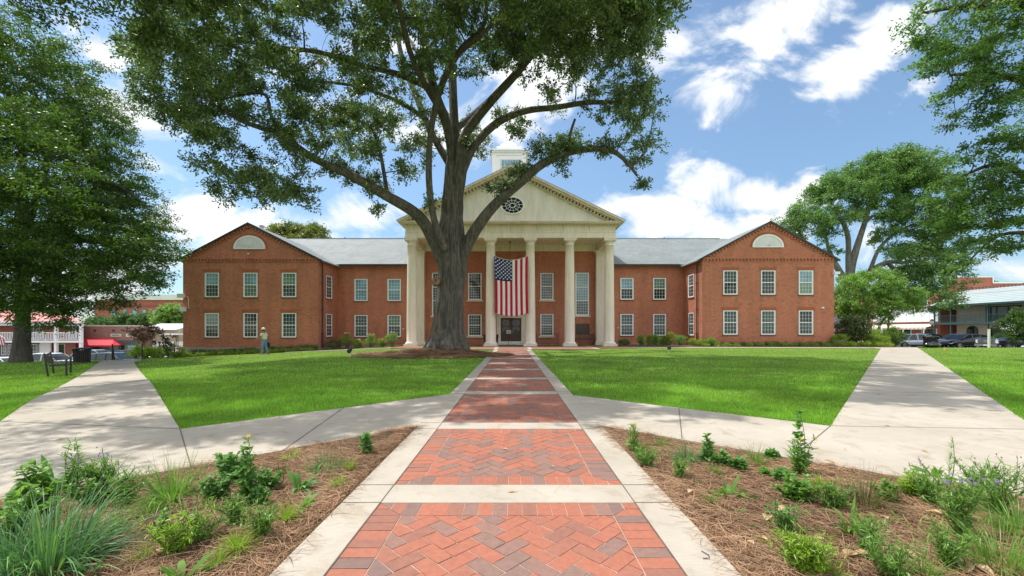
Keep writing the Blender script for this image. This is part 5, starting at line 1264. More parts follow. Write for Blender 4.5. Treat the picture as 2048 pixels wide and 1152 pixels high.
# ================================================================ FOREGROUND PLANTS
def blades(base,dirs,L,Wd,droop,rg,seg=5,fold=0,prof='grass'):
    """curved leaves: base (n,3), dirs (n,3) start direction"""
    n=len(base); d=dirs/np.linalg.norm(dirs,axis=1,keepdims=True); L=np.broadcast_to(L,(n,)).astype(float); Wd=np.broadcast_to(Wd,(n,)).astype(float); droop=np.broadcast_to(droop,(n,)).astype(float)
    side=np.cross(d,np.array([0,0,1.])); side/=np.linalg.norm(side,axis=1,keepdims=True)+1e-9
    tw=rg.normal(0,.5,n)[:,None]; side=side+np.cross(d,side)*tw; side/=np.linalg.norm(side,axis=1,keepdims=True)
    p=base.copy(); V=np.zeros((n,seg+1,2,3)); cur=d.copy()
    for s in range(seg+1):
        t=s/seg
        wv=(1-t)**.7*(.6+.4*min(1,t*4)) if prof=='grass' else max(.10,math.sin(math.pi*min(1,t*.93+.05))**.8)
        if prof!='grass' and s==seg: wv=.03
        V[:,s,0]=p+side*(Wd*wv/2)[:,None]; V[:,s,1]=p-side*(Wd*wv/2)[:,None]
        p=p+cur*(L/seg)[:,None]; cur=cur+np.array([0,0,-1.])*(droop/seg*2*(.4+t))[:,None]; cur/=np.linalg.norm(cur,axis=1,keepdims=True)
    b=np.arange(n)[:,None]*(seg+1)*2
    fs=np.concatenate([b+np.array([2*s,2*s+1,2*s+3,2*s+2])[None] for s in range(seg)],0)
    return V.reshape(-1,3),fs
def merge(parts):
    b=0;Vs=[];Fs=[]
    for V,F_ in parts: Vs.append(V);Fs.append(F_+b);b+=len(V)
    return np.concatenate(Vs),np.concatenate(Fs)
def radial(n,rg,lo,hi,r0):
    a=rg.uniform(0,6.283,n); e=rg.uniform(lo,hi,n); d=np.stack([np.cos(a)*np.cos(e),np.sin(a)*np.cos(e),np.sin(e)],-1)
    o_=np.stack([np.cos(a),np.sin(a),0*a],-1)*(r0*rg.uniform(0,1,n)**.5)[:,None]; return d,o_
def fg(px,py,label,kind,h,m=None,seed=0,wd=None,n=None,spread=None,flower=None,group=None,lean=(0,0),k=1):
    x,y,_=ray(px,py); z=float(bedz(x,y)) if True else 0; rg=np.random.default_rng(seed+int(px)); base=np.array([x,y,z])
    cat={'grass':'grass clump','tuft':'grass clump','rosette':'plant','stem':'plant','bush':'plant','aster':'plant','spike':'plant'}[kind]
    nm={'grass':'ornamental_grass','tuft':'sedge_tuft','rosette':'broadleaf_plant','stem':'leafy_plant','bush':'leafy_plant','aster':'aster_plant','spike':'blazing_star_plant'}[kind]
    T=thing(nm,(x,y,z),label,cat,group)
    if kind in('grass','tuft'):
        n=n or 160; d,o_=radial(n,rg,.35,1.5,spread or h*.18); V,F_=blades(base+o_,d,h*rg.uniform(.45,1.4,n),(wd or .006)*rg.uniform(.6,1.4,n),rg.uniform(.4,2.2,n)*(.85 if kind=='grass' else .6),rg,7)
        npmesh('foliage',V,F_,m,T)
    elif kind=='rosette':
        n=int((n or 11)*1.4); d,o_=radial(n,rg,.3,1.3,.02); V,F_=blades(base+o_,d,h*rg.uniform(.5,1.2,n),(wd or .06)*.72*rg.uniform(.6,1.2,n),rg.uniform(.3,1.6,n),rg,7,prof='leaf'); npmesh('foliage',V,F_,m,T,True)
    else:
        ns=n or 4; lines=[];lv=[];tips=[]
        for s in range(ns):
            a=rg.uniform(0,6.283); sp=(spread or .12)*rg.uniform(.3,1) if s else .0
            hh=h*(rg.uniform(.6,1.0) if s else 1); top=base+np.array([math.cos(a)*sp+lean[0]*hh,math.sin(a)*sp*.8+lean[1]*hh,hh]); t=np.linspace(0,1,6)[:,None]
            p=base+(top-base)*t+np.sin(t*math.pi)*rg.normal(0,.02,3); lines.append((p,np.linspace(.005,.002,6)*k)); tips.append(top)
            if kind=='stem': nl=int(22+hh*80)*1; LL=.10*k; WW=.036*k
            elif kind=='bush': nl=int(24+hh*120); LL=.06*k; WW=.030*k
            elif kind=='spike': nl=int(420*hh); LL=.085*k; WW=.006*k
            else: nl=int(30+hh*150); LL=.06*k; WW=.008*k
            tt=rg.uniform(.08 if kind!='aster' else .03,1.0,nl); P=base+(top-base)*tt[:,None]+np.sin(tt*math.pi)[:,None]*0
            aa=np.arange(nl)*2.4+rg.normal(0,.3,nl); e=rg.uniform(.0,.9,nl) if kind!='spike' else rg.uniform(.5,1.0,nl); d=np.stack([np.cos(aa)*np.cos(e),np.sin(aa)*np.cos(e),np.sin(e)],-1)
            taper=(1.15-.6*tt) if kind!='spike' else (1.1-.75*tt)
            V,F_=blades(P,d,LL*taper*rg.uniform(.7,1.3,nl),(wd or WW)*taper*rg.uniform(.8,1.2,nl),rg.uniform(.1,.9,nl),rg,4,prof='leaf' if kind!='spike' else 'grass'); lv.append((V,F_))
            if kind=='aster':   # side branches
                for q in range(7):
                    t0=rg.uniform(.3,.9); a0=base+(top-base)*t0; a1=a0+np.array([rg.normal(0,.07),rg.normal(0,.05),rg.uniform(.05,.14)])*1.2; tipb=a1; lines.append((np.stack([a0,(a0+a1)/2,a1]),np.array([.0025,.002,.0012]))); tips.append(tipb)
                    m2=14; ts=rg.uniform(0,1,m2)[:,None]; V,F_=blades(a0+(a1-a0)*ts,rg.normal(0,1,(m2,3))+np.array([0,0,.5]),.04,.006,.4,rg,3,prof='leaf'); lv.append((V,F_))
        V,F_=tubes_np(lines,4); npmesh('stem',V,F_,stemm,T)
        V,F_=merge(lv); npmesh('foliage',V,F_,m,T)
        if flower:
            fm,cnt,fs_=flower; tp=sorted(tips,key=lambda p:-p[2])[:max(cnt,1)] if cnt<50 else tips
            for p in tp:
                mb=MB(); c=Vector(p)+Vector((rg.normal(0,.01),rg.normal(0,.01)-.01,.006))
                nn=Vector((rg.normal(0,.3),-.7,.8)).normalized(); a_=nn.cross(Vector((1,0,0))).normalized(); b_=nn.cross(a_); kk=9
                for q in range(kk):
                    t=2*math.pi*q/kk; t2=t+.28
                    mb.add([c,c+(a_*math.cos(t)+b_*math.sin(t))*fs_*.7+nn*.003,c+(a_*math.cos(t+.17)+b_*math.sin(t+.17))*fs_,c+(a_*math.cos(t2)+b_*math.sin(t2))*fs_*.7+nn*.003],[(0,1,2,3)])
                mb.lathe(c.x,c.y-.004,[(.001,c.z-.004),(fs_*.3,c.z),(fs_*.25,c.z+.005),(.001,c.z+.008)],6)
                mb.build('flower',fm,T)
    return T
# left bed
fg(95,1135,'large clump of arching blue-green grass filling the lower left corner','grass',.40,pl_blue,n=640,wd=.009,spread=.17)
fg(20,1150,'second blue-green grass clump cut by the lower left corner','grass',.34,pl_blue,n=200,wd=.008,seed=4,spread=.1)
fg(345,1000,'upright green grass clump at the back of the left bed','grass',.33,pl_green,n=330,wd=.006,spread=.10)
fg(497,1003,'tall leafy plant with small orange flowers in the left bed','stem',.50,pl_dark,n=3,spread=.10,flower=(yellow,0,.02))
fg(462,965,'round bushy green plant directly behind the orange flowered plant','bush',.24,pl_dark,n=11,spread=.17,k=1.3)
fg(535,975,'low leafy clump right of the orange flowered plant','bush',.16,pl_dark,n=8,spread=.13,k=1.2)
fg(600,975,'dark broadleaf plant with cupped leaves in the middle of the left bed','rosette',.20,pl_dark,n=10,wd=.075)
fg(598,1020,'small broadleaf plant behind the lime tuft nearest the walk','rosette',.15,pl_green,n=8,wd=.045)
fg(575,1040,'lime green fine tuft beside the small broadleaf plant','tuft',.13,pl_lime,n=240,wd=.0035)
fg(675,970,'lime green tuft close to the walk edge in the left bed','tuft',.11,pl_lime,n=200,wd=.0035)
fg(582,915,'yellow-green ferny plant at the back edge of the left bed','rosette',.15,pl_lime,n=26,wd=.014)
fg(657,935,'hazy blue-green grass tuft near the tip of the left bed','grass',.2,pl_blue,n=260,wd=.003,spread=.1)
fg(735,908,'upright green leafy plant close to the tip of the left bed','stem',.24,pl_dark,n=5,spread=.09,k=.8)
fg(772,880,'tiny green sprig at the very tip of the left bed','tuft',.09,pl_green,n=60,wd=.003)
fg(475,1105,'bright lime tuft in the lower middle of the left bed','tuft',.14,pl_lime,n=280,wd=.0035)
fg(287,1118,'sparse yellow-green tuft right of the big blue-green grass','tuft',.11,pl_lime,n=90,wd=.0035)
fg(328,1072,'narrow plant with tiny dark green leaves in the left bed','bush',.19,pl_dark,n=3,spread=.04,k=.8)
fg(400,1090,'sprawling weedy yellow-green plant in the left bed','aster',.15,pl_green,n=4,spread=.15)
fg(475,1050,'thin weedy seedling above the bright lime tuft','aster',.13,pl_green,n=4,spread=.10)
fg(365,1165,'low broadleaf rosette with bright leaves at the bottom of the left bed','rosette',.17,pl_green,n=15,wd=.05)
fg(110,985,'big broadleaf plant standing behind the blue-green grass','rosette',.30,pl_dark,n=9,wd=.11)
fg(150,990,'tall willow-leaved plant at the left edge against the pale walkway','stem',.46,pl_green,n=4,spread=.14,wd=.016)
fg(215,990,'airy aster with small purple flowers left of the green grass','aster',.34,pl_green,n=9,spread=.2,flower=(purple,9,.012))
fg(10,1030,'broad leaves of a plant cut off by the left picture edge','rosette',.28,pl_green,n=8,wd=.10,seed=2)
fg(60,1040,'leafy sprawling plant between the left edge and the big grass','bush',.24,pl_green,n=8,spread=.2,k=1.5)
fg(690,1180,'small green shoots at the bottom edge beside the walk','tuft',.06,pl_green,n=30,wd=.003)
# right bed
fg(1268,900,'yellow flowered goldenrod at the tip of the right bed','stem',.30,pl_green,n=5,spread=.05,wd=.010,flower=(yellow,3,.014))
fg(1285,905,'green grass tuft at the foot of the goldenrod','tuft',.13,pl_green,n=160,wd=.004)
fg(1322,892,'thin wispy green grass right of the goldenrod','grass',.19,pl_green,n=110,wd=.0035)
fg(1372,922,'soft fountain of pale fine grass near the back of the right bed','grass',.21,pl_blue,n=420,wd=.003,spread=.06)
fg(1415,925,'dark leafy upright plant right of the pale fine grass','stem',.27,pl_dark,n=2,spread=.04,wd=.040)
fg(1445,930,'low dark leafy plant joining the upright one','bush',.13,pl_dark,n=7,spread=.12,k=1.3)
fg(1480,938,'low spreading leafy plant before the strappy grass','bush',.11,pl_dark,n=8,spread=.13,k=1.2)
fg(1512,925,'strappy green tuft at the back edge of the right bed','tuft',.18,pl_green,n=120,wd=.006)
fg(1545,915,'small rounded leafy plant on the back edge right of the strappy tuft','bush',.10,pl_dark,n=6,spread=.08,k=1.2)
fg(1604,945,'tallest plant of the right bed, leafy leaning stem above strappy leaves','stem',.60,pl_dark,n=1,spread=.03,wd=.050,lean=(-.05,0))
fg(1600,950,'strappy leaved yellow flowered plant at the foot of the tallest stem','stem',.34,pl_green,n=5,spread=.16,wd=.014,flower=(yellow,2,.020))
fg(1456,993,'light green broadleaf plant in the front half of the right bed','rosette',.20,pl_green,n=8,wd=.05)
fg(1490,995,'small broadleaf seedling just right of the light green broadleaf plant','rosette',.11,pl_dark,n=8,wd=.04)
fg(1590,1000,'wide bush with small round leaves in the middle of the right bed','bush',.18,pl_green,n=13,spread=.20,k=1.1)
fg(1358,955,'little feathery green seedling left in the right bed','aster',.13,pl_green,n=3,spread=.04)
fg(1392,968,'thin straw-green tuft on the left side of the right bed','tuft',.10,pl_brown,n=80,wd=.003)
fg(1530,950,'small crinkled seedling under the strappy tuft','bush',.07,pl_green,n=5,spread=.08,k=1.0)
fg(1728,1010,'bronze-green grass clump in the middle of the right bed','grass',.25,pl_brown,n=330,wd=.0045,spread=.08)
fg(1825,985,'bright green bushy plant with narrow leaves beside the purple aster','stem',.18,pl_lime,n=12,spread=.17,wd=.014)
fg(1872,955,'broadleaf plant by the walkway behind the purple aster','rosette',.22,pl_green,n=9,wd=.06)
fg(1893,985,'tall curved spike with needle-like leaves at the back right','spike',.46,pl_green,n=1,lean=(.10,0),k=1.0)
fg(1925,1075,'large airy aster with purple flowers at the right end of the bed','aster',.36,pl_green,n=8,spread=.22,flower=(purple,14,.013))
fg(1990,1030,'brown seed-headed aster at the right edge','aster',.34,pl_green,n=9,spread=.22,flower=(seed,40,.008))
fg(2005,1135,'green grass clump in the lower right corner','grass',.30,pl_green,n=330,wd=.005,spread=.11)
fg(1700,1068,'open broadleaf rosette with upright leaves in the front of the right bed','rosette',.20,pl_green,n=15,wd=.036)
fg(1612,1145,'feathery lime green mound at the bottom of the right bed','aster',.09,pl_lime,n=22,spread=.09)
fg(1790,1160,'sprawling fine green weed at the bottom right','aster',.14,pl_green,n=5,spread=.16)
fg(1738,1110,'thin upright weed between rosette and bottom edge','aster',.16,pl_green,n=4,spread=.10)
fg(1572,1065,'small spiky seedling among dead leaves in the right bed','aster',.10,pl_dark,n=4,spread=.07)
fg(1478,1030,'tiny two-leaved seedling at the front left of the right bed','rosette',.06,pl_green,n=5,wd=.03)
fg(1495,1048,'pale seedling lying flat near the walk in the right bed','rosette',.08,pl_blue,n=5,wd=.025)

# more small plants that fill the beds
for i,(px,py,kind,h,m_,lab) in enumerate((
 (250,1010,'aster',.22,pl_green,'wispy weed between the purple aster and the green grass on the left'),(180,1010,'bush',.20,pl_green,'leafy weed mass behind the big blue-green grass'),
 (70,1000,'stem',.30,pl_green,'upright leafy weed at the left picture edge behind the grass'),(300,1030,'tuft',.16,pl_green,'green tuft in front of the upright green grass'),
 (430,1000,'bush',.20,pl_dark,'low leafy plant left of the orange flowered plant'),(520,1010,'bush',.14,pl_dark,'small leafy plant in front of the orange flowered one'),
 (350,1110,'aster',.13,pl_lime,'small yellow-green weed beside the narrow dark plant'),(430,1130,'tuft',.10,pl_lime,'small lime tuft left of the lowest bright rosette'),
 (630,945,'rosette',.14,pl_dark,'dark leafy rosette beside the hazy blue-green tuft'),(560,945,'tuft',.12,pl_brown,'thin dry tuft near the back edge of the left bed'),
 (700,935,'tuft',.09,pl_lime,'small lime tuft between hazy grass and upright leafy plant'),(520,1075,'aster',.12,pl_green,'feathery seedling left of the lime tuft in the left bed'),
 (230,1070,'tuft',.20,pl_green,'green blades spilling from the right side of the big grass'),(180,1150,'rosette',.14,pl_blue,'blue-green seedling at the bottom right of the big grass'),
 (20,1085,'bush',.25,pl_green,'leafy weed in front of the broad leaves at the left edge'),
 (1300,930,'aster',.10,pl_green,'small feathery weed below the wispy grass in the right bed'),(1430,945,'tuft',.10,pl_green,'small tuft under the dark leafy upright plant'),
 (1560,960,'bush',.12,pl_dark,'low leafy plant left of the tallest stem'),(1640,980,'tuft',.12,pl_lime,'yellow-green tuft right of the tallest stem'),
 (1670,1020,'aster',.10,pl_green,'thin seedling between round-leaved bush and bronze grass'),(1770,1000,'bush',.16,pl_green,'leafy plant between the bronze grass and the bright bushy plant'),
 (1860,1010,'aster',.18,pl_green,'fine leaved plant left of the large purple aster'),(1960,1000,'aster',.22,pl_green,'fine leaved airy plant behind the large purple aster'),
 (1900,1130,'aster',.15,pl_green,'ferny plant in front of the large purple aster'),(2040,1075,'grass',.26,pl_green,'grass clump cut by the right picture edge'),
 (1660,1150,'tuft',.09,pl_lime,'small lime tuft right of the feathery mound'),(1420,1005,'tuft',.07,pl_green,'tiny tuft left of the light green broadleaf plant'),
 (1850,1150,'tuft',.14,pl_green,'green tuft at the bottom between weed and corner grass'))):
    fg(px,py,lab,kind,h,m_,seed=500+i,n={'aster':6,'bush':9,'stem':6,'tuft':170,'rosette':10,'grass':260}[kind],spread={'aster':.12,'bush':.14,'stem':.16,'tuft':.03,'rosette':None,'grass':.08}[kind],wd={'tuft':.004,'rosette':.04,'grass':.005}.get(kind))
# orange blossoms low on the flowered plant, loose dead leaves
def dead(px,py,sz,i,label):
    x,y,_=ray(px,py); z=float(bedz(x,y))+.028; T=thing('dead_leaf',(x,y,z),label,'leaf','dead leaves lying on the pine straw'); rg=np.random.default_rng(i)
    a=rg.uniform(0,6.28); mb=MB(); N=6
    for k in range(N+1):
        t=k/N; wv=sz*.28*math.sin(math.pi*min(1,t*.96+.02))+.002; cx_=(t-.5)*sz; zz=.03*math.sin(t*3+i)+.02
        for s in (-1,0,1): mb.v.append((x+cx_*math.cos(a)-s*wv*math.sin(a),y+cx_*math.sin(a)+s*wv*math.cos(a),z+zz*sz*3+abs(s)*wv*.5))
    for k in range(N):
        for s in (0,1): mb.f.append((3*k+s,3*k+s+1,3*k+s+4,3*k+s+3)); mb.mi.append(0); mb.sm.append(False)
    mb.build('blade',deadleaf,T)
for i,(px,py,sz) in enumerate(((1535,1045,.10),(1565,1030,.11),(1548,1062,.08),(1700,1120,.11),(1725,1118,.09),(1870,1035,.12),(1575,995,.10),(1380,992,.06),(1525,1078,.06),(1595,1080,.05),(1640,1090,.05),(1930,1145,.12),(1965,1150,.10),(1660,930,.10),(1820,1120,.08),(1600,1120,.05),(1730,1060,.06),(335,1105,.08),(320,1112,.06),(515,1035,.05),(1500,1090,.06),(1610,955,.09),(2020,1060,.11),(1770,1040,.07))):
    dead(px,py,sz,i,'dry curled tan leaf lying on the pine straw')
def fleck(px,py,label):
    x,y,_=ray(px,py); T=thing('fallen_leaf',(x,y,.004),label,'leaf'); mb=MB(); mb.add([(x-.04,y,.006),(x-.01,y-.014,.012),(x+.05,y+.006,.007),(x,y+.016,.014)],[(0,1,2,3)]); mb.build('blade',deadleaf,T)
fleck(1024,986,'small dry leaf on the nearest concrete cross band')
def litter(px,py,lab,grp):
    x,y,z=ray(px,py); T=thing('fallen_leaf',(x,y,z),lab,'leaf',grp); a=random.uniform(0,6); mb=MB(); c,s_=math.cos(a),math.sin(a); k=random.uniform(.45,.85)
    mb.add([(x-.045*c*k,y-.045*s_*k,z+.006),(x+.018*s_*k,y-.018*c*k,z+.016),(x+.05*c*k,y+.05*s_*k,z+.008),(x-.018*s_*k,y+.018*c*k,z+.02)],[(0,1,2,3)]); mb.build('blade',deadleaf,T)
for px,py in ((1775,853),(1690,900),(1850,905),(1320,830),(1420,848),(1900,800),(1760,790),(620,850),(470,880),(300,840),(210,800),(120,880),(90,930),(1960,870),(560,835),(700,822),(240,760)): litter(px,py,'tiny dry leaf lying on one of the pale concrete walkways','dry leaves on the concrete walkways')
for px,py in ((1010,900),(1105,935),(980,800),(1060,830)): litter(px,py,'tiny dry leaf lying on the brick walk','dry leaves on the brick walk')
x,y,_=ray(1408,1120); T=thing('twig',(x,y,.004),'short curved dark twig lying on the concrete edging right of the bricks','twig')
mb=MB(); mb.tube([(x-.02,y-.03,.008),(x+.015,y-.028,.008),(x+.028,y,.009),(x+.012,y+.03,.010),(x+.005,y+.045,.009)],.0025,5); mb.build('stick',dark_metal,T)
# ================================================================ LAWN FURNITURE
bx,by,bz_=ray(121,749)
BN=thing('park_bench',(bx,by,bz_),'black metal bench seen from its end on the left lawn beside the walkway','bench',rz=R(133))
BN.scale=(.86,.86,.9)
# local frame: x along the seat length, y towards its back
def lb(): return MB()
Ln=.85
mb=lb()
for i in range(5): mb.box(-Ln,Ln,-.24+i*.10,-.24+i*.10+.08,.43,.455)
mb.build('seat',dark_metal,BN,local=True); mb=lb()
for i in range(4):
    z0=.50+i*.10; y0=.26+i*.025; mb.prism([(y0,z0),(y0+.02,z0+.085),(y0+.04,z0+.085),(y0+.02,z0)],-Ln,Ln,'x')
mb.build('backrest',dark_metal,BN,local=True)
for sx in (-1,1):
    X0=sx*Ln; mb=lb(); mb.box(X0-.03,X0+.03,-.27,-.21,0,.66); mb.prism([(.24,0),(.30,0),(.40,.92),(.35,.92)],X0-.03,X0+.03,'x'); mb.box(X0-.035,X0+.035,-.30,.29,.66,.69); mb.box(X0-.025,X0+.025,-.209,.25,.40,.43); mb.build('leg',dark_metal,BN,local=True)
def bin_(px,py,label,h=.85,r=.33):
    x,y,z=ray(px,py); T=thing('litter_bin',(x,y,z),label,'litter bin'); mb=MB()
    n=26
    for k in range(n):
        t=2*math.pi*k/n; c,s_=math.cos(t),math.sin(t)
        mb.tube([(x+r*.92*c,y+r*.92*s_,z+.03),(x+r*.95*c,y+r*.95*s_,z+h*.80),(x+r*1.08*c,y+r*1.08*s_,z+h*.92)],.022,4)
    mb.lathe(x,y,[(r*.95,z),(r*.97,z),(r*.97,z+.05),(r*.9,z+.05)],24); mb.build('slats',dark_metal,T)
    mb=MB(); mb.lathe(x,y,[(r*.84,z+.02),(r*.86,z+h*.84)],24); mb.build('liner',plain('bin_liner',(.012,.012,.012),.6,.1,3) if 'bin_liner' not in MATS else MATS['bin_liner'],T)
    mb=MB(); mb.lathe(x,y,[(r*1.1,z+h*.90),(r*1.14,z+h*.93),(r*1.05,z+h),(r*.55,z+h*1.02),(r*.5,z+h*.98)],24); mb.build('lid',dark_metal,T)
bin_(164,724.5,'black slatted litter bin on the grass left of the railing steps',.80,.36)
# right bin and black bag near the street
def bin_at(x,y,z,label,h,r):
    T=thing('litter_bin',(x,y,z),label,'litter bin'); mb=MB(); n=26
    for k in range(n):
        t=2*math.pi*k/n; c,s_=math.cos(t),math.sin(t); mb.tube([(x+r*.92*c,y+r*.92*s_,z+.03),(x+r*.95*c,y+r*.95*s_,z+h*.85),(x+r*1.08*c,y+r*1.08*s_,z+h*.93)],.022,4)
    mb.build('slats',dark_metal,T); mb=MB(); mb.lathe(x,y,[(r*.86,z+.02),(r*.88,z+h*.86)],24); mb.build('liner',MATS['bin_liner'],T)
    mb=MB(); mb.lathe(x,y,[(r*1.1,z+h*.92),(r*1.14,z+h*.95),(r*1.0,z+h),(r*.5,z+h)],24); mb.build('lid',dark_metal,T)
x_=wx(1861,33.0); bin_at(x_,33.0,tz(x_,33.0)-.05,'black slatted litter bin at the lawn edge behind the black bag on the right',1.18,.44)
x_=wx(1864,31.2); z_=tz(x_,31.2); T=thing('rubbish_bag',(x_,31.2,z_),'shiny black plastic bag lying on the grass in front of the right litter bin','rubbish bag')
rg=np.random.default_rng(3); V=[];N1,N2=26,12
for i in range(N2+1):
    ph=math.pi*i/N2
    for k in range(N1):
        th=2*math.pi*k/N1; rr=1+.10*math.sin(5*th+3*ph)+.06*math.sin(9*th-4*ph)+.05*rg.normal()
        V.append((x_+.56*rr*math.sin(ph)*math.cos(th),31.2+.36*rr*math.sin(ph)*math.sin(th),max(z_-.02,z_+.19+.21*rr*math.cos(ph))))
Fq=[(i*N1+k,i*N1+(k+1)%N1,(i+1)*N1+(k+1)%N1,(i+1)*N1+k) for i in range(N2) for k in range(N1)]
bagm=plain('bag_plastic',(.012,.012,.014),.22,.2,4,spec=.8,bmp=.5); npmesh('bag',V,Fq,bagm,T)
mb=MB(); mb.tube([(x_+.1,31.1,z_+.36),(x_+.13,31.08,z_+.43),(x_+.2,31.05,z_+.47)],[.07,.03,.07],8); mb.build('knot',bagm,T)
x_,y_,z_=ray(1889,702); T=thing('marker_stake',(x_,y_,z_),'short orange marker stake in the right lawn','stake'); mb=MB(); mb.lathe(x_,y_,[(.035,z_),(.035,z_+.18),(.02,z_+.23)],8); mb.build('stake',plain('orange_plastic',(.75,.27,.06),.5,.1,3),T)
mb=MB(); mb.lathe(x_,y_,[(.037,z_+.10),(.037,z_+.13)],8); mb.build('band',white,T)
x_=wx(1978,31.5); z_=tz(x_,31.5); T=thing('white_post',(x_,31.5,z_),'slim white post standing on the lawn edge in front of the pickup','post'); mb=MB(); mb.box(x_-.055,x_+.055,31.45,31.56,z_-.1,1.35); mb.build('shaft',offwhite,T); mb=MB(); mb.box(x_-.07,x_+.07,31.43,31.57,1.35,1.39); mb.build('cap',offwhite,T)
def spot(px,py,label):
    x,y,z=ray(px,py); T=thing('spot_light',(x,y,z),label,'garden light'); k=1.25
    mb=MB(); mb.tube([(x,y,z-.05),(x,y,z+.17*k)],.017,6); mb.build('stem',MATS['steel_plate'],T)
    mb=MB(); mb.tube([(x-.02,y-.10,z+.20*k),(x,y+.10,z+.28*k)],[.085*k,.07*k],12); mb.build('lamp_head',dark_metal,T)
    mb=MB(); mb.tube([(x-.022,y-.112,z+.195*k),(x-.02,y-.102,z+.2*k)],.07*k,12); mb.build('lens',gl_mid,T)
spot(700,713,'small black uplight on a stake in the left lawn beside the mulch ring'); spot(1338,705,'small black uplight on a stake at the top of the right lawn')
# stair railings and steps at the end of the left walkway
def rail(x,y,label):
    z=tz(x,y); T=thing('stair_railing',(x,y,z),label,'railing'); mb=MB(); d=Vector((-.66,.75,0)); p0=Vector((x,y,z)); 
    q=[p0+Vector((0,0,.95)),p0+d*.25+Vector((0,0,.95)),p0+d*2.3+Vector((0,0,-.25))]
    mb.tube(q,.03,6); mb.tube([p0,q[0]],.028,6); mb.tube([p0+d*2.3+Vector((0,0,-1.3)),q[2]],.028,6); mb.build('handrail',dark_metal,T)
    mb=MB()
    for i in range(1,14): t=i/14; b=p0+d*(.1+2.2*t)+Vector((0,0,-1.2*t)); mb.tube([b+Vector((0,0,.08)),b+Vector((0,0,.93))],.011,4)
    mb.build('baluster',dark_metal,T)
rail(-24.15,24.7,'black sloping handrail on the left side of the steps behind the walkway'); rail(-22.35,24.7,'black sloping handrail on the right side of the steps, next to the shrubs')
T=thing('concrete_steps',(-23.3,24.7,-.7),'pale concrete steps going down from the left walkway to the street','steps')
mb=MB()
for i in range(8):
    d=.25*i; c=Vector((-23.25-.66*d,24.75+.75*d)); z1=-.56-.16*i
    mb.prism([(c.x-.75,c.y-.66),(c.x+.75,c.y+.66),(c.x+.75-.2,c.y+.66+.22),(c.x-.75-.2,c.y-.66+.22)],z1-.5,z1,'z')
mb.build('tread',concrete,T)
# ================================================================ PERSON
px_,py_,pz_=ray(529,708.5)
PT=thing('person',(px_,py_,pz_),'person walking by the left wing in pale cap, light green shirt and blue jeans','person')
skin=plain('skin',(.30,.17,.11),.55,.08,4); jeans=plain('jeans',(.16,.25,.42),.85,.25,9); shirt=plain('shirt',(.58,.62,.47),.85,.12,5); capm=plain('cap_cloth',(.75,.72,.68),.8,.05,5); shoe=plain('shoe_leather',(.22,.19,.16),.6,.2,5)
def skinned(name,vs,es,rad,m,parent,lv=2):
    me=bpy.data.meshes.new(name); me.from_pydata(vs,es,[]); o=link(name,me,parent); me.materials.append(m)
    md=o.modifiers.new('skin','SKIN'); md.use_smooth_shade=True
    for i,r_ in enumerate(rad):
        rr=(r_,r_) if not hasattr(r_,'__len__') else r_
        me.skin_vertices[0].data[i].radius=rr
    me.skin_vertices[0].data[0].use_root=True
    sb=o.modifiers.new('sub','SUBSURF'); sb.levels=lv; sb.render_levels=lv; return o
# walking to the left (-x), back three-quarters to the viewer; pelvis root
J={'pel':(0,0,.95),'wai':(-.01,0,1.08),'che':(-.03,0,1.30),'nec':(-.05,0,1.47),'hd0':(-.07,0,1.56),'hd1':(-.085,0,1.66),'hd2':(-.08,0,1.74),
 'hl':(0,-.09,.92),'kl':(-.10,-.09,.50),'al':(-.10,-.09,.09),'tl':(-.25,-.09,.035),
 'hr':(0,.09,.92),'kr':(.05,.09,.50),'ar':(.20,.09,.10),'tr':(.06,.10,.03),
 'sl':(-.04,-.19,1.40),'el':(-.15,-.24,1.16),'wl':(-.38,-.24,1.06),'pl':(-.44,-.235,1.03),
 'sr':(-.02,.19,1.40),'er':(.06,.24,1.14),'wr':(.03,.25,.90),'pr':(.02,.25,.84)}
ks=list(J); ix={k:i for i,k in enumerate(ks)}
E=[('pel','wai'),('wai','che'),('che','nec'),('nec','hd0'),('hd0','hd1'),('hd1','hd2'),('pel','hl'),('hl','kl'),('kl','al'),('al','tl'),('pel','hr'),('hr','kr'),('kr','ar'),('ar','tr'),('che','sl'),('sl','el'),('el','wl'),('wl','pl'),('che','sr'),('sr','er'),('er','wr'),('wr','pr')]
RD={'pel':(.13,.15),'wai':(.12,.14),'che':(.12,.16),'nec':.055,'hd0':.07,'hd1':.092,'hd2':.075,'hl':.09,'kl':.06,'al':.042,'tl':.04,'hr':.09,'kr':.06,'ar':.042,'tr':.04,'sl':.06,'el':.042,'wl':.028,'pl':.032,'sr':.06,'er':.042,'wr':.028,'pr':.032}
vs_=[J[k] for k in ks]; es_=[(ix[a],ix[b]) for a,b in E]; rd_=[RD[k] for k in ks]
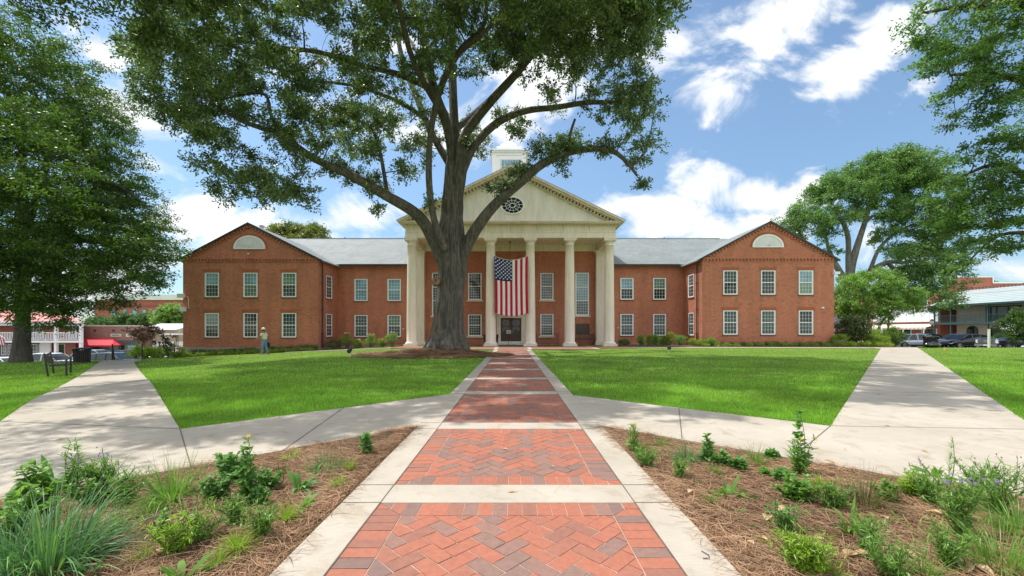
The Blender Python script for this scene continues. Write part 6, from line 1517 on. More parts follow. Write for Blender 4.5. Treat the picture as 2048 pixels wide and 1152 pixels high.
# fingers and thumb on both hands
for hk,d in (('pl',Vector((-1,0,-.35))),('pr',Vector((-.1,0,-1)))):
    p=Vector(J[hk]); d.normalize(); sd_=Vector((0,1,0))
    for i,(off,L) in enumerate(((-.027,.065),(-.009,.075),(.010,.070),(.027,.055))):
        a=p+d*.02+sd_*off; b=a+d*L*.5; c=b+(d+Vector((0,0,-.5)))*L*.45; n0=len(vs_); vs_+= [tuple(a),tuple(b),tuple(c)]; rd_+=[.010,.009,.008]; es_+=[(ix[hk],n0),(n0,n0+1),(n0+1,n0+2)]
    a=p+sd_*-.035; b=a+(d*.6+sd_*-.6)*.045; n0=len(vs_); vs_+=[tuple(a),tuple(b)]; rd_+=[.011,.009]; es_+=[(ix[hk],n0),(n0,n0+1)]
body=skinned('body',vs_,es_,rd_,skin,PT)
def sub(keys,scale,name,m,extra={}):
    vv=[];rr=[];idx_={}
    for k in keys: idx_[k]=len(vv); vv.append(J[k] if k not in extra else extra[k][0]); r_=RD[k] if k in RD else extra[k][1]; r_=r_ if hasattr(r_,'__len__') else (r_,r_); rr.append((r_[0]+scale,r_[1]+scale))
    return vv,rr,idx_
vv,rr,ii=sub(['pel','wai','hl','kl','al','hr','kr','ar'],.022,'jeans',jeans)
skinned('jeans',vv,[(ii['pel'],ii['wai']),(ii['pel'],ii['hl']),(ii['hl'],ii['kl']),(ii['kl'],ii['al']),(ii['pel'],ii['hr']),(ii['hr'],ii['kr']),(ii['kr'],ii['ar'])],rr,jeans,PT)
ml={'ml':((-.115,-.225,1.24),.055),'mr':((.04,.235,1.22),.055)}; J.update({k:v_[0] for k,v_ in ml.items()}); RD.update({k:v_[1] for k,v_ in ml.items()})
vv,rr,ii=sub(['che','wai','pel','nec','sl','ml','sr','mr'],.028,'shirt',shirt); vv[ii['nec']]=(-.045,0,1.44); vv[ii['pel']]=(0,0,.99)
skinned('shirt',vv,[(ii['che'],ii['wai']),(ii['wai'],ii['pel']),(ii['che'],ii['nec']),(ii['che'],ii['sl']),(ii['sl'],ii['ml']),(ii['che'],ii['sr']),(ii['sr'],ii['mr'])],rr,shirt,PT)
mb=MB(); mb.smooth=True; mb.lathe(-.078,0,[(.118,1.70),(.122,1.73),(.112,1.79),(.08,1.83),(.02,1.85)],18); mb.smooth=False
mb.prism([(-.15,-.08),(-.15,.08),(-.24,.055),(-.27,0),(-.24,-.055)],1.695,1.71,'z'); mb.build('cap',capm,PT,local=True)
mb=MB(); mb.smooth=True; mb.lathe(-.06,0,[(.085,1.60),(.10,1.64),(.105,1.70)],14); mb.build('hair',plain('grey_hair',(.12,.10,.09),.9,.2,9),PT,local=True)
mb=MB(); mb.tube([(-.165,0,1.655),(-.195,0,1.635),(-.17,0,1.625)],[.008,.014,.008],6); mb.build('nose',skin,PT,local=True)
for k in (-1,1):
    mb=MB(); mb.lathe(-.162,k*.032,[(.002,1.652),(.011,1.66),(.002,1.668)],6); mb.build('eye',dark_metal,PT,local=True)
    mb=MB(); mb.tube([(-.07,k*.092,1.625),(-.06,k*.105,1.65),(-.07,k*.095,1.675)],.012,6); mb.build('ear',skin,PT,local=True)
mb=MB(); mb.tube([(-.158,-.02,1.60),(-.165,0,1.598),(-.158,.02,1.60)],.006,5); mb.build('mouth',plain('lips',(.22,.09,.07),.6,.1,4),PT,local=True)
for a,b in (((-.06,-.09),(-.29,-.09)),((.26,.09),(.03,.10))):
    mb=MB(); z1=0 if a[0]<0 else .01; mb.tube([(a[0],a[1],z1+.05),((a[0]+b[0])/2,a[1],z1+.055),(b[0],b[1],z1+.035)],[.05,.052,.035],10); mb.build('shoe',shoe,PT,local=True)
PT.scale=(1.02,1.02,1.02)
BG=thing('dark_bag',(px_+.13,py_+.20,pz_+.6),'small dark bag hanging from the far hand of the walking person','bag')
mb=MB(); c=(px_+.13,py_+.22); mb.prism([(c[0]-.09,pz_+.48),(c[0]+.09,pz_+.48),(c[0]+.11,pz_+.80),(c[0]-.02,pz_+.84),(c[0]-.1,pz_+.74)],c[1]-.05,c[1]+.05,'y'); mb.build('pouch',dark_metal,BG)
mb=MB(); mb.tube([(c[0]-.04,c[1],pz_+.80),(c[0]-.06,c[1]+.02,pz_+.90),(c[0]+.04,c[1],pz_+.82)],.010,5); mb.build('strap',dark_metal,BG)
# ================================================================ CARS
def paint(name,col,metal=.3):
    if name in MATS: return MATS[name]
    m,g,b=mat(name); b.inputs['Base Color'].default_value=(*col,1); b.inputs['Metallic'].default_value=metal; b.inputs['Roughness'].default_value=.28; b.inputs['Coat Weight'].default_value=.8; b.inputs['Coat Roughness'].default_value=.04
    g.put(b.inputs['Base Color'],g.ramp(g.noise(objc(g),1.5,4),[(.3,tuple(c*.88 for c in col)),(.7,col)])); return m
rubber=plain('tyre_rubber',(.02,.02,.02),.8,.2,5); rimm=plain('alloy_rim',(.55,.56,.58),.3,.1,5,metal=.8); headl=plain('headlight_glass',(.70,.72,.75),.15,.1,5); taill=plain('tail_light',(.42,.02,.02),.25,.1,5); chrome=plain('chrome',(.42,.43,.45),.22,.1,5,metal=.9); plate=plain('number_plate',(.7,.7,.7),.5,.1,4)
SUVP=[(-2.28,.60,.95),(-2.2,.72,1.02),(-2.0,.76,1.06),(-1.75,.80,1.06),(-1.0,.84,1.03),(-.1,.86,1.01),(.75,.86,1.00),(.95,.86,1.02),(1.5,.85,.99),(1.95,.80,.90),(2.2,.70,.78),(2.32,.55,.66)]
def car(loc,rz,label,pm,kind='suv',group='cars parked along the streets',scale=1):
    T=thing('parked_car' if kind!='pickup' else 'pickup_truck',loc,label,'car' if kind!='pickup' else 'pickup truck',group,rz)
    if kind=='suv': top=1.70; cab=[(-2.12,1.06),(-1.85,1.60),(-.9,1.70),(.1,1.69),(.35,1.63),(1.12,1.04)]; zb=.32; st=SUVP; wr=.36; wxs=(-1.36,1.42)
    elif kind=='sedan': top=1.45; cab=[(-1.75,1.0),(-.95,1.38),(-.2,1.45),(.2,1.43),(.45,1.36),(1.15,.95)]; zb=.26; st=[(x,w_,z-.08) for x,w_,z in SUVP]; wr=.33; wxs=(-1.36,1.40)
    else:
        top=2.0; zb=.55; wr=.42; wxs=(-1.75,1.85)
        st=[(-2.95,.92,1.32),(-2.9,.96,1.40),(-1.2,.98,1.40),(-1.0,.98,1.40),(0,.98,1.36),(.95,.98,1.34),(1.1,.98,1.36),(2.2,.97,1.36),(2.75,.95,1.32),(2.88,.92,1.25)]
        cab=[(-1.15,1.38),(-1.0,1.92),(-.2,2.0),(.5,1.98),(.75,1.90),(1.45,1.36)]
    W0=.92 if kind!='pickup' else 1.0
    # body shell: stations
    def zt(x):
        for (a,_,za),(b,_,zb_) in zip(st[:-1],st[1:]):
            if a<=x<=b: return za+(zb_-za)*(x-a)/(b-a)
        return st[-1][2]
    xs=sorted(set([s[0] for s in st])); V=[];Fc=[]
    rings=[]
    for (x,w_,z) in st:
        hw=w_*(1.02 if kind!='pickup' else 1); zb_=zb+(.12 if abs(x)>2.1 else 0)
        rings.append([(x,-hw*.93,zb_),(x,-hw*1.0,zb_+.15),(x,-hw*1.04,(zb_+z)/2+.05),(x,-hw*1.0,z-.10),(x,-hw*.90,z-.01),(x,-hw*.45,z+.035),(x,hw*.45,z+.035),(x,hw*.90,z-.01),(x,hw*1.0,z-.10),(x,hw*1.04,(zb_+z)/2+.05),(x,hw*1.0,zb_+.15),(x,hw*.93,zb_)])
    mb=MB(); mb.smooth=True; n=12
    V=[p for r_ in rings for p in r_]
    for i in range(len(rings)-1):
        for k in range(n): k2=(k+1)%n; Fc.append((i*n+k,(i+1)*n+k,(i+1)*n+k2,i*n+k2))
    Fc.append(tuple(range(n))); Fc.append(tuple((len(rings)-1)*n+k for k in range(n))[::-1])
    mb.add(V,Fc); mb.smooth=False
    # roof slab & pillars
    hwr=W0*.70; hb=W0*.88
    roofp=cab[1:5]
    R_=[];n2=len(roofp)
    for x,z in roofp: R_+=[(x,-hwr,z-.06),(x,-hwr*.85,z),(x,hwr*.85,z),(x,hwr,z-.06),(x,hwr*.97,z-.09),(x,-hwr*.97,z-.09)]
    mb.smooth=True
    mb.add(R_,[(i*6+k,(i+1)*6+k,(i+1)*6+(k+1)%6,i*6+(k+1)%6) for i in range(n2-1) for k in range(6)]+[(0,1,2,3,4,5),tuple((n2-1)*6+k for k in range(6))[::-1]])
    mb.smooth=False
    def pil(xa,za,xb,zb_,w_=.06):
        for s in (-1,1): mb.tube([(xa,s*hb,za-.03),(xb,s*(hwr-.01),zb_-.05)],w_/2+.01,4)
    pil(cab[0][0],cab[0][1],cab[1][0],cab[1][1],.12); pil(cab[5][0],cab[5][1],cab[4][0],cab[4][1],.07)
    xm=-.15 if kind!='pickup' else .1
    pil(xm-.1,zt(xm),xm-.15,top-.02,.10)
    if kind=='suv': pil(-1.15,zt(-1.15),-1.25,1.66,.12)
    body=mb.build('body',pm,T,local=True)
    # side glass, windscreen, rear window
    for s in (-1,1):
        g_=MB(); lo=[(cab[0][0]+.08,zt(cab[0][0]+.1)-.01),(cab[5][0]-.06,zt(cab[5][0]-.1)-.01)]; up=[(cab[4][0]-.02,cab[4][1]-.07),(cab[3][0],cab[3][1]-.08),(cab[2][0],cab[2][1]-.08),(cab[1][0]+.06,cab[1][1]-.08)]
        pts=[(x,s*(hb-.015),z) for x,z in lo]+[(x,s*(hwr-.01),z) for x,z in up]
        g_.add(pts,[tuple(range(len(pts)))[::s]]); g_.build('side_window',gl_car,T,local=True)
    g_=MB(); a,b=cab[5],cab[4]; g_.add([(a[0],-hb+.03,a[1]),(a[0],hb-.03,a[1]),(b[0],hwr-.03,b[1]-.02),(b[0],-hwr+.03,b[1]-.02)],[(0,1,2,3)]); g_.build('windscreen',gl_car,T,local=True)
    g_=MB(); a,b=cab[0],cab[1]; g_.add([(a[0],-hb+.05,a[1]),(a[0],hb-.05,a[1]),(b[0],hwr-.05,b[1]-.04),(b[0],-hwr+.05,b[1]-.04)],[(3,2,1,0)]); g_.build('rear_window',gl_car,T,local=True)
    # wheels with dark arches
    for wx_ in wxs:
        for s in (-1,1):
            hw=W0*.98
            m2=MB(); ar=[(wx_+(wr+.07)*math.cos(math.pi*k/14),wr+(wr+.07)*math.sin(math.pi*k/14)) for k in range(15)]; m2.prism(ar+[(wx_-wr-.07,zb+.0),(wx_+wr+.07,zb+.0)],*sorted((s*(hw-.20),s*(hw+.012))),'y'); m2.build('wheel_arch',rubber,T,local=True)
            m2=MB(); V=[];seg=22
            prof=[(wr*.6,-.10),(wr*.93,-.11),(wr,-.07),(wr,.07),(wr*.93,.11),(wr*.62,.10)]
            yc=s*(hw-.07)
            for r_,yo in prof:
                for k in range(seg): t=2*math.pi*k/seg; V.append((wx_+r_*math.cos(t),yc+yo,wr+r_*math.sin(t)))
            m2.smooth=True
            m2.add(V,[(i*seg+k,i*seg+(k+1)%seg,(i+1)*seg+(k+1)%seg,(i+1)*seg+k) for i in range(len(prof)-1) for k in range(seg)])
            wl=m2.build('wheel',rubber,T,local=True)
            m2=MB(); yo=s*(hw+.035)
            for k in range(5):
                t=2*math.pi*k/5+.3; c,s2=math.cos(t),math.sin(t); nx_,nz_=-s2*.045,c*.045; r1=wr*.64
                m2.prism([(wx_-nx_,wr-nz_),(wx_+c*r1-nx_*1.4,wr+s2*r1-nz_*1.4),(wx_+c*r1+nx_*1.4,wr+s2*r1+nz_*1.4),(wx_+nx_,wr+nz_)],*sorted((yo-s*.03,yo)),'y')
            rg_=[(wx_+wr*.66*math.cos(2*math.pi*k/20),wr+wr*.66*math.sin(2*math.pi*k/20)) for k in range(20)]
            for k in range(20): a,b=rg_[k],rg_[(k+1)%20]; m2.prism([a,b,((b[0]-wx_)*.86+wx_,(b[1]-wr)*.86+wr),((a[0]-wx_)*.86+wx_,(a[1]-wr)*.86+wr)],*sorted((yo-s*.04,yo+s*.004)),'y')
            m2.build('rim',rimm,wl,local=True)
    xf=st[-1][0]; zf=st[-1][2]
    for s in (-1,1):
        m2=MB(); h_=.09 if kind!='pickup' else .20
        if kind=='pickup': m2.box(xf-.10,xf+.02,*sorted((s*.74,s*.96)),zf-.42,zf-.08)
        else: m2.prism([(xf-.32,zf+.06),(xf-.02,zf-.02),(xf+.0,zf-.10),(xf-.28,zf-.04)],*sorted((s*.40,s*.80)),'y')
        m2.build('headlight',headl,T,local=True)
        m2=MB(); xr=st[0][0]; m2.box(xr-.02,xr+.14,*sorted((s*.52,s*.76 if kind!='pickup' else s*.95)),st[0][2]-.18,st[0][2]+.02); m2.build('tail_light',taill,T,local=True)
        m2=MB(); m2.box(cab[5][0]-.22,cab[5][0]-.06,*sorted((s*(hb+.03),s*(hb+.22))),cab[5][1]+.02,cab[5][1]+.15); m2.build('mirror',pm,T,local=True)
    if kind=='pickup':
        m2=MB(); m2.box(xf-.02,xf+.03,-.73,.73,.80,1.22); gg=m2.build('grille',gutter,T,local=True)
        m2=MB()
        for z in (.80,.90,1.0,1.1,1.19): m2.box(xf+.031,xf+.055,-.75,.75,z,z+.045)
        m2.box(xf+.031,xf+.056,-.76,-.70,.8,1.235); m2.box(xf+.031,xf+.056,.70,.76,.8,1.235); m2.build('chrome_bar',chrome,gg,local=True)
        m2=MB(); N=20; m2.prism([(.22*math.cos(2*math.pi*k/N),1.03+.09*math.sin(2*math.pi*k/N)) for k in range(N)],xf+.057,xf+.075,'x'); m2.build('badge',chrome,gg,local=True)
        m2=MB(); m2.box(xf-.1,xf+.14,-.98,.98,.52,.74); bb_=m2.build('bumper',chrome,T,local=True); m2=MB(); m2.box(xf+.141,xf+.15,-.16,.16,.56,.68); m2.build('number_plate',plate,bb_,local=True)
        m2=MB(); m2.box(-2.85,-1.25,-.86,.86,1.38,1.425); m2.build('bed_cover',gutter,T,local=True)
    else:
        m2=MB(); m2.box(xf-.12,xf+.025,-.55,.55,.42,.60); m2.build('grille',gutter,T,local=True)
        m2=MB(); m2.box(st[0][0]-.03,st[0][0]+.0,-.2,.2,.72,.84); m2.build('number_plate',plate,T,local=True)
        m2=MB()
        for s in (-1,1): m2.box(-1.35,1.3,*sorted((s*.90,s*.955)),.32,.44)
        m2.build('sill_trim',gutter,T,local=True)
    return T
pw=paint('paint_white',(.80,.82,.84),.0); pk=paint('paint_black',(.012,.014,.018),.2); pg=paint('paint_slate',(.10,.13,.16),.4); pn=paint('paint_navy',(.02,.035,.075),.3); pt=paint('paint_teal',(.20,.30,.33),.3); pr_=paint('paint_brown',(.09,.05,.045),.3); psil=paint('paint_silver_blue',(.52,.60,.70),.2)
zL=-2.52
def cl_(px,D,rz,*a,**k): return car((wx(px,D),D,zL if px<900 else -.82),rz,*a,**k)
cl_(106,38.5,0,'white suv parked behind the bench, nose to the right',pw)
cl_(8,36.6,0,'white sedan parked at the left picture edge behind the tree trunk',pw,'sedan')
cl_(232,39.5,0,'slate grey suv seen between the two stair railings',pg)
cl_(196,45,R(0),'pale teal suv parked under the red awning behind the litter bin',pt)
cl_(281,45.5,0,'dark suv parked behind the slate grey one, near the crape myrtle',pn)
cl_(330,47,0,'silver car mostly hidden behind the shrubs left of the left wing',psil,'sedan')
cl_(1819,49,R(180),'pale blue-white suv parked beside the hedge on the right',psil)
cl_(1842,56,R(180),'dark blue suv half hidden behind the pale suv on the right',pn)
cl_(1927,48.2,R(180),'black suv nose-in next to the litter bin on the right',pk)
cl_(1912,52.5,R(180),'dark car behind the black suv on the right',pg)
car((wx(2010,41.4)+1.2,41.6,-.82),R(181),'dark navy pickup truck with wide chrome grille at the right edge',pn,'pickup')
car((wx(2062,37.6)+2.6,37.8,-.82),R(181),'dark brown car cut off by the right picture edge in front of the pickup',pr_,'suv')
# ================================================================ STREET LAMPS
def lamp(px,D,topy,zb,label):
    x=wx(px,D); zt_=wz(topy,D); T=thing('street_lamp',(x,D,zb),label,'street lamp'); mb=MB()
    mb.lathe(x,D,[(.16,zb),(.16,zb+.3),(.09,zb+.5),(.06,zb+.9),(.05,zt_-.75),(.09,zt_-.70),(.05,zt_-.62)],10); mb.build('pole',dark_metal,T)
    mb=MB(); mb.lathe(x,D,[(.07,zt_-.60),(.15,zt_-.45),(.17,zt_-.2)],8); mb.build('globe',plain('lamp_glass',(.6,.6,.56),.3,.05,3) if 'lamp_glass' not in MATS else MATS['lamp_glass'],T)
    mb=MB(); mb.lathe(x,D,[(.19,zt_-.2),(.12,zt_-.08),(.03,zt_)],8); mb.build('cap',dark_metal,T)
lamp(1864,46,638,-.82,'black street lamp post rising behind the right litter bin'); lamp(1743,60,645,-.82,'street lamp with pale globe in front of the dark awning'); lamp(308,52,687,-2.5,'dark street lamp near the white shopfront left of the left wing')
# ================================================================ BUILDINGS ON THE LEFT
def simple_win(B,x0,x1,z0,z1,y,fm=white,gm=gl_dark,cols=2,rows=2,name='window'):
    f=MB(); fw=.09; f.box(x0-fw,x1+fw,y-.06,y+.01,z1,z1+fw); f.box(x0-fw,x1+fw,y-.06,y+.01,z0-fw,z0); f.box(x0-fw,x0,y-.06,y+.01,z0,z1); f.box(x1,x1+fw,y-.06,y+.01,z0,z1)
    for c in range(1,cols): xx=x0+(x1-x0)*c/cols; f.box(xx-.03,xx+.03,y-.045,y+.0,z0,z1)
    for r_ in range(1,rows): zz=z0+(z1-z0)*r_/rows; f.box(x0,x1,y-.043,y+.0,zz-.025,zz+.025)
    o=f.build(name,fm,B); g_=MB().box(x0,x1,y-.03,y+.005,z0,z1); g_.build('pane',gm,o); return o
z0=-2.45
# (a) balconied building with red roof
DA=55; xl,xr=wx(-160,DA),wx(163,DA); B=thing('balconied_shop',((xl+xr)/2,DA+4,z0),'old building with white balcony railing, white posts and pale red roof behind the left tree','building')
zf=wz(680,DA); ze=wz(643,DA)
sk=lambda y: xr*y/DA+.15
mb=MB(); mb.prism([(xl,DA+2.2),(sk(DA+2.2)-1.0,DA+2.2),(sk(DA+8)-1.0,DA+8),(xl,DA+8)],z0,ze+.2,'z'); mb.build('wall',brick_red,B)
redroof=plain('red_metal_roof',(.62,.22,.20),.6,.12,1.5)
mb=MB(); pts=[(DA-.3,ze),(DA+8,ze+3.3),(DA+16,ze),(DA+16,ze-.15),(DA-.3,ze-.15)]
V=[(xl,DA-.3,ze),(xr+.5,DA-.3,ze),(sk(DA+9),DA+9,ze),(xl,DA+9,ze),(xl,DA+4.5,ze+2.0),(sk(DA+4.5)-3.6,DA+4.5,ze+2.0)]; mb.add(V,[(0,1,5,4),(1,2,5),(2,3,4,5),(0,3,2,1),(0,4,3)]); mb.build('roof',redroof,B)
mb=MB(); mb.box(xl,xr+.52,DA-.32,DA-.22,ze-.22,ze+.01); mb.box(xl,xr+.2,DA,DA+.12,ze-.55,ze-.23); mb.build('eave_board',white,B)
mb=MB(); mb.prism([(xl,DA-.1),(xr+.35,DA-.1),(sk(DA+2.2)+.1,DA+2.2),(xl,DA+2.2)],zf-.35,zf-.08,'z'); mb.build('balcony_floor',white,B)
for px_ in (-60,36,110,160): x=wx(px_,DA); mb=MB().box(x-.15,x+.15,DA,DA+.3,z0,ze-.24); mb.build('post',white,B)
mb=MB(); rz_=wz(664.5,DA)
mb.box(xl,xr,DA+.08,DA+.16,rz_-.09,rz_); mb.box(xl,xr,DA+.08,DA+.16,zf+.05,zf+.12); n=int((xr-xl)/.22)
for i in range(n): x=xl+(i+.5)*(xr-xl)/n; mb.box(x-.035,x+.035,DA+.10,DA+.14,zf+.12,rz_-.09)
mb.build('balcony_railing',white,B)
greyfr=plain('grey_green_fascia',(.13,.16,.15),.6,.1,2)
for (a,b) in ((2,28),(62,92)):
    x0,x1=wx(a,57.1),wx(b,57.1); f=MB().box(x0-.2,x1+.2,DA+2.1,DA+2.2,z0,z0+2.6); fo=f.build('shopfront',greyfr,B)
    for k in range(2): c0=x0+(x1-x0)*k/2+.1; c1=c0+(x1-x0)/2-.2; simple_win(B,c0+.1,c1-.1,z0+.4,z0+1.75,DA+2.09,cols=3,rows=3,name='door')
    s_=MB().box(x0+.4,x1-.8,DA+2.0,DA+2.06,z0+2.0,z0+2.5); s_.build('hanging_sign',plain('sign_board_a',(.12,.07,.05),.6,.1,3) if a==2 else plain('sign_board_b',(.45,.47,.44),.6,.1,3),B)
x0=wx(112,57.1); simple_win(B,x0+.3,x0+1.1,z0+.1,z0+1.8,DA+2.19,cols=1,rows=1,name='door',fm=offwhite)
mb=MB(); mb.prism([(x0-1.7,z0),(x0-.2,z0),(x0-.2,z0+2.0),(x0-.95,z0+2.5),(x0-1.7,z0+2.0)],DA+1.6,DA+1.75,'y'); mb.build('white_kiosk',white,B)
for px_ in (62,74,140): x=wx(px_,57.2); simple_win(B,x,x+.8,zf+.3,zf+1.9,DA+2.19,cols=2,rows=4)
# leaning flag at the far left
x=wx(0,48); T=thing('small_flag',(x,48,-.5),'small striped flag hanging at the left picture edge by the balcony','flag'); mb=MB()
for i in range(7):
    mb.cur=i%2
    mb.prism([(x-.75+i*.16,1.15-.10*i),(x-.59+i*.16,1.05-.1*i),(x-.30+i*.16,-.35-.02*i),(x-.46+i*.16,-.3-.02*i)],48,48.02,'y')
mb.build('cloth',[red,fwhite],T); mb=MB(); mb.tube([(x-1.1,48.05,1.35),(x+.5,48.05,.35)],.03,6); mb.build('pole',white,T)
# (b) long brick shop with red awning
DB=60; xl,xr=wx(135,DB),wx(282,DB); zt_=wz(652.5,DB); B=thing('brick_shop',((xl+xr)/2,DB+5,z0),'long low purplish brick shop with red awning and dark green fascia left of the courthouse','building')
mb=MB(); mb.box(xl,xr,DB,DB+12,z0,zt_); mb.build('wall',brick_old,B); mb=MB(); mb.box(xl-.05,xr+.05,DB-.06,DB+.3,zt_,zt_+.12); mb.build('coping',offwhite,B)
mb=MB(); a,b=wx(136,58.5),wx(228,58.5); zA,zB_=wz(676,DB),wz(690.5,58.5)
mb.add([(a+.6,DB-.02,zA),(b-1.6,DB-.02,zA),(b,DB-1.6,zB_),(a-.3,DB-1.6,zB_),(b,DB-1.6,zB_-.22),(a-.3,DB-1.6,zB_-.22),(b,DB-.02,zB_)],[(0,1,2,3),(3,2,4,5),(1,6,2),(2,6,4)]); aw=mb.build('awning',plain('awning_red',(.50,.022,.045),.7,.12,2),B)
mb=MB(); a,b=wx(217,DB),wx(278,DB); mb.box(a,b,DB-.12,DB+.01,wz(689,DB),wz(681,DB)); mb.build('fascia',plain('fascia_green',(.05,.085,.085),.5,.1,2),B)
for (p,q) in ((140,168),(178,200)): simple_win(B,wx(p,DB),wx(q,DB),z0+.9,wz(692,DB),DB-.0,fm=greyfr,gm=gl_mid,cols=2,rows=1)
for (p,q,gm) in ((218,238,gl_blue),(242,250,gl_dark),(256,274,gl_blue)): simple_win(B,wx(p,DB),wx(q,DB),z0+.6,wz(690.5,DB),DB-.0,fm=greyfr,gm=gm,cols=1,rows=1)
for (p,q,l) in ((221.5,243,'a'),(253,272,'b')):
    s_=MB().box(wx(p,DB),wx(q,DB),DB-.07,DB-.001,wz(673.5,DB),wz(667.5,DB)); so__=s_.build('wall_sign',offwhite if l=='b' else plain('faded_sign',(.55,.56,.46),.7,.1,3),B)
    mb=MB(); a=wx(p,DB); b=wx(q,DB); zc=(wz(673.5,DB)+wz(667.5,DB))/2; n=7
    for i in range(n): xx=a+.25+(b-a-.5)*i/n; mb.box(xx,xx+.10,DB-.08,DB-.071,zc-.08-(i%2)*.03,zc+.08+(i%3)*.02)
    mb.build('lettering',plain('sign_ink',(.12,.12,.13),.6,.1,3) if 'sign_ink' not in MATS else MATS['sign_ink'],so__)
for px_ in (166,190,227,247): x=wx(px_,DB); mb=MB().box(x-.15,x+.15,DB-.04,DB-.001,wz(662.5,DB),wz(659.5,DB)); mb.build('wall_vent',dark_metal,B)
# (c) beige building with white metal roof
DCb=62; xl,xr=wx(275,DCb),wx(372,DCb); B=thing('metal_roof_shop',((xl+xr)/2,DCb+5,z0),'beige building with white metal roof and white lower wall beside the left wing','building')
beige=plain('beige_siding',(.46,.38,.28),.8,.08,1.5)
mb=MB(); mb.box(xl,xr-1.0,DCb,DCb+12,z0,wz(658,DCb)); mb.build('wall',beige,B); mb=MB(); mb.box(xl,xr,DCb-.08,DCb-.001,z0,wz(683,DCb)); mb.build('white_wall',white,B)
mb=MB(); zE=wz(659.5,DCb); mb.add([(xl,DCb-.7,zE),(wx(358,DCb),DCb-.7,zE),(wx(358,DCb)-.4,DCb+4,zE+1.0),(xl,DCb+4,zE+1.0),(wx(358,DCb),DCb+9,zE),(xl,DCb+9,zE)],[(0,1,2,3),(1,4,2),(3,2,4,5),(0,5,4,1)]); mb.build('roof',plain('white_roof',(.66,.68,.70),.5,.06,1),B)
mb=MB(); mb.box(wx(343,DCb),wx(380,DCb),DCb-2.2,DCb-.09,wz(669.5,DCb),wz(667,DCb)); mb.build('canopy',white,B)
for px_ in (352.5,356): x=wx(px_,60.2); mb=MB(); mb.tube([(x,60.2,z0),(x,60.2,wz(669,60.2))],.05,6); mb.build('canopy_post',gutter,B)
simple_win(B,wx(294,DCb),wx(303,DCb),z0+.5,z0+2.0,DCb-.081,fm=gutter,gm=gl_mid,cols=2,rows=2); simple_win(B,wx(305,DCb),wx(312,DCb),z0+.3,z0+2.1,DCb-.081,fm=gutter,gm=gl_mid,cols=1,rows=2,name='door')
x=wx(355,50); T=thing('market_umbrella',(x,50,z0),'pale pink market umbrella low behind the shrubs by the left wing','umbrella'); mb=MB(); mb.lathe(x,50,[(1.15,wz(702,50)),(.75,wz(700,50)),(.1,wz(693.5,50))],10); mb.build('canopy',plain('pink_canvas',(.72,.48,.50),.8,.06,2),T); mb=MB(); mb.tube([(x,50,z0),(x,50,wz(694,50))],.04,6); mb.build('pole',white,T)
for px_,D,l in ((319,29.3,'thin dark garden stake left of the young magnolia'),(349.5,29.0,'thin dark garden stake between the young magnolia and the wing corner')):
    x=wx(px_,D); z=tz(x,D); T=thing('garden_stake',(x,D,z),l,'stake'); mb=MB(); mb.tube([(x,D,z-.1),(x,D,wz(687 if px_<330 else 683,D))],.028,6); mb.build('shaft',gutter,T); mb=MB(); mb.lathe(x,D,[(.04,wz(690,D)),(.04,wz(689,D))],6); mb.build('tie',stemm,T)
# (d) far brick office with white roof
DD=122; xl,xr=wx(190,DD),wx(420,DD); B=thing('far_brick_office',((xl+xr)/2,DD+10,-3),'far large red brick building with pale flat roof and blue windows','building')
mb=MB(); mb.box(xl,xr,DD,DD+20,-3,wz(600,DD)); mb.build('wall',plain('far_brick',(.36,.11,.09),.85,.12,.3),B); mb=MB(); mb.box(xl-.5,xr,DD-.5,DD+20,wz(600,DD),wz(589.5,DD)); mb.build('roof_parapet',plain('pale_roof',(.68,.70,.72),.6,.06,.4),B)
mb=MB(); mb.box(xl,xr,DD-.15,DD-.001,wz(612,DD),wz(611,DD)); mb.build('string_course',plain('far_band',(.28,.08,.07),.85,.1,.4),B)
for px_ in (228,250,270.5,288.5,310,332,352): x=wx(px_,DD); o=MB().box(x-.75,x+.75,DD-.12,DD+.02,wz(630,DD),wz(619,DD)).build('window',plain('blue_frame',(.10,.20,.24),.5,.1,2) if 'blue_frame' not in MATS else MATS['blue_frame'],B); MB().box(x-.55,x+.55,DD-.15,DD-.121,wz(629.5,DD),wz(620,DD)).build('pane',gl_blue,o)
# ================================================================ BUILDINGS ON THE RIGHT (fronts face the square, running away from the viewer)
zR=-.70
def face_box(mb,X_,out,inn,y0,y1,z0,z1): mb.box(X_-out,X_+inn,y0,y1,z0,z1)
# balconied green building: wall plane x=66, veranda edge x=63
GX=63.0; WXp=66.0; y0,y1=34.0,61.5; zfl=2.45; zev=4.95
B=thing('veranda_building',(GX+6,(y0+y1)/2,zR),'long cream building with dark green two storey veranda and pale metal roof on the right','building')
cream=plain('cream_stucco',(.56,.50,.41),.85,.08,.8); dgreen=plain('dark_green_paint',(.035,.075,.07),.5,.12,3); mroof=plain('pale_metal_roof',(.38,.44,.45),.45,.06,1.2)
mb=MB(); mb.box(WXp,WXp+12,y0,y1-.5,zR,6.6); mb.build('wall',cream,B)
mb=MB(); mb.add([(GX-.35,y0,zev),(GX-.35,y1+.3,zev),(WXp+1.6,y1+.3,zev+2.3),(WXp+1.6,y0,zev+2.3),(GX-.35,y0,zev-.12),(GX-.35,y1+.3,zev-.12),(WXp+1.6,y1+.3,zev-.12),(WXp+1.6,y0,zev-.12)],[(0,1,2,3)[::-1],(4,5,6,7),(0,4,5,1),(1,5,6,2),(3,7,4,0)]); rf=mb.build('veranda_roof',mroof,B)
mb=MB()
for i in range(1,9):
    t=i/9; X0=GX-.35+(WXp+1.95-GX)*t; mb.box(X0-.02,X0+.02,y0,y1+.3,zev+2.3*t-.01,zev+2.3*t+.035)
mb.build('roof_seam',mroof,rf)
mb=MB(); 
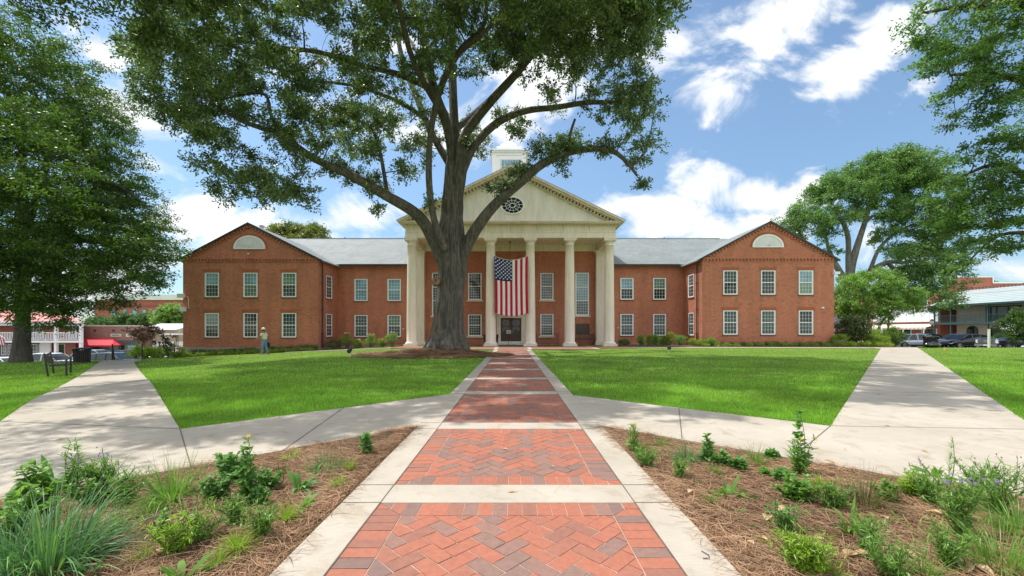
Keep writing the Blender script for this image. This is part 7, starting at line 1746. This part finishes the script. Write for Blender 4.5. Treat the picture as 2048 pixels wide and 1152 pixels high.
for i in range(64): y=y0+(y1-y0)*i/64; mb.box(WXp+1.55,WXp+1.6,y,y+.08,zev+2.3,zev+2.62)
mb.box(WXp+1.54,WXp+1.61,y0,y1,zev+2.55,zev+2.6); mb.build('roof_cresting',dgreen,B)
mb=MB(); mb.box(GX-.4,GX-.28,y0,y1+.3,zev-.22,zev+.02); mb.build('eave_gutter',dgreen,B)
mb=MB(); mb.box(GX-.1,WXp-.01,y0,y1+.3,zfl-.32,zfl); mb.build('balcony_floor',dgreen,B)
for y in (36,40.6,45.2,49.8,54.4,59.0,61.3): mb=MB().box(GX-.05,GX+.10,y-.07,y+.07,zR,zev-.05); mb.box(GX-.02,GX+.5,y-.03,y+.03,zev-.35,zev-.25); mb.build('post',dgreen,B)
mb=MB(); mb.box(GX-.03,GX+.03,y0,y1,zfl+.95,zfl+1.0); mb.box(GX-.02,GX+.02,y0,y1,zfl+.08,zfl+.12)
for i in range(180): y=y0+(y1-y0)*i/180; mb.box(GX-.012,GX+.012,y-.012,y+.012,zfl+.12,zfl+.95)
mb.build('balcony_railing',dgreen,B)
def archwin(y,w_,z0_,z1_,nm='arched_window'):
    N=10; arc=[(y+w_/2*math.cos(math.pi*k/N),z1_-w_/2+w_/2*math.sin(math.pi*k/N)) for k in range(N+1)]+[(y-w_/2,z0_),(y+w_/2,z0_)]
    o=MB().prism(arc,WXp-.06,WXp+.02,'x').build(nm,dgreen,B); arc2=[(y+(a-y)*.84,z0_+.1+(b-z0_)*.93) for a,b in arc]; MB().prism(arc2,WXp-.08,WXp-.061,'x').build('pane',gl_dark,o)
for y in (36.5,39.5,42.5,46,52.5,56.0,58.9): archwin(y,1.5,-.2,1.95)
for y in (49.2,): archwin(y,2.4,zR,2.0,'doorway')
for y in (48.6,50.9,40.5): archwin(y,1.3,zfl+.7,4.55)
for (ya,yb) in ((44.0,47.2),(53.2,57.2),(36.5,38.5)):
    o=MB().box(WXp-.08,WXp+.02,ya,yb,zfl,4.6).build('french_door',dgreen,B)
    for k in range(3): a=ya+(yb-ya)*(k+.08)/3; MB().box(WXp-.10,WXp-.081,a,a+(yb-ya)/3*.82,zfl+.2,4.45).build('pane',gl_mid,o)
for y,z in ((52.2,4.2),(47.8,4.3),(50.4,1.5),(47.4,1.55)): mb=MB(); mb.lathe(WXp-.35,y,[(.03,z),(.22,z+.05),(.12,z+.25),(.03,z+.3)],8); mb.build('wall_lamp',white,B)
# oval hanging sign
N=24; T=thing('oval_sign',(GX-.2,51.6,1.75),'white oval sign hanging from the edge of the green veranda','sign'); yc,zc=51.6,1.70
mb=MB(); mb.prism([(yc+1.25*math.cos(2*math.pi*k/N),zc+.40*math.sin(2*math.pi*k/N)) for k in range(N)],GX-.42,GX-.36,'x'); sg_=mb.build('board',white,T)
mb=MB()
for k in range(7): a=yc+.75-k*.22; mb.tube([(GX-.43,a,zc-.06),(GX-.43,a-.06,zc+.09+(k%2)*.05),(GX-.43,a-.12,zc-.06)],.014,4)
mb.build('script_lettering',plain('sign_teal',(.10,.30,.35),.6,.1,3),sg_); mb=MB(); mb.tube([(GX-.39,yc-.6,zc+.3),(GX-.39,yc-.6,zfl-.3)],.02,4); mb.tube([(GX-.39,yc+.6,zc+.3),(GX-.39,yc+.6,zfl-.3)],.02,4); mb.build('bracket',dark_metal,T)
# stepped brick building behind
DE=66
B=thing('stepped_brick_building',(72,70,zR),'red brick building with white capped stepped parapet behind the veranda building','building')
mb=MB(); mb.box(66.5,84,62.0,63.0,zR,8.4); mb.box(66.5,72.5,62.0,63.0,8.4,9.3); mb.box(66.5,84,63,80,zR,7.5); mb.build('wall',brick_red,B)
mb=MB(); mb.box(72.5,77.2,61.9,63.1,8.4,8.55); mb.box(66.4,72.6,61.9,63.1,9.3,9.45); mb.box(72.45,72.62,61.9,63.1,8.55,9.3); mb.box(77.2,77.35,61.9,63.1,7.7,8.55); mb.box(77.35,84,61.9,63.1,7.6,7.72); mb.build('coping',white,B)
# marquee shop: white upper panel, striped awning
B=thing('white_marquee_shop',(68,67,zR),'brick shop with broad white panelled marquee and cream striped awning on the right','building')
MX=64.5; ya,yb=61.9,73.0
mb=MB(); mb.box(MX,MX+10,ya,yb,zR,7.4); mb.build('wall',brick_red,B)
mb=MB(); mb.box(MX-.35,MX-.001,ya,yb,2.65,4.55); mb.build('marquee_panel',white,B)
mb=MB(); mb.box(MX-.5,MX-.351,ya,yb,4.45,4.7); mb.build('marquee_cornice',white,B)
for y in np.linspace(ya+1.2,yb-1.2,8): MB().box(MX-.36,MX-.351,y-.02,y+.02,2.7,4.44).build('panel_joint',plain('panel_line',(.4,.42,.44),.6,.1,3) if 'panel_line' not in MATS else MATS['panel_line'],B)
strA=plain('awning_cream',(.70,.66,.56),.8,.05,2); strB=plain('awning_tan',(.50,.44,.34),.8,.05,2)
mb=MB(); n=56; y2=yb+7
for i in range(n):
    a=ya+(y2-ya)*i/n; b=ya+(y2-ya)*(i+1)/n; mb.cur=i%2; mb.add([(MX-.02,a,2.35),(MX-.02,b,2.35),(MX-2.2,b,1.75),(MX-2.2,a,1.75),(MX-2.2,b,1.45),(MX-2.2,a,1.45)],[(0,1,2,3),(3,2,4,5)])
mb.build('striped_awning',[strA,strB],B)
for y in (63.5,67.5,71.5): o=MB().box(MX-.06,MX+.01,y-1.2,y+1.2,zR+.3,1.6).build('shop_window',offwhite,B); MB().box(MX-.08,MX-.061,y-1.0,y+1.0,zR+.5,1.5).build('pane',gl_dark,o)
for y in (62.2,65.5,69.5,73,79.5): MB().box(MX-2.2,MX-2.1,y-.06,y+.06,zR,1.5).build('awning_post',offwhite,B)
for y in (64.5,70): o=MB().box(MX-.06,MX+.01,y-.8,y+.8,5.0,6.6).build('window',white,B); MB().box(MX-.08,MX-.061,y-.65,y+.65,5.15,6.45).build('pane',gl_mid,o)
T=thing('shop_banner',(MX-2.3,71,1.3),'small pale banner hanging below the striped awning','sign'); MB().box(MX-2.32,MX-2.26,69.0,73.2,.75,1.65).build('board',white,T)
mb=MB(); 
for k in range(8): mb.box(MX-2.33,MX-2.321,69.5+k*.42,69.72+k*.42,1.0,1.25)
mb.build('lettering',plain('faint_ink',(.45,.5,.6),.6,.1,3),T)
B=thing('red_brick_shop',(68,85,zR),'orange-red brick shop with dark awning farther down the right street','building')
MB().box(MX+.3,MX+10,73.0,98,zR,8.0).build('wall',plain('salmon_brick',(.55,.17,.10),.85,.12,1.2),B)
mb=MB(); mb.add([(MX+.28,77,4.2),(MX+.28,90,4.2),(MX-2.6,90,2.0),(MX-2.6,77,2.0),(MX+.28,77,2.0)],[(0,1,2,3),(0,3,4)]); mb.build('dark_awning',plain('awning_charcoal',(.05,.055,.06),.8,.1,1),B)
for y in (75,80,85,90,95): o=MB().box(MX+.22,MX+.31,y-1,y+1,zR+.5,1.9).build('shop_window',offwhite,B); MB().box(MX+.2,MX+.219,y-.85,y+.85,zR+.65,1.8).build('pane',gl_dark,o)
for y in (78,84,90): o=MB().box(MX+.22,MX+.31,y-.7,y+.7,5,6.8).build('window',white,B); MB().box(MX+.2,MX+.219,y-.55,y+.55,5.15,6.65).build('pane',gl_mid,o)
